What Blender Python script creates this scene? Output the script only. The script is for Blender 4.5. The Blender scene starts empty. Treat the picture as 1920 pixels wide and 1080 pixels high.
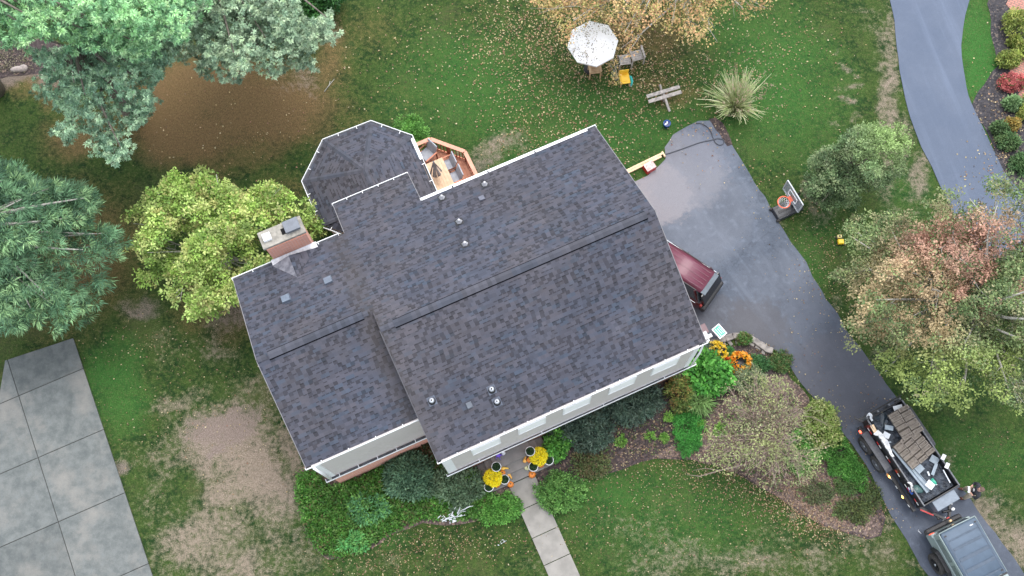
import bpy, math, random
import numpy as np
from mathutils import Vector, Matrix

C = bpy.context.scene.collection
SC = bpy.context.scene
PI = math.pi

# ------------------------------------------------------------------ camera
H = 40.0
F = 2000.0
_n = np.array([48.4825, 597.176, 2000.0]); _n /= np.linalg.norm(_n)
_x = np.array([1.0, 0, 0]) - _n * _n[0]; _x /= np.linalg.norm(_x)
_y = -np.cross(_n, _x)
_z = -_n
AX, AY, AZ = _x, _y, _z          # world axes seen from the camera frame (x right, y down, z forward)
cam_d = bpy.data.cameras.new('camera')
cam_d.sensor_width = 36.0
cam_d.lens = 36.0 * F / 1920.0
cam_d.clip_start = 0.5
cam_d.clip_end = 2000
cam = bpy.data.objects.new('camera', cam_d)
C.objects.link(cam)
right = Vector((AX[0], AY[0], AZ[0])); up = -Vector((AX[1], AY[1], AZ[1])); back = -Vector((AX[2], AY[2], AZ[2]))
cam.matrix_world = Matrix(((right.x, up.x, back.x, 0), (right.y, up.y, back.y, 0), (right.z, up.z, back.z, H), (0, 0, 0, 1)))
SC.camera = cam

# ------------------------------------------------------------------ light
SUN_EL, SUN_AZ = math.radians(72), math.radians(70)      # azimuth measured from +x, counter-clockwise
world = bpy.data.worlds.new('World'); SC.world = world
world.use_nodes = True
wn = world.node_tree
bg = wn.nodes['Background']
sky = wn.nodes.new('ShaderNodeTexSky'); sky.sky_type = 'NISHITA'; sky.sun_disc = False
sky.sun_elevation = SUN_EL; sky.sun_rotation = PI / 2 - SUN_AZ
sky.dust_density = 2.0; sky.air_density = 1.0
hs = wn.nodes.new('ShaderNodeHueSaturation'); hs.inputs['Saturation'].default_value = 0.35
wn.links.new(sky.outputs[0], hs.inputs['Color']); wn.links.new(hs.outputs[0], bg.inputs['Color'])
bg.inputs['Strength'].default_value = 0.15
sd = bpy.data.lights.new('sun', 'SUN'); sd.energy = 0.6; sd.angle = math.radians(35); sd.color = (1.0, 0.97, 0.93)
sun = bpy.data.objects.new('sun', sd); C.objects.link(sun)
sdir = Vector((math.cos(SUN_EL) * math.cos(SUN_AZ), math.cos(SUN_EL) * math.sin(SUN_AZ), math.sin(SUN_EL)))
sun.rotation_euler = sdir.to_track_quat('Z', 'Y').to_euler()
SC.view_settings.view_transform = 'Standard'; SC.view_settings.look = 'None'
SC.view_settings.exposure = 1.5; SC.view_settings.gamma = 1
SC.cycles.max_bounces = 5; SC.cycles.diffuse_bounces = 3; SC.cycles.transparent_max_bounces = 4

# ------------------------------------------------------------------ placing helpers
def P(px, py, z=0.0):
    d = np.array([px - 960, py - 540, F]); t = (H - z) / (d @ _n)
    return (float(d @ _x * t), float(d @ _y * t))
def P3(px, py, z=0.0):
    a = P(px, py, z); return np.array([a[0], a[1], z])
def proj(p):
    p = np.asarray(p, float)
    q = p[..., 0:1] * _x + p[..., 1:2] * _y + (H - p[..., 2:3]) * _n
    return np.stack([q[..., 0] / q[..., 2] * F + 960, q[..., 1] / q[..., 2] * F + 540], -1)
HR = math.radians(24.032)                       # heading of the house
ca, sa = math.cos(HR), math.sin(HR)
def W(u, v): return (ca * u + sa * v, sa * u - ca * v)
def UVp(px, py, z=0.0):
    x, y = P(px, py, z); return (ca * x + sa * y, sa * x - ca * y)

# ------------------------------------------------------------------ objects
def tag(o, label=None, cat=None, group=None, kind=None):
    if label: o['label'] = label
    if cat: o['category'] = cat
    if group: o['group'] = group
    if kind: o['kind'] = kind
    return o
def thing(name, label, cat, loc=(0, 0, 0), rotz=0, group=None):
    o = bpy.data.objects.new(name, None); C.objects.link(o)
    o.location = loc; o.rotation_euler = (0, 0, rotz); o.empty_display_size = .3
    return tag(o, label, cat, group)
def dup(root, loc=None, rotz=None, label=None, group=None):
    r = root.copy(); C.objects.link(r)
    if loc is not None: r.location = loc
    if rotz is not None: r.rotation_euler = (0, 0, rotz)
    if label: r['label'] = label
    if group: r['group'] = group
    for ch in [c for c in bpy.data.objects if c.parent == root]:
        c = ch.copy(); C.objects.link(c); c.parent = r
        for g in [x for x in bpy.data.objects if x.parent == ch]:
            d = g.copy(); C.objects.link(d); d.parent = c
    return r

class MB:
    """collects shapes in local coordinates and links them as one mesh object"""
    def __init__(s): s.v = []; s.f = []; s.uv = {}; s.sm = []
    def add(s, vs, fs, smooth=False, uvs=None):
        o = len(s.v); s.v += [tuple(map(float, p)) for p in vs]
        for i, f in enumerate(fs):
            if uvs: s.uv[len(s.f)] = uvs[i]
            s.f.append(tuple(o + k for k in f)); s.sm.append(smooth)
        return s
    def box(s, c, size, rz=0, ry=0, rx=0, taper=1.0):
        hx, hy, hz = size[0] / 2, size[1] / 2, size[2] / 2
        M = Matrix.Rotation(rz, 3, 'Z') @ Matrix.Rotation(ry, 3, 'Y') @ Matrix.Rotation(rx, 3, 'X')
        vs = []
        for k in (-1, 1):
            t = taper if k > 0 else 1
            for i, j in ((-1, -1), (1, -1), (1, 1), (-1, 1)):
                p = M @ Vector((i * hx * t, j * hy * t, k * hz)); vs.append((p.x + c[0], p.y + c[1], p.z + c[2]))
        return s.add(vs, [(3, 2, 1, 0), (4, 5, 6, 7), (0, 1, 5, 4), (1, 2, 6, 5), (2, 3, 7, 6), (3, 0, 4, 7)])
    def bar(s, a, b, w, h=None):
        """a rectangular bar from a to b"""
        h = h or w; a = Vector(a); b = Vector(b); d = (b - a).normalized()
        upv = Vector((0, 0, 1)) if abs(d.z) < .95 else Vector((1, 0, 0))
        sx = d.cross(upv).normalized(); sy = sx.cross(d).normalized()
        vs = []
        for p in (a, b):
            for i, j in ((-1, -1), (1, -1), (1, 1), (-1, 1)):
                q = p + sx * (i * w / 2) + sy * (j * h / 2); vs.append(q[:])
        return s.add(vs, [(3, 2, 1, 0), (4, 5, 6, 7), (0, 1, 5, 4), (1, 2, 6, 5), (2, 3, 7, 6), (3, 0, 4, 7)])
    def tube(s, pts, rad, n=8, cap=True):
        pts = [Vector(p) for p in pts]
        if not hasattr(rad, '__len__'): rad = [rad] * len(pts)
        vs = []; fs = []; prev = None
        for i, p in enumerate(pts):
            d = (pts[min(i + 1, len(pts) - 1)] - pts[max(i - 1, 0)])
            d = d.normalized() if d.length > 1e-9 else Vector((0, 0, 1))
            if prev is None:
                upv = Vector((0, 0, 1)) if abs(d.z) < .9 else Vector((1, 0, 0)); sx = d.cross(upv).normalized()
            else:
                sx = (prev - d * prev.dot(d)); sx = sx.normalized() if sx.length > 1e-6 else d.orthogonal().normalized()
            prev = sx; sy = d.cross(sx)
            for k in range(n):
                a = 2 * PI * k / n; q = p + (sx * math.cos(a) + sy * math.sin(a)) * rad[i]; vs.append(q[:])
        for i in range(len(pts) - 1):
            for k in range(n):
                fs.append((i * n + k, i * n + (k + 1) % n, (i + 1) * n + (k + 1) % n, (i + 1) * n + k))
        if cap: fs.append(tuple(range(n))[::-1]); fs.append(tuple((len(pts) - 1) * n + k for k in range(n)))
        return s.add(vs, fs, True)
    def lathe(s, c, prof, n=20, axis='Z', sx=1, sy=1, cap=True):
        vs = []; fs = []
        for r, z in prof:
            for k in range(n):
                a = 2 * PI * k / n; x, y = r * math.cos(a) * sx, r * math.sin(a) * sy
                if axis == 'Z': q = (x, y, z)
                elif axis == 'Y': q = (x, z, y)
                else: q = (z, x, y)
                vs.append((q[0] + c[0], q[1] + c[1], q[2] + c[2]))
        for i in range(len(prof) - 1):
            for k in range(n):
                fs.append((i * n + k, i * n + (k + 1) % n, (i + 1) * n + (k + 1) % n, (i + 1) * n + k))
        if cap: fs.append(tuple(range(n))[::-1]); fs.append(tuple((len(prof) - 1) * n + k for k in range(n)))
        return s.add(vs, fs, True)
    def ell(s, c, r, n=14, m=8, wob=0, seed=0):
        rr = random.Random(seed); vs = []; fs = []
        for i in range(m + 1):
            t = PI * i / m
            for k in range(n):
                a = 2 * PI * k / n; w = 1 + wob * (rr.random() - .5)
                vs.append((c[0] + r[0] * math.sin(t) * math.cos(a) * w, c[1] + r[1] * math.sin(t) * math.sin(a) * w, c[2] - r[2] * math.cos(t) * w))
        for i in range(m):
            for k in range(n):
                fs.append((i * n + k, i * n + (k + 1) % n, (i + 1) * n + (k + 1) % n, (i + 1) * n + k))
        return s.add(vs, fs, True)
    def prism(s, poly, z0, z1):
        n = len(poly); a = sum(poly[i][0] * poly[(i + 1) % n][1] - poly[(i + 1) % n][0] * poly[i][1] for i in range(n))
        if a < 0: poly = poly[::-1]
        vs = [(p[0], p[1], z0) for p in poly] + [(p[0], p[1], z1) for p in poly]
        fs = [tuple(range(n))[::-1], tuple(range(n, 2 * n))] + [(i, (i + 1) % n, n + (i + 1) % n, n + i) for i in range(n)]
        return s.add(vs, fs)
    def extr(s, poly, y0, y1):
        """profile in (x, z) extruded along y"""
        n = len(poly)
        vs = [(p[0], y0, p[1]) for p in poly] + [(p[0], y1, p[1]) for p in poly]
        fs = [tuple(range(n)), tuple(range(n, 2 * n))[::-1]] + [(i, n + i, n + (i + 1) % n, (i + 1) % n) for i in range(n)]
        return s.add(vs, fs)
    def sheet(s, pts, uvs=None, thick=0):
        n = len(pts)
        s.add(pts, [tuple(range(n))], uvs=[uvs] if uvs else None)
        return s
    def build(s, name, m, parent=None, bevel=0, kind=None, smooth_angle=None):
        me = bpy.data.meshes.new(name); me.from_pydata(s.v, [], s.f); me.validate(); me.update()
        if s.uv:
            ul = me.uv_layers.new(name='UVMap')
            for p in me.polygons:
                u = s.uv.get(p.index)
                if u:
                    for k, li in enumerate(p.loop_indices): ul.data[li].uv = u[k]
        if any(s.sm): me.polygons.foreach_set('use_smooth', s.sm[:len(me.polygons)] if len(s.sm) == len(me.polygons) else [True] * len(me.polygons))
        for mm in (m if isinstance(m, (list, tuple)) else [m]): me.materials.append(mm)
        o = bpy.data.objects.new(name, me); C.objects.link(o)
        if parent is not None: o.parent = parent
        if bevel:
            b = o.modifiers.new('bevel', 'BEVEL'); b.width = bevel; b.segments = 2; b.limit_method = 'ANGLE'; b.angle_limit = math.radians(40)
        if kind: o['kind'] = kind
        return o

# ------------------------------------------------------------------ materials
def nt(name):
    m = bpy.data.materials.new(name); m.use_nodes = True
    t = m.node_tree; b = t.nodes['Principled BSDF']; return m, t, b
def node(t, kind, **kw):
    n = t.nodes.new(kind)
    for k, v in kw.items():
        if k.startswith('i_'):
            key = k[2:]
            n.inputs[int(key) if key.isdigit() else key].default_value = v
        else: setattr(n, k, v)
    return n
def mathn(t, op, a, b=None, c=None):
    n = t.nodes.new('ShaderNodeMath'); n.operation = op
    for i, x in enumerate((a, b, c)):
        if x is None: continue
        if isinstance(x, (int, float)): n.inputs[i].default_value = x
        else: t.links.new(x, n.inputs[i])
    return n.outputs[0]
def mixc(t, fac, a, b, mode='MIX'):
    n = t.nodes.new('ShaderNodeMix'); n.data_type = 'RGBA'; n.blend_type = mode
    for sock, x in ((n.inputs[0], fac), (n.inputs[6], a), (n.inputs[7], b)):
        if isinstance(x, (int, float)): sock.default_value = x
        elif isinstance(x, tuple): sock.default_value = (*x[:3], 1)
        else: t.links.new(x, sock)
    return n.outputs[2]
def sstep(t, x, lo, hi):
    n = t.nodes.new('ShaderNodeMapRange'); n.interpolation_type = 'SMOOTHSTEP'
    n.inputs[1].default_value = lo; n.inputs[2].default_value = hi; t.links.new(x, n.inputs[0]); return n.outputs[0]
def noise(t, vec, scale, detail=3, rough=.55, dim='3D'):
    n = t.nodes.new('ShaderNodeTexNoise'); n.inputs['Scale'].default_value = scale
    n.inputs['Detail'].default_value = detail; n.inputs['Roughness'].default_value = rough
    if vec is not None: t.links.new(vec, n.inputs['Vector'])
    return n.outputs[0]
def bump(t, b, h, strength=.3, dist=.02):
    n = t.nodes.new('ShaderNodeBump'); n.inputs['Strength'].default_value = strength; n.inputs['Distance'].default_value = dist
    t.links.new(h, n.inputs['Height']); t.links.new(n.outputs[0], b.inputs['Normal'])
def mat(name, c, rough=.6, metal=0, var=.15, scale=6, spec=.5, c2=None, emit=None, es=0, bmp=0, alpha=None, coat=0):
    m, t, b = nt(name)
    g = t.nodes.new('ShaderNodeTexCoord'); n = noise(t, g.outputs['Object'], scale, 4)
    f = sstep(t, n, .3, .7)
    lo = c2 or tuple(x * (1 - var) for x in c); hi = c if c2 else tuple(min(1, x * (1 + var * .5)) for x in c)
    t.links.new(mixc(t, f, lo, hi), b.inputs['Base Color'])
    b.inputs['Roughness'].default_value = rough; b.inputs['Metallic'].default_value = metal
    b.inputs['Specular IOR Level'].default_value = spec; b.inputs['Coat Weight'].default_value = coat
    if emit: b.inputs['Emission Color'].default_value = (*emit, 1); b.inputs['Emission Strength'].default_value = es
    if bmp: bump(t, b, noise(t, g.outputs['Object'], scale * 6, 3), bmp, .01)
    return m

def foliage_mat(name, rough=.55, trans=.25):
    m, t, b = nt(name)
    a = node(t, 'ShaderNodeAttribute', attribute_name='lc')
    t.links.new(a.outputs['Color'], b.inputs['Base Color']); b.inputs['Roughness'].default_value = rough
    b.inputs['Specular IOR Level'].default_value = .3
    tr = t.nodes.new('ShaderNodeBsdfTranslucent'); t.links.new(a.outputs['Color'], tr.inputs['Color'])
    mx = t.nodes.new('ShaderNodeMixShader'); mx.inputs[0].default_value = trans
    t.links.new(b.outputs[0], mx.inputs[1]); t.links.new(tr.outputs[0], mx.inputs[2])
    t.links.new(mx.outputs[0], t.nodes['Material Output'].inputs['Surface'])
    return m
LEAF = foliage_mat('leaf'); NEEDLE = foliage_mat('needle', .6, .15); PETAL = foliage_mat('petal', .6, .3)
BARK = mat('bark', (.20, .17, .14), .9, var=.4, scale=12)
BARKP = mat('pale_bark', (.42, .40, .35), .9, var=.35, scale=10)

def shingle_mat():
    m, t, b = nt('roof_shingles')
    uv = t.nodes.new('ShaderNodeTexCoord').outputs['UV']
    sx = t.nodes.new('ShaderNodeSeparateXYZ'); t.links.new(uv, sx.inputs[0])
    U, V = sx.outputs[0], sx.outputs[1]
    row = mathn(t, 'FLOOR', mathn(t, 'DIVIDE', V, .125)); fv = mathn(t, 'FRACT', mathn(t, 'DIVIDE', V, .125))
    def wn(x, y):
        w = t.nodes.new('ShaderNodeTexWhiteNoise'); w.noise_dimensions = '2D'
        cc = t.nodes.new('ShaderNodeCombineXYZ')
        for i, q in enumerate((x, y)):
            if isinstance(q, (int, float)): cc.inputs[i].default_value = q
            else: t.links.new(q, cc.inputs[i])
        t.links.new(cc.outputs[0], w.inputs[0]); return w.outputs[0]
    off = mathn(t, 'MULTIPLY', wn(row, 3.0), 9.0)
    cu = mathn(t, 'ADD', mathn(t, 'DIVIDE', U, .145), off)
    cell = mathn(t, 'FLOOR', cu)
    r1 = wn(cell, row)
    par = mathn(t, 'GREATER_THAN', mathn(t, 'FRACT', mathn(t, 'MULTIPLY', cell, .5)), .25)
    rec = mathn(t, 'MULTIPLY', mathn(t, 'LESS_THAN', r1, .50), par); tab = mathn(t, 'SUBTRACT', 1.0, rec)
    # neighbouring tabs pair up into one wider shake
    cell2 = mathn(t, 'FLOOR', mathn(t, 'MULTIPLY', cu, .5))
    tone = mathn(t, 'ADD', mathn(t, 'MULTIPLY', wn(cell2, mathn(t, 'ADD', row, 40.0)), .35), mathn(t, 'MULTIPLY', wn(cell, mathn(t, 'ADD', row, 90.0)), .65))
    strip = wn(mathn(t, 'FLOOR', mathn(t, 'MULTIPLY', cu, .17)), mathn(t, 'ADD', row, 7.0))
    hue = mixc(t, strip, (.050, .056, .077), (.060, .059, .074))
    hue = mixc(t, mathn(t, 'GREATER_THAN', wn(cell2, mathn(t, 'ADD', row, 170.0)), .90), hue, (.046, .058, .082))
    g = t.nodes.new('ShaderNodeTexCoord')
    big = noise(t, g.outputs['Object'], .45, 3)
    amp = mathn(t, 'MULTIPLY_ADD', tone, .40, .80)
    amp = mathn(t, 'MULTIPLY', amp, mathn(t, 'MULTIPLY_ADD', tab, .42, .66))
    amp = mathn(t, 'MULTIPLY', amp, mathn(t, 'MULTIPLY_ADD', big, .6, .73))
    wm = sstep(t, noise(t, g.outputs['Object'], .28, 4, .65), .42, .62)
    hue = mixc(t, mathn(t, 'MULTIPLY', wm, .5), hue, (.074, .066, .070))
    grain = noise(t, g.outputs['Object'], 55, 2)
    amp = mathn(t, 'MULTIPLY', amp, mathn(t, 'MULTIPLY_ADD', grain, .5, .75))
    # dark printed band at the head of the recessed tabs
    band = mathn(t, 'MULTIPLY', mathn(t, 'MULTIPLY', mathn(t, 'GREATER_THAN', fv, .70), mathn(t, 'LESS_THAN', mathn(t, 'FRACT', cu), .82)), mathn(t, 'GREATER_THAN', wn(cell, mathn(t, 'ADD', row, 33.0)), .58))
    amp = mathn(t, 'MULTIPLY', amp, mathn(t, 'MULTIPLY_ADD', band, -.50, 1.0))
    n = t.nodes.new('ShaderNodeVectorMath'); n.operation = 'SCALE'; t.links.new(hue, n.inputs[0]); t.links.new(amp, n.inputs['Scale'])
    # limescale-like dusty film left near the eaves
    d = sstep(t, mathn(t, 'MULTIPLY', noise(t, g.outputs['Object'], .9, 5), 1.0), .60, .80)
    col = mixc(t, mathn(t, 'MULTIPLY', d, .16), n.outputs[0], (.20, .20, .22))
    col = mixc(t, mathn(t, 'MULTIPLY', mathn(t, 'SUBTRACT', 1.0, sstep(t, mathn(t, 'ADD', mathn(t, 'ABSOLUTE', mathn(t, 'ADD', U, 1.25)), mathn(t, 'MULTIPLY', grain, .15)), .12, .75)), .28), col, (.070, .058, .048))
    t.links.new(col, b.inputs['Base Color']); b.inputs['Roughness'].default_value = .85
    b.inputs['Specular IOR Level'].default_value = .35
    bump(t, b, tab, .45, .006)
    return m
SHINGLE = shingle_mat()

def brick_mat(name, c1, c2, mortar, scale=1.0, bw=.2, rh=.067, ms=.008):
    m, t, b = nt(name)
    uv = t.nodes.new('ShaderNodeTexCoord').outputs['UV']
    n = t.nodes.new('ShaderNodeTexBrick'); t.links.new(uv, n.inputs['Vector'])
    n.inputs['Color1'].default_value = (*c1, 1); n.inputs['Color2'].default_value = (*c2, 1); n.inputs['Mortar'].default_value = (*mortar, 1)
    n.inputs['Scale'].default_value = scale; n.inputs['Brick Width'].default_value = bw; n.inputs['Row Height'].default_value = rh
    n.inputs['Mortar Size'].default_value = ms; n.inputs['Bias'].default_value = 0
    g = noise(t, uv, 9, 4)
    t.links.new(mixc(t, mathn(t, 'MULTIPLY', g, .5), n.outputs[0], (.62, .40, .32)), b.inputs['Base Color'])
    b.inputs['Roughness'].default_value = .9; bump(t, b, mathn(t, 'SUBTRACT', 1.0, n.outputs['Fac']), .5, .01)
    return m
BRICK = brick_mat('red_brick', (.78, .29, .18), (.60, .21, .135), (.66, .54, .47))
PAVER = brick_mat('brick_paving', (.50, .17, .12), (.34, .12, .09), (.10, .07, .06), bw=.21, rh=.105, ms=.018)

def siding_mat():
    m, t, b = nt('vinyl_siding')
    g = t.nodes.new('ShaderNodeTexCoord'); s = t.nodes.new('ShaderNodeSeparateXYZ'); t.links.new(g.outputs['Object'], s.inputs[0])
    f = mathn(t, 'FRACT', mathn(t, 'DIVIDE', s.outputs[2], .11))
    n = noise(t, g.outputs['Object'], 14, 4); n2 = noise(t, g.outputs['Object'], 1.6, 4)
    c = mixc(t, n, (.60, .55, .53), (.72, .67, .66)); c = mixc(t, mathn(t, 'MULTIPLY', sstep(t, n2, .4, .75), .3), c, (.58, .55, .53))
    t.links.new(c, b.inputs['Base Color']); b.inputs['Roughness'].default_value = .6; bump(t, b, f, .8, .014)
    return m
SIDING = siding_mat()
WHITE = mat('white_trim', (.86, .87, .88), .45, var=.06)
WHITED = mat('weathered_white', (.72, .72, .72), .6, var=.25, scale=9)
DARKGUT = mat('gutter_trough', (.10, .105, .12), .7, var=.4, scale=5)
GLASS = mat('window_glass', (.05, .06, .07), .08, spec=.8)
BLIND = mat('window_blind', (.96, .96, .96), .6, var=.03)
CONC = mat('concrete', (.36, .35, .33), .9, var=.22, scale=3, bmp=.3)
CONCL = mat('pale_concrete', (.31, .29, .25), .9, var=.3, scale=7, bmp=.4)
STONE = mat('stone', (.33, .30, .27), .9, c2=(.16, .145, .14), scale=5, bmp=.6)
CEDAR = mat('red_stained_wood', (.55, .22, .13), .7, var=.3, scale=3)
CEDARD = mat('red_stained_wood_dark', (.33, .12, .07), .75, var=.3, scale=3)
BLACK = mat('black_plastic', (.022, .022, .025), .5, var=.3)
RUBBER = mat('rubber', (.050, .046, .044), .85, var=.4, scale=20)
STEEL = mat('galvanised_steel', (.42, .44, .47), .45, .6, var=.2)
GREYP = mat('grey_metal_paint', (.14, .155, .18), .5, var=.15)
WOODW = mat('weathered_wood', (.50, .46, .42), .85, c2=(.28, .25, .23), scale=9, bmp=.4)
WOODT = mat('tan_wood', (.58, .40, .24), .7, c2=(.42, .27, .15), scale=6)
PINEW = mat('fresh_pine', (.80, .58, .36), .7, var=.15, scale=4)
LEAD = mat('lead_flashing', (.60, .60, .62), .5, .3, var=.25, scale=8)

# ------------------------------------------------------------------ ground
def vnoise(x, y, seed):
    rs = np.random.RandomState(seed); T = rs.rand(256, 256)
    xi = np.floor(x).astype(int); yi = np.floor(y).astype(int); fx = x - xi; fy = y - yi
    fx = fx * fx * (3 - 2 * fx); fy = fy * fy * (3 - 2 * fy)
    g = lambda i, j: T[i % 256, j % 256]
    return (g(xi, yi) * (1 - fx) + g(xi + 1, yi) * fx) * (1 - fy) + (g(xi, yi + 1) * (1 - fx) + g(xi + 1, yi + 1) * fx) * fy
def fbm(x, y, sc, seed, o=4):
    r = 0; a = 1; tot = 0
    for k in range(o):
        r = r + a * vnoise(x * sc * 2 ** k + 31.7 * k, y * sc * 2 ** k + 17.3 * k, seed + k); tot += a; a *= .55
    return r / tot
def blobs(X, Y, lst):
    m = np.zeros_like(X)
    for px, py, rx, ry, rot, s in lst:
        cx, cy = P(px, py); a = math.radians(rot); dx, dy = X - cx, Y - cy
        u = (dx * math.cos(a) + dy * math.sin(a)) / (rx / 47); v = (-dx * math.sin(a) + dy * math.cos(a)) / (ry / 47)
        m = np.maximum(m, s * np.clip(1.35 - np.sqrt(u * u + v * v), 0, 1) ** .8)
    return m
TAN = [(430, 820, 95, 75, 20, 1.1), (480, 880, 110, 60, -60, 1.1), (440, 930, 60, 55, 0, 1.0), (560, 880, 26, 100, 15, .8), (330, 760, 70, 30, 30, .6),
       (310, 870, 40, 80, 0, .5), (520, 1010, 40, 70, 10, .6), (380, 1010, 110, 70, 20, .8), (450, 1060, 100, 40, 0, .8), (460, 740, 50, 50, 0, .6), (510, 800, 40, 100, 15, .6), (300, 1040, 60, 30, 0, .45),
       (400, 650, 60, 60, 0, .5), (240, 870, 35, 25, 0, .5), (330, 640, 70, 50, 0, .35), (250, 570, 30, 30, 0, .5), (450, 600, 60, 40, 0, .45), (300, 950, 40, 60, 0, .4), (160, 770, 20, 40, 0, .3),
       (580, 1040, 80, 30, 20, .5), (700, 1070, 100, 25, 0, .35), (930, 270, 55, 40, 30, .8), (880, 300, 45, 25, 30, .7),
       (1585, 125, 14, 10, 0, .8), (1590, 155, 18, 10, 20, .85), (1575, 180, 16, 9, 0, .8), (1560, 95, 12, 8, 0, .6), (1600, 205, 20, 12, 0, .6), (1560, 225, 20, 10, 0, .5), (1510, 300, 24, 16, 0, .5),
       (1510, 345, 26, 22, 0, .7), (1515, 380, 20, 20, 0, .7), (1450, 130, 40, 40, 0, .2), (1620, 20, 50, 16, 0, .45), (1670, 200, 26, 260, -5, .75), (1650, 60, 30, 60, 0, .55),
       (1730, 320, 22, 90, -18, .7), (1700, 260, 22, 70, -14, .7), (1280, 110, 40, 20, 0, .2), (1440, 1000, 60, 30, 0, .35), (1520, 1050, 110, 30, 20, .5), (1640, 1040, 40, 50, -40, .6), (1480, 955, 16, 16, 0, .8),
       (1860, 960, 50, 40, 0, .75), (1900, 1010, 40, 60, 0, .8), (1830, 945, 20, 12, 0, .5), (1250, 1040, 110, 50, 0, .55), (1195, 1000, 60, 40, 0, .45), (1400, 1050, 120, 40, 0, .55), (1010, 1060, 40, 30, 0, .3), (1440, 430, 20, 70, -30, .6), (1550, 590, 12, 90, -30, .4), (1540, 390, 60, 40, 0, .4),
       (1620, 700, 15, 120, -35, .45), (1780, 880, 20, 60, -35, .6), (1740, 1075, 80, 12, 0, .5), (1590, 1000, 70, 26, -25, .5), (1665, 985, 20, 40, -30, .6), (1800, 330, 20, 40, 0, .5), (610, 60, 60, 40, 0, .5), (560, 150, 60, 50, 0, .5)]
NEED = [(380, 160, 180, 90, 10, 1.0), (350, 250, 120, 70, 0, 1.0), (480, 210, 170, 100, 20, 1.0), (470, 290, 120, 50, 30, .6), (620, 110, 60, 110, 0, .65), (590, 230, 60, 60, 0, .5), (320, 200, 90, 80, 0, 1.1), (700, 60, 70, 60, 0, .35),
        (170, 250, 100, 60, 0, .7), (90, 160, 80, 50, 0, .7), (100, 480, 180, 150, 0, .8), (540, 350, 60, 40, 0, .4), (650, 230, 60, 70, 0, .35), (400, 560, 100, 60, 0, .6), (440, 600, 60, 50, 0, .5), (1230, 145, 60, 26, 10, .45), (1190, 60, 140, 60, 0, .55), (1260, 175, 50, 30, 0, .5), (760, 190, 60, 40, 0, .2)]
SOIL = [(420, 800, 80, 42, 25, .95), (450, 775, 60, 30, 10, .8), (420, 845, 26, 10, 10, 1.3), (235, 880, 22, 24, 0, .9), (60, 120, 110, 55, 0, 1.2), (1560, 1050, 30, 20, 0, .2), (260, 570, 40, 26, 0, .8), (1525, 360, 22, 14, 0, .9), (1910, 60, 60, 60, 0, .5), (900, 310, 60, 20, 30, .7), (570, 1005, 24, 40, 0, .6), (430, 590, 70, 40, 0, .7), (600, 960, 30, 90, 0, .3)]
LUSH = [(900, 160, 160, 120, 0, .8), (1120, 260, 220, 90, 20, .9), (1440, 150, 130, 160, 0, .9), (1100, 190, 160, 60, 0, .8), (200, 700, 60, 60, 0, 1), (230, 760, 50, 60, 0, .9), (1250, 960, 200, 80, 0, .5), (1150, 920, 90, 40, 0, .8), (1830, 120, 40, 160, 0, 1.3), (1340, 350, 60, 160, 30, .5), (1500, 500, 40, 150, -30, .6), (1820, 860, 120, 60, 0, .6), (700, 1010, 60, 30, 0, .6), (1700, 350, 60, 60, 0, .4), (1180, 1050, 80, 30, 0, .2)]

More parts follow.
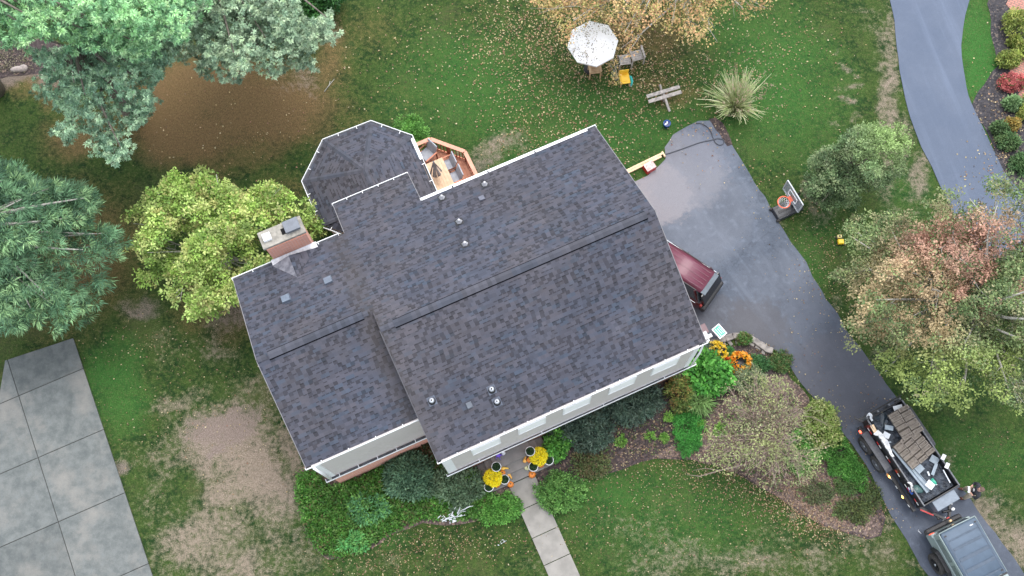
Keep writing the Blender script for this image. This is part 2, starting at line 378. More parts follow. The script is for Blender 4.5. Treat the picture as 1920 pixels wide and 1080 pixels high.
def ground():
    ax = np.concatenate([[-500, -250, -120, -70, -45], np.arange(-32, 30.01, .14), [45, 70, 120, 250, 500]])
    ay = np.concatenate([[-500, -250, -120, -60, -25, -12], np.arange(-6, 36.01, .14), [50, 75, 120, 250, 500]])
    X, Y = np.meshgrid(ax, ay); nx, ny = len(ax), len(ay)
    wx = X + (fbm(X, Y, .9, 3) - .5) * 1.6; wy = Y + (fbm(X, Y, .9, 9) - .5) * 1.6
    tan = blobs(wx, wy, TAN); nee = blobs(wx, wy, NEED); soil = blobs(wx, wy, SOIL); lush = blobs(wx, wy, LUSH)
    tan = np.clip(tan + (fbm(X, Y, 1.3, 21) - .60) * .5, 0, 1.2)
    me = bpy.data.meshes.new('lawn')
    Z = np.zeros_like(X)
    me.vertices.add(nx * ny); me.vertices.foreach_set('co', np.stack([X, Y, Z], -1).astype(np.float32).ravel())
    i = np.arange(ny - 1)[:, None] * nx + np.arange(nx - 1)[None]
    q = np.stack([i, i + 1, i + nx + 1, i + nx], -1).reshape(-1, 4)
    me.loops.add(q.size); me.loops.foreach_set('vertex_index', q.ravel().astype(np.int32))
    me.polygons.add(len(q)); me.polygons.foreach_set('loop_start', (np.arange(len(q)) * 4).astype(np.int32)); me.polygons.foreach_set('loop_total', np.full(len(q), 4, np.int32))
    me.update()
    a = me.attributes.new('mask', 'FLOAT_VECTOR', 'POINT'); a.data.foreach_set('vector', np.stack([tan, nee, soil], -1).astype(np.float32).ravel())
    b2 = me.attributes.new('lush', 'FLOAT', 'POINT'); b2.data.foreach_set('value', lush.astype(np.float32).ravel())
    m, t, b = nt('lawn')
    g = t.nodes.new('ShaderNodeTexCoord').outputs['Object']
    am = node(t, 'ShaderNodeAttribute', attribute_name='mask'); s = t.nodes.new('ShaderNodeSeparateXYZ'); t.links.new(am.outputs['Vector'], s.inputs[0])
    al = node(t, 'ShaderNodeAttribute', attribute_name='lush')
    n1 = noise(t, g, 1.1, 5, .6); n2 = noise(t, g, 5, 5, .65); n3 = noise(t, g, 26, 4, .7); n4 = noise(t, g, 11, 3, .6)
    mp = node(t, 'ShaderNodeMapping'); mp.inputs['Scale'].default_value = (1, .35, 1); mp.inputs['Rotation'].default_value = (0, 0, .5); t.links.new(g, mp.inputs[0]); n5 = noise(t, mp.outputs[0], 30, 3, .7)
    n0 = noise(t, g, .42, 4, .6)
    grass = mixc(t, sstep(t, n1, .40, .60), (.013, .036, .009), (.034, .064, .014))
    grass = mixc(t, mathn(t, 'MULTIPLY', sstep(t, n0, .54, .66), .55), grass, (.070, .080, .030))
    grass = mixc(t, mathn(t, 'MULTIPLY', sstep(t, n0, .44, .32), .5), grass, (.014, .050, .014))
    grass = mixc(t, sstep(t, n2, .42, .66), grass, (.052, .088, .020))
    grass = mixc(t, mathn(t, 'MULTIPLY', sstep(t, n4, .46, .30), .55), grass, (.010, .028, .007))
    grass = mixc(t, mathn(t, 'MULTIPLY', al.outputs['Fac'], mathn(t, 'MULTIPLY_ADD', n2, .8, .3)), grass, (.036, .122, .024))
    grass = mixc(t, mathn(t, 'MULTIPLY', sstep(t, n4, .50, .72), .50), grass, (.115, .100, .045))
    def edge(sock, lo, hi, k=.9):
        v = mathn(t, 'ADD', sock, mathn(t, 'MULTIPLY', mathn(t, 'SUBTRACT', n2, .5), k)); v = mathn(t, 'ADD', v, mathn(t, 'MULTIPLY', mathn(t, 'SUBTRACT', n3, .5), .9)); return sstep(t, v, lo, hi)
    col = mixc(t, mathn(t, 'MULTIPLY', edge(s.outputs[1], .12, 1.0), .85), grass, mixc(t, n4, (.10, .070, .030), (.26, .150, .075)))
    col = mixc(t, mathn(t, 'MULTIPLY', edge(s.outputs[0], .22, 1.08, 1.7), .88), col, mixc(t, n4, (.15, .115, .088), (.33, .265, .215)))
    col = mixc(t, mathn(t, 'MULTIPLY', edge(s.outputs[2], .35, 1.0), .8), col, mixc(t, n3, (.12, .092, .080), (.25, .20, .175)))
    v = mathn(t, 'MULTIPLY_ADD', n3, 2.4, -.15); v = mathn(t, 'MULTIPLY', v, mathn(t, 'MULTIPLY_ADD', n5, 1.1, .45))
    sc = t.nodes.new('ShaderNodeVectorMath'); sc.operation = 'SCALE'; t.links.new(col, sc.inputs[0]); t.links.new(v, sc.inputs['Scale'])
    t.links.new(sc.outputs[0], b.inputs['Base Color']); b.inputs['Roughness'].default_value = .9; b.inputs['Specular IOR Level'].default_value = .15
    bump(t, b, mathn(t, 'ADD', n3, n5), .7, .03)
    me.materials.append(m)
    o = bpy.data.objects.new('lawn', me); C.objects.link(o); tag(o, kind='structure')
ground()

def wobble(poly, amp=.08, step=.35, seed=1, closed=True):
    """resample a world polygon and roughen its outline"""
    out = []; r = random.Random(seed)
    n = len(poly)
    for i in range(n):
        a, b = np.array(poly[i]), np.array(poly[(i + 1) % n]); L = np.linalg.norm(b - a); k = max(1, int(L / step))
        for j in range(k): out.append(a + (b - a) * j / k)
    out = np.array(out); w = (fbm(out[:, 0], out[:, 1], 1.3, seed, 3) - .5) * 2 * amp * 2; w2 = (fbm(out[:, 0], out[:, 1], 1.3, seed + 50, 3) - .5) * 4 * amp
    out[:, 0] += w; out[:, 1] += w2
    return [tuple(p) for p in out]
def smooth_poly(pts, k=4):
    n = len(pts); out = []
    for i in range(n):
        p0, p1, p2, p3 = [np.array(pts[(i + j - 1) % n], float) for j in range(4)]
        for s in range(k):
            u = s / k; out.append(tuple(.5 * ((2 * p1) + (p2 - p0) * u + (2 * p0 - 5 * p1 + 4 * p2 - p3) * u * u + (3 * p1 - p0 - 3 * p2 + p3) * u ** 3)))
    return out
def flat(name, poly, z0, z1, m, kind='structure'):
    """a sheet of ground cover with a real thickness"""
    mb = MB(); n = len(poly); a = sum(poly[i][0] * poly[(i + 1) % n][1] - poly[(i + 1) % n][0] * poly[i][1] for i in range(n))
    if a < 0: poly = poly[::-1]
    vs = [(p[0], p[1], z1) for p in poly] + [(p[0], p[1], z0) for p in poly]
    from mathutils.geometry import tessellate_polygon
    tri = tessellate_polygon([[Vector((p[0], p[1], 0)) for p in poly]])
    fs = []
    for tr in tri:
        p, q, r = [poly[k] for k in tr]
        cr = (q[0] - p[0]) * (r[1] - p[1]) - (q[1] - p[1]) * (r[0] - p[0]); fs.append(tuple(tr) if cr > 0 else tuple(tr)[::-1])
    fs += [(n + i, n + (i + 1) % n, (i + 1) % n, i) for i in range(n)]
    mb.add(vs, fs); return mb.build(name, m, kind=kind)

def asphalt(name, c1, c2, patches=(), pc=(.15, .12, .11), streak=0, cloud=1.0):
    m, t, b = nt(name); g = t.nodes.new('ShaderNodeTexCoord').outputs['Object']
    n1 = noise(t, g, .55, 5, .6); n2 = noise(t, g, 3.5, 5, .65); n3 = noise(t, g, 60, 3, .7); n4 = noise(t, g, 14, 4, .7)
    col = mixc(t, sstep(t, n1, .35, .68), c1, c2)
    col = mixc(t, mathn(t, 'MULTIPLY', sstep(t, n2, .50, .72), .6 * cloud), col, tuple(min(1, x * 1.55) for x in c2))
    col = mixc(t, mathn(t, 'MULTIPLY', sstep(t, n4, .56, .70), .6 * cloud), col, tuple(x * .45 for x in c1))
    vo = t.nodes.new('ShaderNodeTexVoronoi'); vo.feature = 'DISTANCE_TO_EDGE'; vo.inputs['Scale'].default_value = .22
    va = t.nodes.new('ShaderNodeVectorMath'); va.operation = 'ADD'; nv = t.nodes.new('ShaderNodeTexNoise'); nv.inputs['Scale'].default_value = 1.4; nv.inputs['Detail'].default_value = 5; t.links.new(g, nv.inputs['Vector'])
    t.links.new(g, va.inputs[0]); t.links.new(nv.outputs['Color'], va.inputs[1]); t.links.new(va.outputs[0], vo.inputs['Vector'])
    col = mixc(t, mathn(t, 'MULTIPLY', mathn(t, 'SUBTRACT', 1.0, sstep(t, vo.outputs['Distance'], .002, .008)), .22 * cloud), col, tuple(x * .35 for x in c1))
    if streak:
        m0 = node(t, 'ShaderNodeMapping'); m0.inputs['Rotation'].default_value = (0, 0, streak); t.links.new(g, m0.inputs[0]); mp = node(t, 'ShaderNodeMapping'); mp.inputs['Scale'].default_value = (.09, 1.5, 1); t.links.new(m0.outputs[0], mp.inputs[0])
        ns = noise(t, mp.outputs[0], 1.6, 4, .6); col = mixc(t, mathn(t, 'MULTIPLY', sstep(t, ns, .5, .75), .38), col, tuple(min(1, x * 1.5) for x in c2))
    for (px, py, r, f, pcx) in patches:
        c = P(px, py); d = t.nodes.new('ShaderNodeVectorMath'); d.operation = 'DISTANCE'; t.links.new(g, d.inputs[0]); d.inputs[1].default_value = (c[0], c[1], 0)
        v = mathn(t, 'ADD', d.outputs['Value'], mathn(t, 'MULTIPLY', mathn(t, 'SUBTRACT', n2, .5), 1.6 if f > 0 else .5)); fac = mathn(t, 'SUBTRACT', 1.0, sstep(t, v, r * (.75 if f > 0 else .95), r * 1.15 if f > 0 else r * 1.02))
        col = mixc(t, mathn(t, 'MULTIPLY', fac, abs(f)), col, pcx)
    sc = t.nodes.new('ShaderNodeVectorMath'); sc.operation = 'SCALE'; t.links.new(col, sc.inputs[0]); t.links.new(mathn(t, 'MULTIPLY_ADD', n3, .9, .55), sc.inputs['Scale'])
    t.links.new(sc.outputs[0], b.inputs['Base Color']); b.inputs['Roughness'].default_value = .82; bump(t, b, n3, .35, .01); return m
drive_px = [(1180, 345), (1215, 330), (1235, 312), (1247, 300), (1246, 278), (1262, 254), (1288, 237), (1310, 228), (1332, 226), (1350, 236), (1362, 256), (1378, 284), (1398, 316), (1432, 370), (1468, 430), (1510, 492), (1550, 562), (1592, 625), (1640, 690),
            (1692, 762), (1742, 834), (1782, 890), (1812, 925), (1852, 985), (1902, 1050), (1990, 1170), (2090, 1320), (1900, 1330), (1800, 1180), (1738, 1075), (1702, 1012), (1667, 960), (1641, 912), (1622, 872), (1597, 832), (1570, 797), (1546, 767), (1520, 742), (1492, 702), (1467, 668), (1442, 648), (1412, 634), (1385, 628), (1340, 640), (1310, 655), (1240, 640), (1150, 560), (1100, 420)]
DRIVE = asphalt('driveway_asphalt', (.064, .079, .106), (.108, .126, .160),
                [(1700, 880, 5.5, .38, (.060, .069, .094)), (1560, 660, 3.0, .4, (.052, .061, .083)), (1330, 672, 2.6, -.42, (.080, .074, .078)), (1240, 365, 1.3, .75, (.28, .25, .255)), (1280, 320, 1.8, .6, (.22, .215, .235)), (1310, 400, 2.2, .3, (.17, .18, .21)), (1340, 260, 1.4, .3, (.14, .155, .20)), (1570, 710, 2.0, .35, (.10, .092, .10)), (1460, 560, 2.0, .25, (.14, .15, .18)), (1420, 620, 1.3, .5, (.085, .08, .085))], streak=1.02)
flat('driveway', wobble([P(*p) for p in drive_px], .05, .3, 5), -.02, .022, DRIVE)
ROADM = asphalt('lane_asphalt', (.084, .108, .156), (.098, .122, .170), streak=1.32, cloud=.15)
road_px = [(1674, -60), (1676, 40), (1684, 110), (1694, 170), (1708, 222), (1728, 276), (1755, 330), (1773, 370), (1810, 440), (1900, 520), (2100, 620), (2100, 480), (1960, 400), (1896, 340), (1878, 310), (1850, 255), (1826, 205), (1812, 165), (1804, 105), (1806, 50), (1820, -10), (1834, -60)]
flat('lane', wobble(smooth_poly([P(*p) for p in road_px], 3), .03, .3, 8), -.02, .028, ROADM)

# concrete pad on the left: poured panels with open joints
def pad():
    m, t, b = nt('pad_concrete'); g = t.nodes.new('ShaderNodeTexCoord').outputs['Object']
    n1 = noise(t, g, .5, 5, .65); n2 = noise(t, g, 2.6, 6, .7); n3 = noise(t, g, 40, 3, .7)
    ob = node(t, 'ShaderNodeAttribute', attribute_name='tone')
    col = mixc(t, sstep(t, n2, .3, .7), (.092, .104, .102), (.155, .165, .158)); col = mixc(t, sstep(t, n1, .46, .70), col, (.205, .20, .182))
    col = mixc(t, mathn(t, 'MULTIPLY', sstep(t, n2, .58, .74), .35), col, (.115, .15, .165))
    col = mixc(t, mathn(t, 'MULTIPLY', sstep(t, n2, .22, .36), -.5), col, (.2, .2, .2))
    v = mathn(t, 'MULTIPLY', mathn(t, 'MULTIPLY_ADD', n3, .6, .70), mathn(t, 'MULTIPLY_ADD', ob.outputs['Fac'], .22, .86))
    sc = t.nodes.new('ShaderNodeVectorMath'); sc.operation = 'SCALE'; t.links.new(col, sc.inputs[0]); t.links.new(v, sc.inputs['Scale'])
    t.links.new(sc.outputs[0], b.inputs['Base Color']); b.inputs['Roughness'].default_value = .9; bump(t, b, n2, .25, .01)
    mb = MB(); tones = []
    vs = [-30.2, -27.6, -25, -22.4, -20] ; vj = [-17.75, -15.16, -12.57, -9.97, -7.17, -4.4, -1.6, 1.2, 4.0]
    uj = [-20.4, -17.7, -14.98, -12.37]; g2 = .014; r = random.Random(4)
    def clip(poly, a, b, c):      # keep a*u+b*v<=c
        out = []
        for i in range(len(poly)):
            p, q = poly[i], poly[(i + 1) % len(poly)]; dp = a * p[0] + b * p[1] - c; dq = a * q[0] + b * q[1] - c
            if dp <= 0: out.append(p)
            if dp * dq < 0: k = dp / (dp - dq); out.append((p[0] + (q[0] - p[0]) * k, p[1] + (q[1] - p[1]) * k))
        return out
    L1 = [(-15.07, -16.72), (-12.37, -16.48)]; L2 = [(-15.07, -16.72), (-15.95, -14.9)]
    for i in range(len(uj) - 1):
        for j in range(len(vj) - 1):
            poly = [(uj[i] + g2, vj[j] + g2), (uj[i + 1] - g2, vj[j] + g2), (uj[i + 1] - g2, vj[j + 1] - g2), (uj[i] + g2, vj[j + 1] - g2)]
            for (p, q) in (L1, L2):
                a, b = -(q[1] - p[1]), (q[0] - p[0]);
                if p[0] == L1[0][0] and q == L1[1]: a, b = (q[1] - p[1]), -(q[0] - p[0])
                else: a, b = -(q[1] - p[1]), (q[0] - p[0])
                c = a * p[0] + b * p[1]; s = a * -14 + b * -10 - c
                if s > 0: a, b, c = -a, -b, -c
                poly = clip(poly, a, b, c)
                if len(poly) < 3: break
            if len(poly) < 3: continue
            n0 = len(mb.f); mb.prism([W(*p) for p in poly], -.05, .06); tones += [r.random()] * (len(mb.f) - n0)
    mb.sm = []
    o = mb.build('concrete_pad', m, kind='structure')
    a = o.data.attributes.new('tone', 'FLOAT', 'FACE'); a.data.foreach_set('value', np.array(tones[:len(o.data.polygons)], np.float32))
    flat('pad_joint_filler', [W(-19.8, 3.9), W(-19.8, -14.6), W(-15.97, -14.6), W(-15.05, -16.6), W(-12.4, -16.4), W(-12.4, 3.9)], -.03, .035, mat('joint_filler', (.05, .05, .045), .95))
pad()

# front walk
WALKM = mat('walk_concrete', (.29, .275, .25), .9, c2=(.22, .21, .19), scale=2.5, bmp=.35)
mb = MB(); vj = [-4.36, -3.34, -2.25, -1.2, -.1, 1.0, 2.1, 3.2]
for a, b in zip(vj[:-1], vj[1:]): mb.prism([W(.79, a + .012), W(1.83, a + .012), W(1.83, b - .012), W(.79, b - .012)], -.05, .05)
mb.build('front_walk', WALKM, bevel=.008, kind='structure')

# mulch and garden beds
def mulch_mat(name, c1, c2, c3):
    m, t, b = nt(name); g = t.nodes.new('ShaderNodeTexCoord').outputs['Object']
    v = t.nodes.new('ShaderNodeTexVoronoi'); v.inputs['Scale'].default_value = 16; v.inputs['Randomness'].default_value = 1; t.links.new(g, v.inputs['Vector'])
    s = t.nodes.new('ShaderNodeSeparateXYZ'); t.links.new(v.outputs['Color'], s.inputs[0])
    n = noise(t, g, 2.2, 4); n3 = noise(t, g, 50, 3, .7)
    c = mixc(t, s.outputs[0], c1, c2); c = mixc(t, mathn(t, 'MULTIPLY', mathn(t, 'GREATER_THAN', s.outputs[1], .84), sstep(t, n, .3, .7)), c, c3)
    sc = t.nodes.new('ShaderNodeVectorMath'); sc.operation = 'SCALE'; t.links.new(c, sc.inputs[0]); t.links.new(mathn(t, 'MULTIPLY_ADD', n3, 1.0, .5), sc.inputs['Scale'])
    t.links.new(sc.outputs[0], b.inputs['Base Color']); b.inputs['Roughness'].default_value = .95; bump(t, b, s.outputs[0], .8, .03); return m
MULCH = mulch_mat('mulch', (.030, .022, .022), (.080, .060, .058), (.20, .14, .11))
MULCHG = mulch_mat('dark_gravel_mulch', (.025, .023, .027), (.060, .056, .062), (.20, .16, .13))
MULCHL = mulch_mat('leafy_mulch', (.065, .046, .040), (.17, .125, .11), (.36, .25, .19))
bedR = [(1010, 915), (1045, 935), (1075, 920), (1110, 895), (1150, 880), (1200, 862), (1250, 858), (1300, 862), (1345, 870), (1380, 890), (1420, 910), (1460, 935), (1500, 962), (1545, 985), (1590, 1000), (1625, 1010), (1650, 1000), (1662, 972), (1640, 920), (1615, 880), (1590, 838), (1562, 800), (1540, 775), (1512, 745), (1485, 708), (1458, 675), (1436, 656), (1405, 645), (1350, 650), (1310, 665), (1240, 690), (1000, 800)]
flat('front_bed', wobble([P(*p) for p in bedR], .08, .3, 11), -.02, .014, MULCH)
flat('leafy_bed_edge', wobble(smooth_poly([P(*p) for p in [(1310, 830), (1330, 775), (1400, 720), (1470, 700), (1520, 760), (1560, 830), (1575, 880), (1600, 930), (1640, 960), (1652, 990), (1620, 1005), (1540, 978), (1460, 930), (1390, 890), (1330, 866), (1240, 855), (1250, 842)]], 3), .10, .25, 12), -.01, .020, MULCHL)
bedL = [(560, 880), (556, 920), (566, 970), (580, 1010), (600, 1040), (640, 1050), (690, 1035), (730, 1005), (790, 980), (850, 985), (910, 975), (960, 965), (985, 960), (955, 915), (900, 860), (790, 790), (590, 850)]
flat('side_bed', wobble([P(*p) for p in bedL], .1, .3, 13), -.02, .012, MULCHL)
flat('neighbour_bed', wobble([P(*p) for p in [(1850, 10), (1858, 40), (1862, 90), (1870, 120), (1850, 150), (1830, 182), (1822, 200), (1848, 250), (1872, 300), (1890, 335), (1960, 392), (2100, 460), (2100, 0), (1990, -60), (1870, -60)]], .07, .3, 14), -.02, .013, MULCHG)
flat('soil_edge', wobble([P(*p) for p in [(1328, 224), (1342, 223), (1356, 232), (1368, 252), (1376, 272), (1364, 274), (1356, 262), (1350, 250), (1340, 238)]], .06, .15, 21), -.02, .03, MULCH)
flat('back_bed', wobble([P(*p) for p in [(-60, 60), (60, 70), (120, 80), (150, 130), (60, 138), (0, 150), (-60, 160)]], .1, .3, 15), -.02, .013, MULCH)

# ------------------------------------------------------------------ house
U0, V0 = 1.8, -9.7
hx, hy = W(U0, V0)
house = thing('house', 'two-storey house with dark slate shingle roof, pale siding and octagonal bay', 'house', (hx, hy, 0), HR)
def h(u, v, z): return (u - U0, V0 - v, z)
def hbox(mb, u0, u1, v0, v1, z0, z1): return mb.box(h((u0 + u1) / 2, (v0 + v1) / 2, (z0 + z1) / 2), (abs(u1 - u0), abs(v1 - v0), abs(z1 - z0)))
PIT = .455; K = math.sqrt(1 + PIT * PIT)
EV, RV, FV = -13.92, -9.66, -5.40           # back eave, main ridge, front eave
ZE = 5.5; ZR = ZE + PIT * (RV - EV)
LRV, LFV = -10.45, -6.97; ZLR = ZE + PIT * (LRV - EV)
def zback(v): return ZE + PIT * (v - EV)
def zfront(v): return ZR - PIT * (v - RV)
def zleft(v): return ZLR - PIT * (v - LRV)
def slope(mb, poly, zf, ridge, thick=.07):
    """a roof plane given in plan, with shingle coordinates running up the slope"""
    area = sum(poly[i][0] * poly[(i + 1) % len(poly)][1] - poly[(i + 1) % len(poly)][0] * poly[i][1] for i in range(len(poly)))
    if area > 0: poly = poly[::-1]
    top = [h(u, v, zf(v)) for u, v in poly]; bot = [h(u, v, zf(v) - thick) for u, v in poly]
    uvt = [(u, 30 - abs(v - ridge) * K) for u, v in poly]; n = len(poly)
    mb.add(top + bot, [tuple(range(n)), tuple(range(n, 2 * n))[::-1]] + [(n + i, n + (i + 1) % n, (i + 1) % n, i) for i in range(n)],
           uvs=[uvt, uvt[::-1]] + [[uvt[i], uvt[(i + 1) % n], uvt[(i + 1) % n], uvt[i]] for i in range(n)])
MR, ML, LL = 8.56, -1.10, -5.06
mb = MB(); slope(mb, [(ML, RV), (ML, FV), (MR, FV), (MR, RV)], zfront, RV); mb.build('main_front_roof', SHINGLE, house)
mb = MB(); slope(mb, [(ML, RV), (MR, RV), (MR, EV), (1.88, EV), (1.88, -15.32), (-.98, -15.32), (-.98, EV), (LL, EV), (LL, LRV), (ML, LRV)], zback, RV); mb.build('back_roof', SHINGLE, house)
mb = MB(); slope(mb, [(LL, LRV), (ML + .05, LRV), (ML + .05, LFV), (LL, LFV)], zleft, LRV); mb.build('wing_front_roof', SHINGLE, house)
# upper walls
wl = MB()
hbox(wl, ML + .12, MR - .25, EV + .3, FV + .06, 2.5, ZE - .06)
hbox(wl, LL + .16, ML + .12, EV + .3, LFV + .06, 2.5, ZE - .06)
hbox(wl, -.86, 1.78, -15.2, EV + .3, 2.6, zback(-15.2) - .09)
g = MB()
for (u, zf, r, e0, e1) in ((MR - .25, None, RV, EV, FV), (ML + .12, None, RV, EV, FV)):
    pass
def gable(mb, u, r, zr, e0, e1, ze):
    a = [h(u - .05, e0, ze), h(u - .05, e1, ze), h(u - .05, r, zr)]; b = [h(u + .05, e0, ze), h(u + .05, e1, ze), h(u + .05, r, zr)]
    mb.add(a + b, [(0, 1, 2), (5, 4, 3), (0, 3, 4, 1), (1, 4, 5, 2), (2, 5, 3, 0)])
gable(wl, MR - .31, RV, ZR - .08, EV + .3, FV + .06, ZE - .07)
gable(wl, ML + .18, RV, ZR - .08, EV + .3, FV + .06, ZE - .07)
gable(wl, LL + .22, LRV, ZLR - .08, EV + .3, LFV + .06, ZE - .07)
wl.build('upper_wall', SIDING, house)
lw = MB()
hbox(lw, ML + .15, MR - .28, EV + .33, FV - .12, -.1, 2.5); hbox(lw, LL + .19, ML + .15, EV + .33, LFV - .0, -.1, 2.5)
o = lw.build('brick_wall', BRICK, house)
def box_uv(o):
    me = o.data; ul = me.uv_layers.get('UVMap') or me.uv_layers.new(name='UVMap')
    for p in me.polygons:
        nx, ny, nz = map(abs, p.normal)
        for li in p.loop_indices:
            c = me.vertices[me.loops[li].vertex_index].co
            ul.data[li].uv = (c.x, c.y) if nz > max(nx, ny) else ((c.y, c.z) if nx > ny else (c.x, c.z))
box_uv(o)
# corner boards
for a_, b_, v_ in ((ML + .10, ML + .42, FV), (MR - .42, MR - .235, FV), (LL + .14, LL + .42, LFV)):
    cb = MB(); hbox(cb, a_, b_, v_ + .04, v_ + .085, 2.5, ZE - .1); cb.build('corner_board', WHITE, house)

def gutter(name, p, q, z, out, w=.10, dark=True, hang=.62, d=.10, endcap=True):
    """trough gutter from plan point p to q (u, v); out = plan unit vector away from the wall"""
    p, q = np.array(p, float), np.array(q, float); L = np.linalg.norm(q - p); e = (q - p) / L; o_ = np.array(out, float)
    mb = MB(); dk = MB()
    def bx(m_, s0, s1, t0, t1, z0, z1):
        c = [p + e * s0 + o_ * t0, p + e * s1 + o_ * t0, p + e * s1 + o_ * t1, p + e * s0 + o_ * t1]
        m_.prism([h(k[0], k[1], 0)[:2] for k in c], z0, z1)
    bx(mb, 0, L, w - .022, w, z - d, z + .012); bx(mb, 0, L, .012, w - .022, z - d, z - d + .01)
    if endcap: bx(mb, -.012, .0, 0, w, z - d, z + .01); bx(mb, L, L + .012, 0, w, z - d, z + .01)
    gt = mb.build(name, WHITE, house)
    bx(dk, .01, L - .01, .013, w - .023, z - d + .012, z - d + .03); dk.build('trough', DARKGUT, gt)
    k = int(L / hang); s0 = (L - (k - 1) * hang) / 2 if k > 1 else L / 2
    for i in range(max(k, 1)): hb = MB(); bx(hb, s0 + i * hang - .012, s0 + i * hang + .012, -.035, w - .004, z + .013, z + .022); hb.build('hanger', WHITE, gt)
    return gt
gutter('gutter', (ML - .02, FV), (MR + .03, FV), ZE - .02, (0, 1), w=.08, hang=.83)
gutter('gutter', (LL - .03, LFV), (ML - .02, LFV), ZE - .02, (0, 1), w=.08, hang=.95)
gutter('gutter', (MR + .03, EV), (1.88, EV), ZE - .02, (0, -1), w=.11, hang=1.2)
gutter('gutter', (-1.2, EV), (LL - .03, EV), ZE - .02, (0, -1), w=.10, hang=.8)
gutter('gutter', (1.88, -15.32), (-1.0, -15.32), zback(-15.32) - .02, (0, -1), w=.09, hang=.6)
# white leaf guard lying in part of the back gutter
mb = MB()
for a, b in ((1.9, 3.05), (3.1, 4.4), (4.45, 6.2), (6.25, 8.25)): hbox(mb, a, b, EV - .10, EV - .005, ZE - .005, ZE + .006)
mb.build('gutter_guard', WHITE, house)
# rake trim
RAKE = mat('rake_edge', (.22, .215, .22), .6); RAKED = mat('rake_edge_dark', (.10, .10, .11), .7)
for (u, v0, v1, zf) in ((MR + .012, RV, FV, zfront), (MR + .012, EV, RV, zback), (LL - .012, LRV, LFV, zleft), (LL - .012, EV, LRV, zback), (-.992, -15.32, EV, zback), (1.892, -15.32, EV, zback), (ML - .012, LRV + .8, FV, zfront)):
    RK = RAKE if u != ML - .012 else RAKED
    mb = MB(); mb.bar(h(u, v0, zf(v0) - .055), h(u, v1, zf(v1) - .055), .02, .11); mb.build('rake_trim', RK, house)
# lower gutters over the ground floor
gutter('lower_gutter', (-1.08, FV + .07), (8.6, FV + .07), 2.5, (0, 1), w=.09, hang=2.4)
gutter('lower_gutter', (-5.02, LFV + .05), (-1.12, LFV + .05), 2.5, (0, 1), w=.14, hang=.72)
mb = MB(); hbox(mb, ML + .12, MR - .25, FV - .12, FV + .07, 2.38, 2.48); hbox(mb, LL + .16, ML, LFV, LFV + .05, 2.38, 2.48); mb.build('frieze_board', WHITE, house)
# upper front windows: white blinds in white frames
for a, b in ((.02, 1.05), (1.70, 2.70), (3.33, 4.34), (5.02, 6.0), (6.62, 7.6)):
    wf = MB(); z0, z1 = 4.25, 5.32; v = FV + .062
    hbox(wf, a, b, v - .05, v + .05, z0 - .05, z0 + .02); hbox(wf, a, a + .05, v, v + .045, z0 + .02, z1); hbox(wf, b - .05, b, v, v + .045, z0 + .02, z1); hbox(wf, a + .05, b - .05, v, v + .045, z1 - .05, z1)
    w_ = wf.build('window', WHITE, house); s = MB(); hbox(s, a + .05, b - .05, v, v + .040, z0 + .02, z1 - .05); s.build('blind', BLIND, w_)
# ground-floor windows and front door
for a, b in ((3.2, 4.3), (5.0, 6.1), (6.8, 7.7)):
    vv = (LFV if b < 0 else FV - .12) + .02; wf = MB(); hbox(wf, a, b, vv - .03, vv + .04, .85, .92); hbox(wf, a, a + .06, vv - .03, vv + .03, .92, 2.15); hbox(wf, b - .06, b, vv - .03, vv + .03, .92, 2.15); hbox(wf, a + .06, b - .06, vv - .03, vv + .03, 2.09, 2.15)
    w_ = wf.build('window', WHITE, house); s = MB(); hbox(s, a + .06, b - .06, vv - .025, vv + .01, .92, 2.09); s.build('pane', GLASS, w_)
mb = MB(); hbox(mb, .85, 1.8, FV - .14, FV - .085, .5, 2.35); dr = mb.build('door', mat('front_door', (.10, .03, .03), .4), house); mb = MB(); mb.ell(h(1.7, FV - .06, 1.4), (.03, .03, .03)); mb.build('handle', STEEL, dr)
# ridge vents
GAPSHADE = mat('gap_shade', (.006, .006, .008), 1.0, spec=0)  # near-black strips stand in for the shadow gaps along the vent edges
def ridge_vent(u0, u1, rv, zr, za, zb):
    mb = MB(); w = .125; lift = .045
    prof = [(rv - w, za(rv - w) + .004), (rv - w, za(rv - w) + lift), (rv, zr + lift + .012), (rv + w, zb(rv + w) + lift), (rv + w, zb(rv + w) + .004)]
    a = [h(u0, v, z) for v, z in prof]; b = [h(u1, v, z) for v, z in prof]; n = len(prof)
    uvq = lambda i: [(u0, i * .3 + .02), (u0, i * .3 + .13), (u1, i * .3 + .13), (u1, i * .3 + .02)]
    mb.add(a + b, [(i, i + 1, n + i + 1, n + i) for i in range(n - 1)] + [tuple(range(n))[::-1], tuple(range(n, 2 * n))], uvs=[uvq(i) for i in range(n - 1)] + [[(0, 0)] * n] * 2)
    o_ = mb.build('ridge_vent', CAPM, house)
    s = MB()
    for sgn, zf in ((-1, za), (1, zb)):
        v = rv + sgn * (w + .010); s.bar(h(u0 + .01, v, zf(v) + .010), h(u1 - .01, v, zf(v) + .010), .024, .04)
    s.build('vent_gap_shade', GAPSHADE, o_)
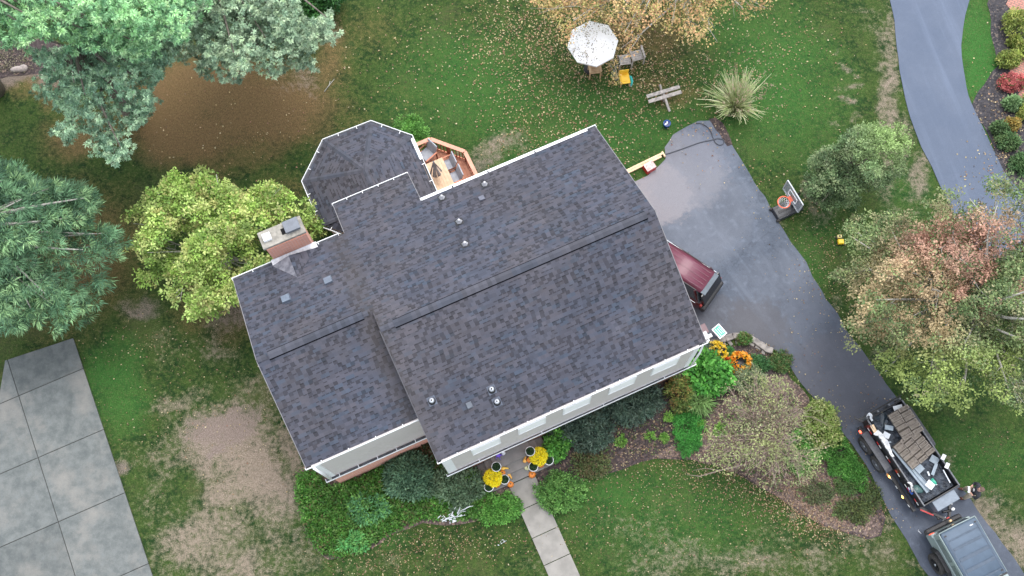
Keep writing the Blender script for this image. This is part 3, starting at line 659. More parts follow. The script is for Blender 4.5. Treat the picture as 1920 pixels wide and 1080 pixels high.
def cap_mat():
    m, t, b = nt('cap_shingles'); uv = t.nodes.new('ShaderNodeTexCoord').outputs['UV']; s = t.nodes.new('ShaderNodeSeparateXYZ'); t.links.new(uv, s.inputs[0])
    w = t.nodes.new('ShaderNodeTexWhiteNoise'); w.noise_dimensions = '1D'; t.links.new(mathn(t, 'FLOOR', mathn(t, 'DIVIDE', s.outputs[0], .145)), w.inputs['W'])
    w2 = t.nodes.new('ShaderNodeTexWhiteNoise'); w2.noise_dimensions = '1D'; t.links.new(mathn(t, 'FLOOR', mathn(t, 'DIVIDE', s.outputs[0], .87)), w2.inputs['W'])
    g = t.nodes.new('ShaderNodeTexCoord').outputs['Object']; n = noise(t, g, 50, 2)
    c = mixc(t, w2.outputs[0], (.050, .056, .075), (.064, .064, .078)); v = mathn(t, 'MULTIPLY', mathn(t, 'MULTIPLY_ADD', w.outputs[0], .45, .8), mathn(t, 'MULTIPLY_ADD', n, .5, .75))
    sc = t.nodes.new('ShaderNodeVectorMath'); sc.operation = 'SCALE'; t.links.new(c, sc.inputs[0]); t.links.new(v, sc.inputs['Scale']); t.links.new(sc.outputs[0], b.inputs['Base Color']); b.inputs['Roughness'].default_value = .85; return m
CAPM = cap_mat()
ridge_vent(-.62, 8.26, RV, ZR, zback, zfront)
ridge_vent(-4.68, -1.42, LRV, ZLR, zback, zleft)
def capline(a, b, w=.09, up_=.010, nm='hip_cap'):
    """overlapping cap shingles laid along a hip or ridge, a and b in house (u, v, z)"""
    a, b = np.array(a), np.array(b); L = np.linalg.norm(b - a); e = (b - a) / L; k = int(L / .145); s_ = np.cross(e, (0, 0, 1)); s_ /= np.linalg.norm(s_); upv = np.cross(s_, e)
    if upv[2] < 0: upv = -upv
    mb = MB()
    for i in range(k):
        p = a + e * (i * .145); q = a + e * ((i + 1) * .145 + .02); lo = up_ + .010; hi = up_
        P_ = [p - s_ * w - upv * .022 + upv * lo, p + upv * (lo + .02), p + s_ * w - upv * .022 + upv * lo]; Q_ = [q - s_ * w - upv * .022 + upv * hi, q + upv * (hi + .02), q + s_ * w - upv * .022 + upv * hi]
        u0 = i * .145 + .02; t4 = lambda: [(u0, .02), (u0, .1), (u0 + .1, .1), (u0 + .1, .02)]
        mb.add([h(*x) for x in P_ + Q_], [(0, 3, 4, 1), (1, 4, 5, 2)], uvs=[t4(), t4()])
    return mb.build(nm, CAPM, house)
capline((MR - .02, RV, ZR), (8.27, RV, ZR)); capline((-1.08, RV, ZR), (-.63, RV, ZR)); capline((LL + .02, LRV, ZLR), (-4.69, LRV, ZLR)); capline((-1.41, LRV, ZLR), (-1.12, LRV, ZLR))

# octagonal bay
BZ, AP = 2.82, (.55, -16.62, 3.75)
oc = [(2.62, -13.6), (2.66, -17.58), (1.50, -18.76), (-.40, -18.80), (-1.69, -17.58), (-1.69, -15.66), (-1.16, -15.12), (-.5, -14.6), (-.5, -13.6)]
bw = MB(); bw.prism([h(*p, 0)[:2] for p in [(2.45, -13.5), (2.48, -17.48), (1.42, -18.58), (-.33, -18.62), (-1.51, -17.50), (-1.51, -15.72), (-1.02, -15.2), (-.6, -14.8), (-.6, -13.5)]], 0, BZ - .08)
bw.build('bay_wall', SIDING, house)
br = MB(); ridge_end = (.55, -13.7, 3.75)
faces = [[(oc[0], BZ), (oc[1], BZ), (AP[:2], AP[2]), (ridge_end[:2], ridge_end[2])]] + [[(oc[i], BZ), (oc[i + 1], BZ), (AP[:2], AP[2])] for i in range(1, 4)] + \
        [[(oc[4], BZ), (oc[5], BZ), ((.55, -15.3), 3.75), (AP[:2], AP[2])], [(oc[5], BZ), (oc[6], BZ), ((.55, -15.3), 3.75)], [(oc[6], BZ), (oc[7], BZ), (ridge_end[:2], 3.75), ((.55, -15.3), 3.75)]]
for fc in faces:
    (p, _), (q, _) = fc[0], fc[1]; e = np.array(q) - np.array(p); e /= np.linalg.norm(e); nn = np.array([e[1], -e[0]])
    uvs = [(float(np.dot(np.array(c) - p, e)), 20 + abs(float(np.dot(np.array(c) - p, nn))) * 1.1) for c, z in fc]
    vs = [h(*c, z) for c, z in fc]; n = len(vs)
    a0 = sum(vs[i][0] * vs[(i + 1) % n][1] - vs[(i + 1) % n][0] * vs[i][1] for i in range(n))
    idx = list(range(n));
    if a0 < 0: idx = idx[::-1]
    br.add(vs, [tuple(idx)], uvs=[[uvs[k] for k in idx]])
br.build('bay_roof', SHINGLE, house)
for k in (1, 2, 3, 4, 5): capline((*oc[k], BZ + .005), AP if k < 5 else (.55, -15.3, 3.75), .095, .006)
capline(AP, (.55, -15.35, 3.75), .095, .008, 'ridge_cap')
for a, b in ((0, 1), (1, 2), (2, 3), (3, 4), (4, 5), (5, 6)):
    p, q = np.array(oc[a]), np.array(oc[b]); e = (q - p) / np.linalg.norm(q - p); o_ = np.array([-e[1], e[0]])
    if np.dot(o_, (p + q) / 2 - np.array([.5, -16])) < 0: o_ = -o_
    gutter('gutter', p - e * .035, q + e * .035, BZ + .0, o_, w=.10, hang=.75, endcap=False)
mb = MB(); hbox(mb, 2.63, 2.73, -17.5, -16.55, BZ + .006, BZ + .016); mb.build('gutter_guard', WHITE, house)

# chimney
c0, c1, w0, w1 = -3.62, -2.10, -14.66, -14.06
ch = MB(); hbox(ch, c0 + .08, c1 - .04, w0 + .05, w1 - .0 + .05, 0, 6.55); cho = ch.build('chimney', BRICK, house); box_uv(cho)
mb = MB(); hbox(mb, c0, c1, w0, w1 + .03, 6.55, 6.68); mb.build('cap', CONCL, cho, bevel=.012)
mb = MB(); hbox(mb, c0 + .13, c0 + .40, w0 + .17, w0 + .43, 6.68, 6.82); mb.build('flue_cover', WHITE, cho, bevel=.01)
mb = MB(); hbox(mb, -2.86, -2.72, w0 + .20, w0 + .42, 6.681, 6.70); mb.build('flue_opening', mat('flue_hole_dark', (.004, .004, .004), .95), cho)  # thin black slab put in for the dark of the flue hole
mb = MB(); hbox(mb, -2.70, -2.22, w0 + .08, w0 + .46, 6.68, 6.82); mb.box(h(-2.46, w0 + .27, 6.85), (.52, .42, .03)); mb.build('flue_hood', GREYP, cho, bevel=.008)
mb = MB(); hbox(mb, c0 - .02, c1 + .10, EV - .11, EV + .10, ZE - .04, ZE + .07); mb.add([h(c0 + .02, w1 + .06, 5.62), h(c1 - .03, w1 + .06, 5.62), h(c1 - .03, EV + .06, 5.57), h(c0 + .02, EV + .06, 5.57)], [(3, 2, 1, 0)]); mb.build('flashing', LEAD, cho)
# cricket behind the chimney
apx = (-3.0, EV + .10, 5.86); dn = (-3.0, EV + .98, zback(EV + .98) + .005)
mb = MB(); A_ = (c0 - .05, EV + .10, zback(EV + .1) + .006); B_ = (c1 + .05, EV + .10, zback(EV + .1) + .006)
dust, t_, b_ = nt('dusty_shingles'); g_ = t_.nodes.new('ShaderNodeTexCoord').outputs['Object']; t_.links.new(mixc(t_, sstep(t_, noise(t_, g_, 5, 5), .35, .65), (.10, .10, .12), (.20, .20, .225)), b_.inputs['Base Color']); b_.inputs['Roughness'].default_value = .85
mb.add([h(*A_), h(*apx), h(*dn)], [(0, 2, 1)], uvs=[[(0, 0), (.8, 1), (0, 1)]]); mb.build('cricket', dust, house)
mb = MB(); mb.add([h(*B_), h(*apx), h(*dn)], [(0, 1, 2)], uvs=[[(0, 0), (0, 1), (.8, 1)]]); mb.build('cricket', SHINGLE, house)

# things on the roof
def on_roof(px, py, zf):
    z = 6.5
    for _ in range(12): u, v = UVp(px, py, z); z = zf(v)
    return u, v, z
def pipe(px, py, zf, tall=.16, style=0):
    u, v, z = on_roof(px, py, zf)
    mb = MB(); sg = PIT if zf is zback else -PIT
    a = [h(u - .14, v - .14, zf(v - .14) + .012), h(u + .14, v - .14, zf(v - .14) + .012), h(u + .14, v + .14, zf(v + .14) + .012), h(u - .14, v + .14, zf(v + .14) + .012)]
    mb.add(a, [(3, 2, 1, 0)]); o_ = mb.build('vent_pipe', mat('vent_flashing', (.10, .115, .15), .6) if style == 0 else BLACK, house)
    mb = MB(); c = h(u, v, z)
    if style == 0:
        mb.lathe(c, [(.125, -.06), (.12, .03), (.10, .07), (.075, .10)], 16); mb.build('rubber_collar', BLACK, o_)
        mb = MB(); mb.lathe(c, [(.075, .09), (.09, .11), (.085, .15), (.05, .17), (.03, .17)], 16); mb.build('pipe', STEEL, o_)
        mb = MB(); mb.lathe(c, [(.028, .168), (.03, .176)], 12); mb.build('pipe_mouth', BLACK, o_)
    else:
        mb.lathe(c, [(.13, -.02), (.10, .06), (.055, .17), (.045, .22)], 5); mb.build('pipe', LEAD, o_)
for p in ((810, 752), (922, 731), (932, 754)): pipe(*p, zfront)
for p in ((909, 346), (861, 416), (872, 458), (829, 371)): pipe(*p, zback, style=1)
def roof_box(px, py, zf, s, hh, m):
    u, v, z = on_roof(px, py, zf); mb = MB(); t = [h(u - s / 2, v - s / 2, zf(v - s / 2)), h(u + s / 2, v - s / 2, zf(v - s / 2)), h(u + s / 2, v + s / 2, zf(v + s / 2)), h(u - s / 2, v + s / 2, zf(v + s / 2))]
    k = .85; cx = sum(p[0] for p in t) / 4; cy = sum(p[1] for p in t) / 4
    vs = t + [(cx + (p[0] - cx) * k, cy + (p[1] - cy) * k, p[2] + hh) for p in t]
    mb.add(vs, [(0, 3, 7, 4), (1, 0, 4, 5), (2, 1, 5, 6), (3, 2, 6, 7), (7, 6, 5, 4)]); mb.build('roof_vent', m, house)
roof_box(880, 760, zfront, .20, .07, GREYP); roof_box(903, 372, zback, .22, .07, mat('dark_vent', (.13, .135, .17), .5))
roof_box(536, 560, zback, .32, .10, mat('blue_grey_vent', (.19, .225, .28), .4, .3)); roof_box(615, 526, zback, .30, .10, mat('blue_grey_vent_b', (.18, .21, .26), .4, .3))

# ------------------------------------------------------------------ foliage
def inpoly(q, poly):
    poly = np.asarray(poly, float); x, y = q[:, 0], q[:, 1]; ins = np.zeros(len(q), bool); j = len(poly) - 1
    for i in range(len(poly)):
        xi, yi = poly[i]; xj, yj = poly[j]
        c = ((yi > y) != (yj > y)) & (x < (xj - xi) * (y - yi) / (yj - yi + 1e-12) + xi); ins ^= c; j = i
    return ins
def leafmesh(name, cen, outd, col, n, spread, size, aspect, m, parent=None, seed=0, radial=0.0, droop=0.0, tonev=.25, flat_=0.0, kind=None, bend=.15, origin=(0, 0, 0), puff=False):
    """n little leaves round every centre; col = one linear colour per centre"""
    rs = np.random.RandomState(seed); N = len(cen); cen = np.asarray(cen, float); outd = np.asarray(outd, float)
    c = np.repeat(cen, n, 0); o = np.repeat(outd, n, 0); k = N * n
    off = rs.normal(0, 1, (k, 3)); ln = np.linalg.norm(off, axis=1, keepdims=True) + 1e-9; off = off / ln * rs.rand(k, 1) ** .5
    if flat_: off[:, 2] *= (1 - flat_)
    d = rs.normal(0, 1, (k, 3)) * (1 - radial) + (o * .9 + off * 1.4) * radial * 1.6
    if puff: d = off * 1.0 + o * .55 + rs.normal(0, .12, (k, 3))
    d[:, 2] -= droop; d /= np.linalg.norm(d, axis=1, keepdims=True) + 1e-9
    p = c + off * np.asarray(spread)
    nn = rs.normal(0, 1, (k, 3)) * .7 + np.array([0, 0, 1.0]) + o * .4
    sd_ = np.cross(nn, d); sd_ /= np.linalg.norm(sd_, axis=1, keepdims=True) + 1e-9; nn = np.cross(d, sd_)
    sz = size * (.65 + .7 * rs.rand(k, 1)); w = sz * aspect * .5
    a = p; b = p + d * sz * .45 + sd_ * w + nn * sz * bend * .5; e = p + d * sz - nn * sz * bend; f = p + d * sz * .45 - sd_ * w + nn * sz * bend * .5
    V = np.stack([a, b, e, f], 1).reshape(-1, 3) - np.asarray(origin)
    me = bpy.data.meshes.new(name); me.vertices.add(4 * k); me.vertices.foreach_set('co', V.astype(np.float32).ravel())
    me.loops.add(4 * k); me.loops.foreach_set('vertex_index', np.arange(4 * k, dtype=np.int32))
    me.polygons.add(k); me.polygons.foreach_set('loop_start', np.arange(k, dtype=np.int32) * 4); me.polygons.foreach_set('loop_total', np.full(k, 4, np.int32)); me.update()
    cc = np.repeat(np.asarray(col, float), n, 0) * (1 - tonev + 2 * tonev * rs.rand(k, 1))
    at = me.attributes.new('lc', 'FLOAT_VECTOR', 'FACE'); at.data.foreach_set('vector', cc.astype(np.float32).ravel())
    me.materials.append(m); ob = bpy.data.objects.new(name, me); C.objects.link(ob)
    if parent is not None: ob.parent = parent
    if kind: ob['kind'] = kind
    return ob
def pal(rs, n, cols, wts=None):
    cols = np.array(cols, float); i = rs.choice(len(cols), n, p=None if wts is None else np.array(wts) / sum(wts)); j = rs.choice(len(cols), n); t = rs.rand(n, 1) * .4
    return cols[i] * (1 - t) + cols[j] * t
def ell_pts(rs, c, r, n, zmin=-.5, shell=.5):
    d = rs.normal(0, 1, (n * 3, 3)); d /= np.linalg.norm(d, axis=1, keepdims=True); d = d[d[:, 2] > zmin][:n]
    lump = 1 + .22 * (fbm(d[:, 0] * 3 + 7, d[:, 1] * 3 + d[:, 2] * 2, 1.0, int(rs.randint(999))) - .5) * 2
    rr = (1 - shell * rs.rand(len(d), 1) ** 1.6) * lump[:, None]
    return np.asarray(c) + d * np.asarray(r) * rr, d
def curve_pts(a, b, rs, sag=0.0, k=6, wig=.06):
    a, b = np.asarray(a, float), np.asarray(b, float); L = np.linalg.norm(b - a); pts = []
    w = rs.normal(0, wig * L, 3)
    for i in range(k + 1):
        s = i / k; p = a + (b - a) * s + w * math.sin(PI * s) * .5; p[2] += sag * L * math.sin(PI * s) + 0; pts.append(p)
    return pts
def crown(name, label, cat, base, ells, poly, cols, wts=None, nb=60, per=10, bough=(.8, .8, .35), leaves=14, spread=.28, size=.13, aspect=.6, m=LEAF, bark=BARK, seed=1, trunk_r=.2,
          group=None, colfn=None, radial=.3, droop=0, fork=.35, limbs=26, twigs=0, zmin=-.45, shell=.55, fuzz=7, trunk_h=None, elong=False, flat_=.35, extra=None, tonev=.28, sag=.08, stems=1, gain=1.4, twl=1.0, limb_m=None, wig=.05, puff=False):
    rs = np.random.RandomState(seed); bx, by = base
    root = thing(name, label, cat, (bx, by, 0), 0, group)
    org = np.array([bx, by, 0.0]); B = []; D = []
    vol = np.array([e[1][0] * e[1][1] for e in ells]); cnt = np.maximum(4, (nb * vol / vol.sum()).astype(int))
    for e, k in zip(ells, cnt):
        p, d = ell_pts(rs, e[0], e[1], int(k * 1.0) + 2, zmin, shell); B.append(p); D.append(d)
    B = np.concatenate(B); D = np.concatenate(D)
    # clusters inside every bough
    cen = []; out = []; tone = []
    for b, d in zip(B, D):
        rad = np.array([b[0] - bx, b[1] - by, 0]); L = np.linalg.norm(rad) + 1e-6; rad /= L; tan_ = np.array([-rad[1], rad[0], 0]); tv = rs.rand()
        q = rs.normal(0, 1, (per, 3)); q /= np.maximum(1, np.linalg.norm(q, axis=1, keepdims=True) / 1.3)
        s = bough
        if elong: off = q[:, 0:1] * rad * s[0] * 1.7 + q[:, 1:2] * tan_ * s[1] * .55 * (1.25 - .5 * q[:, 0:1]) + q[:, 2:3] * np.array([0, 0, s[2]]) - np.array([0, 0, 1]) * (np.abs(q[:, 0:1]) * s[0] * .25)
        else: off = q * np.array(s)
        cen.append(b + off); o_ = np.tile(d * .6 + np.array([0, 0, .5]), (per, 1)) + off * .6
        if elong: o_ = o_ * .3 + rad * 1.0 + q[:, 1:2] * tan_ * .7
        out.append(o_ / (np.linalg.norm(o_, axis=1, keepdims=True) + 1e-9)); tone.append(np.full(per, tv))
    cen = np.concatenate(cen); out = np.concatenate(out); tone = np.concatenate(tone)
    ok = cen[:, 2] > .15
    if poly is not None:
        pq = proj(cen); fz = np.stack([fbm(cen[:, 0], cen[:, 1], 1.7, seed + 5) - .5, fbm(cen[:, 0] + 40, cen[:, 1], 1.7, seed + 6) - .5], -1) * 4 * fuzz
        ok &= inpoly(pq + fz, poly)
    cen, out, tone = cen[ok], out[ok], tone[ok]
    col = pal(rs, len(cen), cols, wts)
    if colfn is not None: col = colfn(cen, proj(cen), col, rs)
    col = np.clip(col * (.72 + .56 * tone[:, None]) * gain, 0, .95)
    leafmesh('crown', cen, out, col, leaves, spread, size, aspect, m, root, seed, radial, droop, tonev, flat_, origin=org, puff=puff)
    # trunk and limbs
    top = max(e[0][2] + e[1][2] * .5 for e in ells); th = trunk_h or top * fork
    mc = np.mean([e[0] for e in ells], 0); tk = MB()
    for st in range(stems):
        ang = 2 * PI * st / stems; dx, dy = (math.cos(ang) * .35, math.sin(ang) * .35) if stems > 1 else (0, 0)
        pts = curve_pts((dx * .4, dy * .4, -.1), (dx + (mc[0] - bx) * .3, dy + (mc[1] - by) * .3, th), rs, 0, 5, .02)
        tk.tube(pts, [trunk_r * (1.25 - .5 * i / 5) / (1 if stems == 1 else 1.8) for i in range(6)], 9)
    tko = tk.build('trunk', bark, root)
    fk = np.array([(mc[0] - bx) * .3, (mc[1] - by) * .3, th]); lm_ = MB()
    sel = B[(proj(B)[:, 0] > -150) & (proj(B)[:, 0] < 2070)] if len(B) > limbs else B
    if poly is not None and len(sel): sel = sel[inpoly(proj(sel), poly)] if inpoly(proj(sel), poly).any() else sel
    idx = rs.permutation(len(sel))[:limbs]; ends = []
    for i in idx:
        e = sel[i] - org
        st = fk * (.55 + .45 * rs.rand()) if not elong else np.array([fk[0] * .5, fk[1] * .5, min(max(.8, e[2] * 1.02 + .25), top)])
        pts = curve_pts(st, e, rs, sag, 6, wig); r0 = trunk_r * (.20 + .22 * rs.rand()); lm_.tube(pts, [max(.012, r0 * (1 - .8 * j / 6)) for j in range(7)], 5); ends.append((pts, r0))
    if elong:
        lm_.tube([fk, (fk[0], fk[1], top * .98)], [trunk_r * .7, .03], 7)
    for _ in range(twigs):
        pts, r0 = ends[rs.randint(len(ends))]; j = rs.randint(2, 6); a = pts[j]; dd = pts[j + 1] - pts[j - 1]; dd /= np.linalg.norm(dd) + 1e-9
        e = a + (dd + rs.normal(0, .55, 3) * np.array([1, 1, .4])) * (.35 + .7 * rs.rand()) * twl
        if poly is not None and not inpoly(proj((e + org)[None]), poly)[0]: continue
        if e[2] < .05: e[2] = .1
        tp_ = curve_pts(a, e, rs, .04, 5, .16); lm_.tube(tp_, [max(.006, min(.016, r0 * .35) * (1 - .7 * q / 5)) for q in range(6)], 4)
        for _k in range(2):
            j = rs.randint(1, 5); e2 = tp_[j] + (e - a) * .35 + rs.normal(0, .14, 3); lm_.tube([tp_[j], (tp_[j] + e2) / 2 + rs.normal(0, .02, 3), e2], [.007, .006, .004], 3)
    if extra:
        for pts, r0, r1 in extra:
            k = len(pts) - 1; lm_.tube([np.array(p) - org for p in pts], [r0 + (r1 - r0) * j / k for j in range(k + 1)], 6)
    lm_.build('limbs', limb_m or bark, tko)
    return root

# --- evergreens on the left
PG = [(.19, .34, .20), (.14, .27, .17), (.24, .40, .24), (.10, .20, .13), (.29, .45, .27)]
def bright_top(cen, pq, col, rs):       # leaf colour turns lighter and yellower towards the crown top
    k = np.clip((cen[:, 2:3] - 5.5) / 5, 0, 1); return col * (1 - k) + (col * np.array([1.12, 1.12, .92])) * k
tp = C3 = P3
crown('pine_tree', 'tall blue-green pine filling the top left corner of the picture', 'tree', P(-10, 170), [(P3(120, 20, 9.0), (4.4, 3.0, 3.5)), (P3(-40, 20, 8.5), (3, 3, 3.5)), (P3(260, 10, 8.0), (3.4, 2.6, 3))],
      [(-160, -160), (380, -160), (400, 10), (350, 60), (300, 100), (240, 112), (200, 90), (130, 96), (106, 66), (70, 72), (48, 92), (-160, 110)], PG, nb=230, per=27, bough=(.60, .60, .20), leaves=30, spread=.06, size=.115, aspect=.30, puff=True, m=NEEDLE, seed=3, trunk_r=.35, radial=.85, colfn=bright_top, elong=True, limbs=40, fork=.8, flat_=.2, droop=-.1, gain=1.75)
crown('pine_tree', 'blue-green pine with ragged drooping boughs beside the brown needle litter', 'tree', P(255, 225), [(P3(185, 170, 5.0), (3.5, 3.6, 2.8)), (P3(255, 120, 5.5), (2.6, 2.4, 2.4))],
      [(60, 90), (120, 96), (170, 60), (330, 70), (338, 100), (312, 118), (300, 142), (286, 176), (308, 190), (284, 206), (270, 232), (238, 256), (240, 290), (216, 314), (196, 300), (165, 285), (150, 238), (132, 264), (98, 256), (114, 216), (90, 192), (60, 172), (54, 158), (84, 132), (62, 100)],
      [(.20, .31, .205), (.145, .24, .16), (.26, .37, .24), (.10, .17, .11), (.31, .42, .27)], nb=185, per=27, bough=(.54, .54, .18), leaves=30, spread=.06, size=.105, aspect=.30, puff=True, m=NEEDLE, seed=4, trunk_r=.28, radial=.85, elong=True, limbs=36, fork=.8, fuzz=9, flat_=.2, gain=2.0)
crown('pine_tree', 'grey-green pine whose boughs reach over the lawn right of the others', 'tree', P(470, 70), [(P3(470, 30, 5.6), (4.3, 3.0, 2.6)), (P3(330, 40, 5.6), (2.6, 2.6, 2.4)), (P3(560, 60, 4.6), (1.9, 2.2, 1.8))],
      [(290, -160), (560, -160), (545, -20), (560, 30), (585, 44), (620, 18), (616, 48), (633, 72), (605, 82), (572, 96), (588, 108), (600, 138), (578, 130), (566, 134), (560, 156), (545, 142), (520, 150), (500, 156), (480, 132), (468, 118), (456, 164), (432, 150), (405, 146), (375, 132), (382, 104), (340, 112), (300, 100)],
      [(.225, .31, .205), (.165, .245, .165), (.28, .36, .24), (.115, .175, .115), (.32, .40, .26)], nb=215, per=27, bough=(.54, .54, .18), leaves=30, spread=.06, size=.105, aspect=.30, puff=True, m=NEEDLE, seed=5, trunk_r=.3, radial=.85, elong=True, limbs=36, fork=.8, fuzz=9, flat_=.2, gain=1.8)
crown('spruce_tree', 'dark green feathery spruce with bare grey branches above the concrete pad', 'tree', P(75, 520), [(P3(70, 470, 3.6), (3.6, 3.5, 3.6)), (P3(-20, 450, 4.2), (3.4, 3.4, 3.6))],
      [(-160, 310), (-30, 300), (25, 308), (50, 330), (75, 352), (110, 345), (150, 350), (180, 368), (196, 385), (180, 402), (215, 425), (238, 445), (232, 480), (205, 480), (198, 500), (210, 530), (185, 545), (190, 575), (150, 600), (128, 592), (112, 634), (84, 615), (70, 622), (60, 590), (36, 628), (0, 620), (-160, 660)],
      [(.085, .175, .09), (.055, .12, .065), (.12, .23, .115), (.19, .31, .14), (.035, .08, .045)], nb=165, per=17, bough=(.70, .55, .14), leaves=38, spread=.18, size=.21, aspect=.12, m=NEEDLE, seed=6, trunk_r=.26, radial=.75, elong=True, limbs=70, fork=.85, fuzz=8, bark=BARKP, zmin=-.3, shell=.6, sag=.03, tonev=.42, gain=1.4)
crown('leafy_tree', 'lime green broadleaf tree beside the brick chimney', 'tree', P(425, 505), [(P3(410, 455, 3.3), (3.0, 2.9, 1.9)), (P3(340, 440, 3.0), (2.0, 2.4, 1.6)), (P3(500, 410, 3.0), (2.4, 1.8, 1.5))],
      [(240, 382), (262, 362), (296, 350), (330, 328), (368, 316), (408, 322), (412, 342), (455, 338), (496, 336), (528, 350), (566, 372), (585, 400), (610, 440), (560, 520), (470, 560), (446, 574), (420, 560), (400, 590), (380, 580), (360, 600), (340, 606), (332, 580), (306, 560), (280, 548), (238, 538), (236, 516), (270, 512), (300, 500), (262, 480), (236, 474), (262, 440), (238, 412)],
      [(.28, .40, .095), (.21, .33, .070), (.37, .47, .15), (.13, .22, .05), (.38, .42, .16), (.30, .30, .11)], nb=125, per=16, bough=(.33, .33, .17), leaves=24, spread=.20, size=.112, aspect=.6, seed=7, trunk_r=.16, limbs=40, twigs=60, fuzz=11, gain=1.45, bark=BARKP)
crown('clipped_shrub', 'rounded green evergreen shrub behind the bay roof gutter', 'shrub', P(775, 262), [(P3(772, 254, .8), (.62, .6, .75))], None, [(.10, .25, .05), (.07, .18, .04), (.15, .32, .07)], nb=40, per=14, bough=(.16, .16, .12), leaves=14, spread=.09, size=.10, aspect=.3, m=NEEDLE, seed=8, trunk_r=.05, limbs=6, radial=.7)
crown('bushy_shrub', 'dark green bush under the pine at the top edge', 'shrub', P(585, 8), [(P3(585, -6, .9), (1.2, .9, .9))], None, [(.03, .11, .025), (.05, .15, .035), (.02, .07, .02)], nb=50, per=14, bough=(.25, .25, .16), leaves=14, spread=.15, size=.13, aspect=.5, seed=9, trunk_r=.06, limbs=8)
# --- tree turning yellow at the top
AUT = [(.46, .31, .14), (.38, .34, .12), (.52, .29, .15), (.24, .25, .08), (.56, .41, .20), (.34, .22, .11)]
def tw(*pp): return [P3(*p) for p in pp]
crown('autumn_tree', 'half-bare tree with tan and yellow leaves over the lawn furniture', 'tree', P(1240, -60), [(P3(1235, 10, 4.6), (3.6, 2.2, 1.5)), (P3(1080, 10, 3.4), (2.4, 2.0, 1.2)), (P3(1400, -20, 4.6), (2, 1.6, 1.2))],
      [(975, -160), (990, 0), (1015, 34), (1042, 60), (1050, 108), (1066, 118), (1064, 70), (1086, 42), (1112, 34), (1150, 44), (1162, 78), (1165, 104), (1190, 110), (1215, 92), (1232, 74), (1262, 82), (1276, 96), (1290, 78), (1336, 84), (1342, 50), (1330, 20), (1380, 10), (1390, 30), (1420, 30), (1450, 4), (1480, -160)],
      AUT, nb=120, per=15, bough=(.42, .42, .22), leaves=8, spread=.26, size=.092, aspect=.65, seed=10, trunk_r=.2, limbs=50, twigs=420, fuzz=8, bark=BARKP, shell=.75, gain=1.2,
      extra=[(tw((1290, -20, 4), (1250, 20, 4.2), (1205, 60, 4), (1165, 90, 3.6)), .05, .01), (tw((1205, 60, 4), (1178, 98, 3.4), (1160, 118, 2.6), (1146, 140, 1.9)), .022, .006), (tw((1290, 0, 4), (1320, 40, 4.2), (1345, 78, 3.8)), .04, .01)])
crown('fallen_branch', 'thin leafy branch drooping left of the two grey chairs', 'branch', P(1160, 150), [(P3(1150, 140, .6), (.45, .9, .35))], [(1138, 112), (1165, 108), (1168, 130), (1160, 158), (1140, 160)], AUT, nb=14, per=6, bough=(.14, .2, .1), leaves=4, spread=.13, size=.08, aspect=.6, seed=110, trunk_r=.03, limbs=12, twigs=10, fuzz=3, bark=BARKP)
# --- ornamental tree, lower side of the lane
def t6c(cen, pq, col, rs):  # lit upper-right side of the crown put into the leaf colour
    k = np.clip((pq[:, 0:1] - 1590) / 80, 0, 1) * np.clip((330 - pq[:, 1:2]) / 60, 0, 1); return col * (1 - k) + np.array([(.21, .30, .11)]) * (.7 + .6 * rs.rand(len(col), 1)) * k
crown('ornamental_tree', 'small round grey-green tree with the side next to the lane coloured as lit', 'tree', P(1555, 352), [(P3(1612, 300, 2.7), (1.95, 1.75, 1.4)), (P3(1560, 345, 1.5), (1.1, 1.0, 1.0))],
      [(1522, 300), (1540, 278), (1572, 268), (1588, 246), (1622, 230), (1640, 226), (1662, 234), (1704, 232), (1704, 256), (1712, 276), (1698, 292), (1690, 322), (1664, 345), (1640, 360), (1604, 384), (1572, 388), (1545, 386), (1515, 372), (1502, 345)],
      [(.13, .20, .09), (.095, .155, .07), (.18, .25, .11), (.07, .11, .055), (.22, .27, .14)], nb=105, per=18, bough=(.26, .26, .17), leaves=22, spread=.15, size=.082, aspect=.5, seed=11, trunk_r=.09, limbs=40, twigs=40, fuzz=5, colfn=t6c, stems=3)
# --- big maple on the right
def mapc(cen, pq, col, rs):
    x, y = pq[:, 0:1], pq[:, 1:2]; r = rs.rand(len(col), 1)
    f = fbm(cen[:, 0] + 3, cen[:, 1], .75, 77)[:, None]
    red = np.clip(1.2 - np.sqrt(((x - 1820) / 165) ** 2 + ((y - 490) / 105) ** 2), 0, .75) * (f > .40)
    tan_ = np.clip(1.2 - np.sqrt(((x - 1700) / 130) ** 2 + ((y - 580) / 100) ** 2), 0, 1) * (f > .5)
    yel = np.clip((y - 640) / 70, 0, 1) * (f > .40)
    c = col
    for k, q in ((red, (.40, .225, .17)), (tan_, (.34, .26, .15)), (yel, (.235, .30, .085))):
        k = np.clip(k * 1.8, 0, .9) * (r < .8); c = c * (1 - k) + np.array(q) * (.75 + .5 * rs.rand(len(col), 1)) * k
    return c
mpoly = [(1572, 420), (1600, 402), (1640, 396), (1672, 412), (1700, 400), (1716, 374), (1745, 380), (1770, 352), (1815, 348), (1828, 332), (1868, 332), (1900, 320), (2080, 300), (2080, 780), (1960, 770), (1925, 772), (1890, 762), (1872, 740), (1830, 745), (1812, 770), (1795, 776), (1776, 764), (1752, 768), (1730, 752), (1712, 756), (1702, 728), (1672, 712), (1640, 690), (1602, 660), (1586, 642), (1596, 622), (1578, 608), (1592, 590), (1612, 566), (1592, 540), (1572, 520), (1560, 505), (1590, 492), (1602, 470), (1582, 444)]
fkx = (1792, 590)
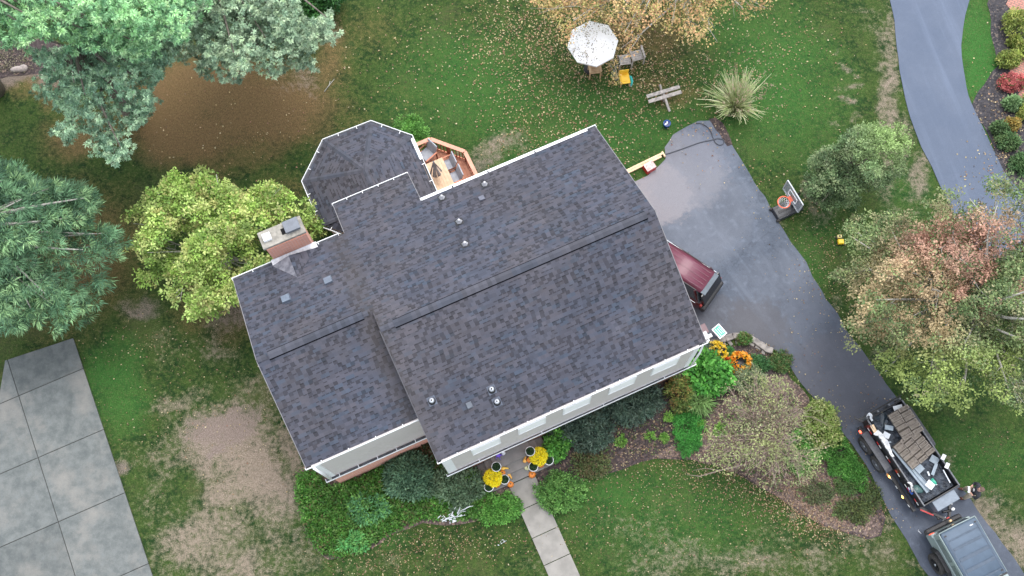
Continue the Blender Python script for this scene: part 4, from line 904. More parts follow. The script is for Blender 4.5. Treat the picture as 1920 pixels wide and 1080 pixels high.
crown('maple_tree', 'large maple turning red and yellow along the right side of the driveway', 'tree', P(*fkx), [(P3(1830, 500, 5.6), (3.6, 3.6, 2.2)), (P3(1730, 560, 4.4), (3.2, 3.2, 2.2)), (P3(1660, 500, 3.6), (2.2, 2.4, 1.8)), (P3(1850, 690, 5.0), (3.2, 2.2, 1.8)), (P3(1960, 520, 6), (2.5, 4, 2))],
      mpoly, [(.14, .20, .08), (.10, .155, .06), (.20, .25, .10), (.07, .11, .045), (.25, .24, .13)], nb=330, per=16, bough=(.34, .34, .16), leaves=17, spread=.21, size=.085, aspect=.62, seed=12, trunk_r=.24, limbs=90, twigs=420, fuzz=8, colfn=mapc, bark=BARKP, shell=.75, fork=.28,
      extra=[(tw((1792, 588, 1.2), (1820, 578, 4), (1870, 566, 6.5), (1940, 540, 8)), .10, .02), (tw((1792, 588, 1.2), (1830, 585, 4.5), (1890, 596, 6.5), (1960, 600, 8)), .10, .02), (tw((1792, 590, 1.4), (1830, 600, 4.5), (1880, 622, 6.2), (1950, 650, 7)), .08, .02),
             (tw((1792, 590, 1.4), (1820, 630, 4.5), (1870, 655, 5.6), (1930, 680, 6.5)), .06, .015), (tw((1820, 578, 4), (1850, 500, 6), (1852, 440, 6.6), (1870, 385, 7)), .06, .012), (tw((1852, 440, 6.6), (1840, 400, 6.8), (1818, 372, 7)), .03, .01), (tw((1792, 588, 1.4), (1760, 630, 4), (1745, 690, 5)), .05, .012), (tw((1795, 588, 1.4), (1730, 560, 3.6), (1690, 468, 4.6), (1672, 432, 5)), .05, .01)])
# --- spreading dogwood over the front bed
TWIGB = mat('brown_twigs', (.40, .31, .26), .9, c2=(.24, .18, .15), scale=8)
def dogc(cen, pq, col, rs):
    f = fbm(cen[:, 0], cen[:, 1], 1.1, 55)[:, None]; k = np.clip((f - .45) * 4, 0, .8); return col * (1 - k) + np.array([(.30, .34, .14)]) * k
crown('dogwood_tree', 'thin low spreading tree with pale sparse leaves in the front bed', 'tree', P(1425, 815), [(P3(1440, 800, 2.0), (2.7, 2.5, .85))],
      [(1312, 872), (1322, 830), (1335, 770), (1352, 730), (1380, 706), (1410, 690), (1452, 700), (1486, 722), (1506, 742), (1540, 760), (1572, 800), (1582, 836), (1540, 860), (1530, 890), (1500, 912), (1470, 905), (1440, 916), (1416, 900), (1384, 904), (1345, 876)],
      [(.25, .29, .14), (.20, .24, .11), (.33, .33, .18), (.15, .19, .09), (.36, .29, .19)], nb=90, per=12, bough=(.36, .36, .12), leaves=6, spread=.22, size=.08, aspect=.5, seed=13, trunk_r=.07, limbs=34, twigs=520, fuzz=7, colfn=dogc, bark=TWIGB, shell=.85, fork=.35, stems=3, sag=.12, gain=1.3, twl=.8, wig=.12,
      extra=[(tw((1400, 870, 1.0), (1350, 882, .8), (1312, 893, .6), (1288, 890, .5)), .03, .008), (tw((1350, 882, .8), (1322, 878, .7), (1300, 882, .6)), .015, .006)])

# ------------------------------------------------------------------ shrubs and beds
def shrub(name, label, px, py, rx, ry, hh, cols, n=60, per=10, leaves=10, size=.1, aspect=.55, spread=.12, seed=1, m=LEAF, poly=None, group=None, cat='shrub', radial=.4, wts=None, fuzz=4, stems=7, zc=None, tonev=.3, gain=1.35):
    c = P(px, py); r = (rx / 48, ry / 48); rs = np.random.RandomState(seed)
    root = thing(name, label, cat, (*c, 0), 0, group); org = np.array([*c, 0.0]); z0 = zc if zc is not None else hh * .4
    p, d = ell_pts(rs, (c[0], c[1], z0), (r[0], r[1], hh - z0), n * per, -.35, .6)
    if poly is not None:
        q = proj(p); fz = np.stack([fbm(p[:, 0], p[:, 1], 2.5, seed + 5) - .5, fbm(p[:, 0] + 40, p[:, 1], 2.5, seed + 6) - .5], -1) * 4 * fuzz; ok = inpoly(q + fz, poly); p, d = p[ok], d[ok]
    ang = np.arctan2(p[:, 1] - c[1], p[:, 0] - c[0]); k_ = .72 + .62 * fbm(np.cos(ang) * 1.6 + 5, np.sin(ang) * 1.6 + 5, 1.0, seed + 21)
    p[:, 0] = c[0] + (p[:, 0] - c[0]) * k_; p[:, 1] = c[1] + (p[:, 1] - c[1]) * k_
    gap = fbm(p[:, 0], p[:, 1], 3.6, seed + 31); ok = (gap > .42) | (rs.rand(len(p)) < .22); p, d = p[ok], d[ok]
    p[:, 2] = np.maximum(p[:, 2], .05) * (.75 + .5 * gap[ok]); f = fbm(p[:, 0], p[:, 1], 3.0, seed + 9)[:, None]
    col = np.clip(pal(rs, len(p), cols, wts) * (.55 + .9 * f) * gain, 0, .95)
    leafmesh('foliage', p, d, col, leaves, spread, size, aspect, m, root, seed, radial, 0, tonev, .2, origin=org)
    st = MB()
    for i in range(stems):
        e = p[rs.randint(len(p))] - org; st.tube(curve_pts((rs.normal(0, .04), rs.normal(0, .04), -.03), e * .92, rs, .05, 4, .05), [.018, .015, .012, .009, .006], 5)
    st.build('stem', BARK, root)
    return root
GR = lambda k=1: [(.055 * k, .17 * k, .035 * k), (.035 * k, .11 * k, .025 * k), (.09 * k, .24 * k, .05 * k)]
BRG = [(.085, .29, .045), (.05, .19, .03), (.15, .40, .08), (.035, .13, .025)]
DBL = [(.075, .125, .09), (.045, .08, .06), (.13, .18, .135), (.085, .13, .085)]
shrub('hydrangea_bush', 'bright green large-leaved bush at the right front corner of the house', 1325, 706, 40, 40, 1.1, BRG, 70, 7, 9, .15, .65, .14, 21)
shrub('rounded_shrub', 'olive and rust tinted shrub left of the bright green bush', 1274, 742, 30, 30, .9, [(.10, .17, .04), (.17, .20, .05), (.22, .15, .05), (.06, .11, .03)], 60, 9, 9, .09, .5, .1, 22)
shrub('strappy_plant', 'arching light green strap-leaved plant under the bright green bush', 1308, 757, 20, 12, .6, [(.25, .38, .14), (.16, .28, .09)], 14, 6, 7, .34, .10, .05, 23, radial=.9, cat='plant')
shrub('juniper_bush', 'dull blue-green low bush along the front wall, nearer the right corner', 1180, 758, 52, 36, .8, DBL, 110, 10, 10, .12, .3, .12, 24)
shrub('juniper_bush', 'dull blue-green low bush along the front wall, right of the small bright shrub', 1092, 805, 56, 38, .85, DBL, 120, 10, 10, .12, .3, .12, 25)
shrub('small_shrub', 'small leafy green shrub right of the front steps', 1042, 832, 22, 28, .7, [(.08, .24, .04), (.05, .16, .03), (.14, .33, .06)], 50, 8, 9, .11, .6, .1, 26)
shrub('mounded_shrub', 'loose green shrub on the right side of the front walk', 1048, 925, 40, 36, .6, [(.085, .20, .045), (.05, .13, .03), (.14, .27, .07)], 90, 9, 9, .08, .5, .1, 27)
shrub('ground_cover_clump', 'reddish green straggly clump behind the loose shrub right of the walk', 1108, 872, 40, 24, .35, [(.10, .13, .05), (.15, .12, .06), (.06, .10, .03)], 50, 8, 6, .08, .5, .1, 28, cat='plant')
shrub('bright_ground_plant', 'vivid green fine-leaved mat reaching down to the lawn edge', 1292, 806, 27, 46, .35, [(.050, .23, .04), (.035, .16, .03), (.085, .30, .06)], 200, 10, 10, .045, .5, .07, 29, poly=[(1258, 778), (1275, 764), (1318, 762), (1334, 758), (1326, 785), (1312, 800), (1310, 830), (1298, 850), (1280, 854), (1264, 835), (1260, 800)], cat='plant')
for i, (px, py, s, lb) in enumerate([(1163, 826, 10, 'tiny green plant alone in the mulch, left one of three'), (1220, 819, 10, 'tiny yellow-green plant in the mulch, middle one of three'), (1244, 822, 8, 'tiny dark green plant in the mulch, right one of three'), (1254, 782, 8, 'tiny yellow-green sprout against the vivid green mat'), (1350, 806, 12, 'small grass-green tuft under the dogwood near its left edge'), (1315, 800, 10, 'small grass-green tuft between the dogwood and the vivid green mat')]):
    shrub('mulch_plant', lb, px, py, s, s, .2, [(.16, .34, .05), (.10, .25, .04), (.22, .36, .09)], 10, 7, 7, .07, .5, .05, 30 + i, cat='plant', stems=3, group='small plants dotted in the front mulch')
shrub('dark_green_plant', 'dark green clump against the stone edging by the garage corner', 1394, 637, 13, 10, .35, [(.05, .15, .03), (.09, .17, .05), (.13, .12, .05)], 26, 8, 8, .07, .5, .06, 37, cat='plant')
shrub('dark_green_plant', 'low dark clump right of the orange flowers', 1420, 683, 26, 15, .3, [(.04, .11, .04), (.06, .15, .05)], 40, 8, 7, .07, .5, .06, 38, cat='plant')
shrub('dark_green_plant', 'low green clump at the bend of the stone edging', 1462, 680, 20, 18, .35, [(.05, .12, .035), (.09, .16, .05), (.12, .12, .05)], 36, 8, 8, .07, .5, .06, 39, cat='plant')
shrub('dark_green_plant', 'narrow dark green sprig between the yellow and orange flowers', 1367, 660, 6, 9, .3, [(.04, .13, .03), (.06, .18, .05)], 14, 6, 7, .08, .3, .04, 40, cat='plant', stems=3)
shrub('low_shrub', 'grey-green shrub touching the corner pipe beside the yellow flowers', 1318, 656, 16, 13, .6, DBL, 30, 8, 8, .08, .4, .06, 41)
shrub('dead_looking_shrub', 'greyish feathery shrub below the orange flowers', 1400, 715, 34, 26, .7, [(.16, .22, .11), (.10, .16, .07), (.22, .24, .15)], 60, 9, 8, .08, .4, .09, 42)
shrub('ivy_patch', 'bright glossy green patch along the driveway beside the trailer', 1580, 865, 48, 60, .35, [(.055, .17, .028), (.035, .12, .022), (.10, .24, .05)], 420, 9, 9, .055, .6, .07, 43, poly=[(1512, 760), (1540, 765), (1570, 800), (1590, 838), (1612, 872), (1622, 905), (1610, 914), (1590, 905), (1575, 890), (1555, 880), (1548, 860), (1520, 850), (1505, 800)], cat='ground cover', stems=4)
shrub('yellow_green_shrub', 'yellow-green shrub at the upper edge of the ivy patch', 1538, 800, 30, 44, .8, [(.20, .27, .07), (.14, .22, .05), (.26, .28, .11)], 70, 9, 8, .09, .6, .1, 44)
shrub('yellow_green_shrub', 'fresh green shrub under the lower branches of the dogwood', 1500, 850, 30, 34, .5, [(.09, .23, .045), (.06, .17, .035), (.14, .25, .07)], 60, 9, 8, .09, .6, .1, 45)
shrub('low_juniper', 'olive low juniper at the tip of the bed near the trailer', 1600, 958, 30, 19, .25, [(.085, .12, .045), (.15, .18, .06), (.06, .085, .035)], 42, 9, 7, .10, .3, .1, 46)
shrub('low_juniper', 'olive low juniper next to the driveway edge in the bed tip', 1632, 936, 14, 24, .22, [(.07, .11, .045), (.12, .15, .05), (.05, .08, .03)], 28, 9, 7, .09, .3, .09, 47)
shrub('low_juniper', 'thin olive juniper in the middle of the leafy bed', 1530, 925, 30, 18, .2, [(.10, .13, .06), (.14, .15, .08), (.07, .10, .045)], 30, 8, 6, .09, .3, .1, 48)
shrub('low_juniper', 'thin green sprigs between the ivy patch and the bed tip', 1588, 912, 22, 14, .3, [(.08, .16, .05), (.12, .18, .06)], 26, 8, 6, .09, .3, .1, 49)
shrub('spreading_juniper', 'blue-green juniper near the left end of the front bed under the wing', 770, 890, 46, 42, .8, [(.10, .19, .11), (.06, .125, .075), (.15, .26, .15)], 120, 10, 9, .12, .35, .13, 50)
shrub('spreading_juniper', 'grey-green juniper left of the front steps', 860, 915, 44, 34, .8, [(.12, .19, .11), (.075, .13, .07), (.18, .26, .15)], 110, 10, 9, .12, .35, .13, 51)
shrub('tall_weed', 'pale blue-green weed rising in the middle of the side bed', 695, 955, 34, 26, .7, [(.10, .26, .10), (.15, .32, .07), (.07, .18, .08)], 60, 8, 8, .12, .4, .12, 52, cat='plant')
shrub('tall_weed', 'pale green weed at the bottom of the side bed', 664, 1018, 28, 16, .5, [(.09, .30, .09), (.12, .26, .07)], 36, 8, 8, .11, .4, .1, 53, cat='plant')
shrub('small_shrub', 'lime green small shrub left of the front steps', 882, 902, 20, 16, .55, [(.17, .36, .06), (.10, .24, .04), (.24, .42, .10)], 44, 8, 8, .10, .6, .09, 54)
shrub('mounded_shrub', 'fresh green low shrub left of the front walk', 930, 952, 42, 26, .4, [(.09, .26, .045), (.06, .17, .03), (.15, .33, .07)], 100, 9, 9, .08, .5, .1, 55)
shrub('wall_plant', 'dark rusty foliage against the brick base between the two wings', 800, 850, 22, 22, .6, [(.05, .07, .03), (.13, .07, .04), (.03, .05, .02)], 40, 8, 8, .09, .5, .1, 56, cat='plant')
# ornamental grass
def grass_clump():
    c = P(1378, 205); rs = np.random.RandomState(5); root = thing('ornamental_grass', 'big fountain of pale green ornamental grass at the end of the driveway', 'grass', (*c, 0)); vs = []; fs = []; cols = []
    tufts = rs.rand(26) * 2 * PI; tl = .6 + .6 * rs.rand(26)
    for i in range(1000):
        ti = rs.randint(26); a = tufts[ti] + rs.normal(0, .16); lean = rs.rand() ** .5 * (1.0 if math.sin(a) > -.3 else .75); L = (.7 + 1.1 * rs.rand()) * tl[ti]; w = .016 + .016 * rs.rand(); b0 = np.array([math.cos(a), math.sin(a), 0]) * .18 * rs.rand(); out = np.array([math.cos(a), math.sin(a), 0]); sd_ = np.array([-out[1], out[0], 0])
        k0 = len(vs)
        for j in range(5):
            s = j / 4; p = b0 + out * (lean * L * .85 * s ** 1.3) + np.array([0, 0, 1]) * (L * (s - .5 * lean * s * s) * (1.15 - lean * .45)) + sd_ * .1 * math.sin(3 * s + i) * s; ww = w * (1 - .75 * s)
            vs += [tuple(p - sd_ * ww), tuple(p + sd_ * ww)]
        for j in range(4): fs.append((k0 + 2 * j, k0 + 2 * j + 1, k0 + 2 * j + 3, k0 + 2 * j + 2)); cols.append(np.array([(.46, .52, .24), (.32, .42, .17), (.60, .60, .38)][i % 3]) * (.7 + .5 * rs.rand()))
    me = bpy.data.meshes.new('blades'); me.from_pydata(vs, [], fs); at = me.attributes.new('lc', 'FLOAT_VECTOR', 'FACE'); at.data.foreach_set('vector', np.array(cols, np.float32).ravel()); me.materials.append(LEAF)
    o = bpy.data.objects.new('blades', me); C.objects.link(o); o.parent = root
    pl = [(rs.normal(0, .75), rs.normal(.3, .7), 1.15 + .3 * rs.rand()) for _ in range(110)]; pl = np.array(pl) + np.array([*c, 0])
    leafmesh('plumes', pl, np.tile([0, 0, 1.], (len(pl), 1)), np.tile([.38, .28, .20], (len(pl), 1)), 5, .1, .12, .2, LEAF, root, 3, 0, 0, .3, origin=(*c, 0))
grass_clump()
# neighbour's planting on the far right
YG = [(.24, .28, .06), (.17, .23, .05), (.30, .30, .09), (.12, .17, .04)]
for i, (px, py, rx, ry, hh, cols, lb) in enumerate([
    (1900, 52, 26, 26, .9, YG, 'yellow-green round shrub nearest the top right corner'),
    (1898, 82, 10, 9, .4, YG, 'smallest yellow-green shrub, just under the top right round one'),
    (1886, 118, 20, 16, .6, YG, 'yellow-green shrub above the red flower heads'),
    (1915, 98, 16, 14, .6, YG, 'yellow-green shrub against the right picture edge above the red flower heads'),
    (1895, 198, 15, 12, .5, [(.15, .25, .10), (.10, .18, .07), (.20, .30, .14)], 'pale green shrub below the red flower heads'),
    (1922, 210, 16, 26, .6, YG, 'yellow-green shrub on the right edge below the red flower heads'),
    (1872, 245, 16, 13, .5, [(.10, .17, .06), (.07, .12, .05)], 'dull green shrub between the lane and the orange one'),
    (1893, 238, 12, 10, .5, [(.30, .20, .05), (.20, .17, .05)], 'orange-brown small shrub in the dark gravel'),
    (1888, 268, 20, 16, .5, [(.09, .17, .06), (.06, .12, .045), (.14, .2, .08)], 'dull green shrub, lower one beside the lane'),
    (1915, 310, 22, 20, .5, [(.06, .13, .045), (.09, .16, .06)], 'dark green shrub on the right edge above the maple')]):
    shrub('garden_shrub', lb, px, py, rx, ry, hh, cols, 50, 8, 8, .09, .55, .09, 60 + i, group='shrubs in the dark gravel bed at the right edge')
shrub('sedum_plant', 'red-headed flowering plant in the dark gravel bed', 1893, 158, 27, 18, .5, [(.42, .10, .10), (.50, .16, .15), (.30, .07, .07), (.09, .16, .05)], 70, 8, 9, .06, .8, .06, 75, cat='plant', wts=[3, 3, 2, 1])
def paver(nm, pts, z=.03):
    poly = [P(*p) for p in pts]; mb = MB(); n = len(poly); a = sum(poly[i][0] * poly[(i + 1) % n][1] - poly[(i + 1) % n][0] * poly[i][1] for i in range(n))
    if a < 0: poly = poly[::-1]
    r = math.radians(28); uv = [((p[0] * math.cos(r) - p[1] * math.sin(r)) * 1, (p[0] * math.sin(r) + p[1] * math.cos(r))) for p in poly]
    mb.add([(p[0], p[1], z) for p in poly] + [(p[0], p[1], -.02) for p in poly], [tuple(range(n))] + [(n + i, n + (i + 1) % n, (i + 1) % n, i) for i in range(n)], uvs=[uv] + [[uv[i]] * 4 for i in range(n)]); mb.build(nm, PAVER, kind='structure')
paver('brick_path', [(1886, 8), (1895, -10), (1960, -30), (1960, 40), (1925, 32), (1900, 26)]); paver('brick_path', [(1892, 134), (1915, 110), (1960, 90), (1960, 230), (1925, 194), (1908, 180), (1916, 160)])

# ground cover in the side bed: one leafy mass
def cover(name, poly, n, cols, hmax, size, seed, per=6, spread=.12, aspect=.6, wts=None, hole=None):
    rs = np.random.RandomState(seed); W_ = [P(*p) for p in poly]; a = np.array(W_); lo, hi = a.min(0), a.max(0); q = lo + rs.rand(n * 2, 2) * (hi - lo); q = q[inpoly(q, a)][:n]
    f = fbm(q[:, 0], q[:, 1], 1.6, seed); z = .05 + hmax * np.clip(f * 1.4 - .2, 0, 1) * rs.rand(len(q)); c = np.column_stack([q, z]); g = fbm(q[:, 0] + 9, q[:, 1], .9, seed + 3)[:, None]; col = pal(rs, len(c), cols, wts) * (.6 + .8 * g)
    return leafmesh(name, c, np.tile([0, 0, 1.], (len(c), 1)), col, per, spread, size, aspect, LEAF, None, seed, 0, 0, .3, .3, kind='stuff')
cover('ground_cover', [(562, 890), (558, 925), (570, 975), (584, 1012), (604, 1036), (640, 1046), (685, 1030), (720, 1004), (760, 985), (800, 972), (850, 975), (905, 968), (940, 940), (900, 900), (860, 880), (800, 850), (740, 850), (690, 890), (620, 915), (585, 880)], 7000, [(.07, .22, .03), (.045, .14, .025), (.12, .30, .05), (.20, .34, .09), (.16, .13, .06)], .4, .095, 81, wts=[4, 3, 3, 1, 1])
cover('bed_weeds', [(1330, 870), (1340, 800), (1400, 740), (1480, 740), (1540, 820), (1590, 910), (1640, 960), (1600, 990), (1500, 940), (1400, 890)], 420, [(.10, .20, .05), (.16, .20, .08)], .2, .08, 82)
cover('bed_weeds', [(1110, 860), (1150, 800), (1220, 770), (1300, 850), (1200, 855)], 60, [(.10, .20, .05), (.16, .20, .08)], .1, .06, 83)
cover('back_bed_weeds', [(-40, 80), (50, 90), (100, 110), (60, 134), (-40, 140)], 260, [(.30, .28, .16), (.12, .13, .06), (.40, .36, .25)], .15, .08, 84, per=4, aspect=.3)
# fallen leaves
def litter():
    rs = np.random.RandomState(9); pts = []
    Z = [(1100, 60, 160, 110, 1500), (1000, 160, 140, 170, 900), (1200, 150, 160, 90, 1100), (950, 60, 110, 80, 450), (1100, 260, 180, 80, 420), (1330, 160, 120, 120, 260), (800, 120, 160, 130, 220), (1450, 60, 140, 100, 160), (1500, 130, 120, 120, 90), (1450, 380, 60, 120, 60), (1540, 480, 60, 110, 260), (1600, 560, 60, 80, 160),
         (1330, 900, 150, 60, 170), (1200, 960, 200, 90, 200), (1440, 960, 130, 70, 170), (820, 1020, 180, 50, 560), (1080, 1000, 100, 60, 80), (700, 1060, 100, 30, 120), (1350, 1050, 200, 50, 60), (380, 780, 200, 160, 200), (500, 260, 300, 160, 160), (280, 640, 160, 60, 120), (1850, 330, 60, 60, 60), (1850, 860, 120, 90, 40), (1560, 1000, 80, 50, 160),
         (1400, 830, 180, 110, 2600), (1500, 920, 90, 50, 1100), (1560, 960, 100, 50, 1300), (1200, 830, 110, 60, 420), (1100, 880, 60, 30, 160), (1420, 670, 60, 30, 120), (830, 880, 120, 50, 240), (620, 950, 60, 80, 160), (1880, 240, 50, 120, 200), (700, 990, 60, 20, 160), (1640, 780, 60, 120, 60), (1320, 300, 80, 80, 20), (1500, 650, 60, 160, 60), (820, 860, 40, 30, 140)]
    for px, py, rx, ry, k in Z:
        k = int(k * 1.7); q = rs.normal(0, .5, (k, 2)); pts.append(np.array([P(px + rx * a, py + ry * b, .03) for a, b in q]))
    p = np.concatenate(pts)
    u = ca * p[:, 0] + sa * p[:, 1]; v = sa * p[:, 0] - ca * p[:, 1]
    p = p[~((u > ML) & (u < 8.5) & (v > -14) & (v < -5.4))]
    c = np.column_stack([p, .025 + .02 * rs.rand(len(p))]); col = pal(rs, len(c), [(.40, .30, .15), (.28, .18, .10), (.46, .38, .21), (.28, .14, .10), (.18, .125, .08), (.50, .43, .27)])
    col[p[:, 1] > 15] *= 1.25; bedm = inpoly(proj(c), [(1240, 860), (1320, 770), (1480, 700), (1600, 900), (1660, 990), (1560, 985), (1440, 920), (1340, 868)]); col[bedm] = col[bedm] * .4 + np.array([.30, .20, .15]) * .6
    leafmesh('fallen_leaves', c, np.tile([0, 0, 1.], (len(c), 1)), col, 1, .02, np.where(p[:, 1:2] > 15, .072, .058), .75, LEAF, None, 9, 0, 0, .35, .9, kind='stuff', bend=.12)
litter()

# flowers
def mum(name, label, c, r, hh, cols, cat='flowers', group=None, ring=0, base=0.0, n=520, seed=1, pot=False, green=(.03, .07, .02), psz=.05):
    rs = np.random.RandomState(seed); root = thing(name, label, cat, (*c, base), 0, group); org = np.array([*c, base])
    d = rs.normal(0, 1, (n * 2, 3)); d /= np.linalg.norm(d, axis=1, keepdims=True); d = d[d[:, 2] > -.05]
    if ring: d = d[np.hypot(d[:, 0] - .15, d[:, 1]) > ring]
    d = d[:n]; p = org + np.array([0, 0, hh * .45]) + d * np.array([r, r, hh * .55])
    leafmesh('blossoms', p, d, pal(rs, len(p), cols), 6, .02, psz, .8, PETAL, root, seed, .5, 0, .2, origin=org)
    p2 = org + np.array([0, 0, hh * .42]) + d * np.array([r * .93, r * .93, hh * .5]); leafmesh('foliage', p2, d, np.tile(green, (len(p2), 1)), 5, .03, .05, .5, LEAF, root, seed + 1, .3, 0, .3, origin=org)
    mb = MB(); mb.lathe((0, 0, 0), [(r * .4, 0), (r * .55, hh * .35), (r * .5, hh * .4)], 14); mb.build('pot', BLACK if not pot else pot, root)
    return root
YEL = [(1.0, .88, .03), (.98, .80, .02), (1.0, .92, .08)]; ORG = [(.85, .36, .02), (.90, .48, .03), (.70, .22, .02), (.95, .60, .15)]; RED = [(.60, .10, .03), (.75, .20, .04), (.45, .06, .03)]
mum('chrysanthemum', 'yellow mum in the mulch behind the bright green bush', P(1343, 660, .25), .40, .45, [(.85, .60, .03), (.92, .76, .20), (.75, .5, .02)], n=150, seed=91, psz=.07)
mum('chrysanthemum', 'orange mum with a dark open centre in the mulch', P(1388, 680, .25), .42, .42, ORG, ring=.42, n=190, seed=92, psz=.075)
mum('chrysanthemum', 'small red mum between the yellow and the orange one', P(1362, 678, .25), .17, .35, RED, n=80, seed=93, psz=.07)

# ------------------------------------------------------------------ porch and its decorations
PORCH = mat('porch_concrete', (.25, .235, .22), .85, c2=(.20, .19, .175), scale=3, bmp=.25)
pr = thing('front_steps', 'concrete front landing with steps on three sides', 'steps', (*W(1.3, -5.2), 0), HR)
def pl(u, v, z): return (u - 1.3, -5.2 - v, z)
for (a, b, v1, z1, z0) in ((0.0, 2.64, -4.37, .15, -.05), (.29, 2.35, -4.70, .30, .15), (.56, 2.08, -5.03, .45, .30)):
    mb = MB(); mb.box(pl((a + b) / 2, (v1 - 5.5) / 2, (z0 + z1) / 2), (b - a, v1 + 5.5, z1 - z0)); mb.build('step' if z1 < .4 else 'landing', PORCH, pr, bevel=.012)
def zs(u, v):
    if .56 < u < 2.08 and v < -5.03: return .45
    if .29 < u < 2.35 and v < -4.70: return .30
    if 0 < u < 2.64 and v < -4.37: return .15
    return .0
def on_porch(px, py, hh):
    z = .3
    for _ in range(4): u, v = UVp(px, py, z + hh); z = zs(u, v)
    x, y = P(px, py, z + hh); return (x, y), z
BOX = [(.045, .10, .04), (.03, .07, .03), (.075, .14, .06)]
def planter(px, py, lb, r=.17, dx=0, dy=0, seed=1):
    c, z = on_porch(px, py, .35); root = thing('planter', lb, 'planter', (c[0], c[1], z), 0, 'white round planters on the front steps'); mb = MB()
    mb.lathe((0, 0, 0), [(r * .72, 0), (r * .86, .12), (r * .98, .30), (r * 1.06, .33), (r * 1.06, .36), (r * .92, .36), (r * .90, .30)], 22); mb.build('pot', WHITE, root)
    mb = MB(); mb.lathe((0, 0, 0), [(r * .89, .30), (.0, .31)], 18, cap=False); mb.build('soil', mat('potting_soil', (.03, .025, .02), .95), root)
    rs = np.random.RandomState(seed); org = np.array([c[0], c[1], z]); d = rs.normal(0, 1, (150, 3)); d /= np.linalg.norm(d, axis=1, keepdims=True); d[:, 2] = np.abs(d[:, 2]); p = org + np.array([dx * .05, dy * .05, .31]) + d * np.array([r * .70, r * .70, .10])
    leafmesh('foliage', p, d, pal(rs, len(p), BOX), 7, .03, .045, .5, LEAF, root, seed, .4, 0, .3, origin=org)
planter(930.5, 875, 'white pot of clipped greenery on the landing above the left yellow mum', seed=1); planter(994, 846, 'white pot of clipped greenery on the landing above the right yellow mum', seed=2)
planter(916.7, 913, 'white pot of greenery below the left yellow mum, off the steps', seed=3); planter(946, 899, 'white pot of greenery right of the left yellow mum', seed=4)
planter(1029, 863, 'white pot of greenery right of the right yellow mum, outermost', seed=5); planter(1000, 875, 'white pot of greenery below the right yellow mum', seed=6)
for (px, py, lb, sd_) in ((924, 895, 'bright yellow mum on the left side of the front steps', 95), (1010, 855, 'bright yellow mum on the right side of the front steps', 96)):
    c, z = on_porch(px, py, .35); mum('chrysanthemum', lb, c, .30, .42, YEL, base=z, n=360, seed=sd_, pot=WHITED, green=(.25, .25, .02), psz=.06)
ORM = mat('pumpkin_skin', (.80, .26, .03), .5, c2=(.62, .17, .02), scale=4); STEMM = mat('pumpkin_stem', (.12, .14, .05), .8)
TANO = mat('gourd_skin', (.85, .50, .12), .5, c2=(.75, .36, .07), scale=5); CRM = mat('cream_squash_skin', (.86, .80, .52), .5, c2=(.45, .48, .22), scale=9); YLG = mat('yellow_gourd_skin', (.90, .60, .10), .45, c2=(.80, .45, .06), scale=7)
def pumpkin(px, py, r, lb, m=ORM, flat_=.8, nm='pumpkin'):
    c, z = on_porch(px, py, r * .8); root = thing(nm, lb, nm, (*c, z), random.random(), 'pumpkins and gourds on the front steps'); vs = []; fs = []; n, mm = 32, 10
    for i in range(mm + 1):
        t = PI * i / mm
        for k in range(n):
            a = 2 * PI * k / n; w = 1 + .07 * math.cos(a * 8); vs.append((r * math.sin(t) * math.cos(a) * w, r * math.sin(t) * math.sin(a) * w, r * flat_ * (1 - math.cos(t) * (1 - .2 * math.sin(t) ** 8 - .18 * (abs(math.cos(t)) > .95)))))
    for i in range(mm):
        for k in range(n): fs.append((i * n + k, i * n + (k + 1) % n, (i + 1) * n + (k + 1) % n, (i + 1) * n + k))
    mb = MB(); mb.add(vs, fs, True); mb.build('fruit', m, root); mb = MB(); mb.tube([(0, 0, r * flat_ * 1.7), (.01, 0, r * flat_ * 2), (.03, .01, r * flat_ * 2.15)], [.022, .015, .018], 7); mb.build('stalk', STEMM, root)
pumpkin(942, 887, .115, 'dark orange pumpkin between the two left planters and the yellow mum'); pumpkin(931.7, 909, .11, 'orange pumpkin half hidden under the left yellow mum'); pumpkin(957, 908, .125, 'orange pumpkin at the left corner of the walk'); pumpkin(997.5, 889.5, .14, 'largest orange pumpkin at the right corner of the walk')
pumpkin(993.5, 862, .12, 'orange pumpkin left of the right yellow mum'); pumpkin(1014, 871, .12, 'orange pumpkin half hidden under the right yellow mum'); pumpkin(988.5, 876, .11, 'cream striped squash left of the lower right planter', CRM, .6, 'squash')
def gourd(px, py, ang, L, lb, m):
    c, z = on_porch(px, py, .07); root = thing('gourd', lb, 'gourd', (*c, z), ang, 'pumpkins and gourds on the front steps'); mb = MB(); n = 10
    pts = [(L * (i / n - .5), .03 * math.sin(3 * i / n), .075) for i in range(n + 1)]; rad = [.015, .055, .075, .078, .068, .052, .040, .034, .034, .030, .016]; mb.tube(pts, rad, 12); mb.build('fruit', m, root); mb = MB(); mb.tube([(L * .5, 0, .075), (L * .5 + .05, .01, .085)], [.014, .009], 6); mb.build('stalk', STEMM, root)
gourd(946, 879.5, .1, .30, 'yellow crook-neck gourd right of the left upper planter', YLG); gourd(954.5, 892.5, -.8, .28, 'orange-yellow gourd left of the walk centre, lower one', TANO); gourd(985.5, 861.5, 1.4, .26, 'tan-orange gourd left of the orange pumpkin by the right mum', TANO)
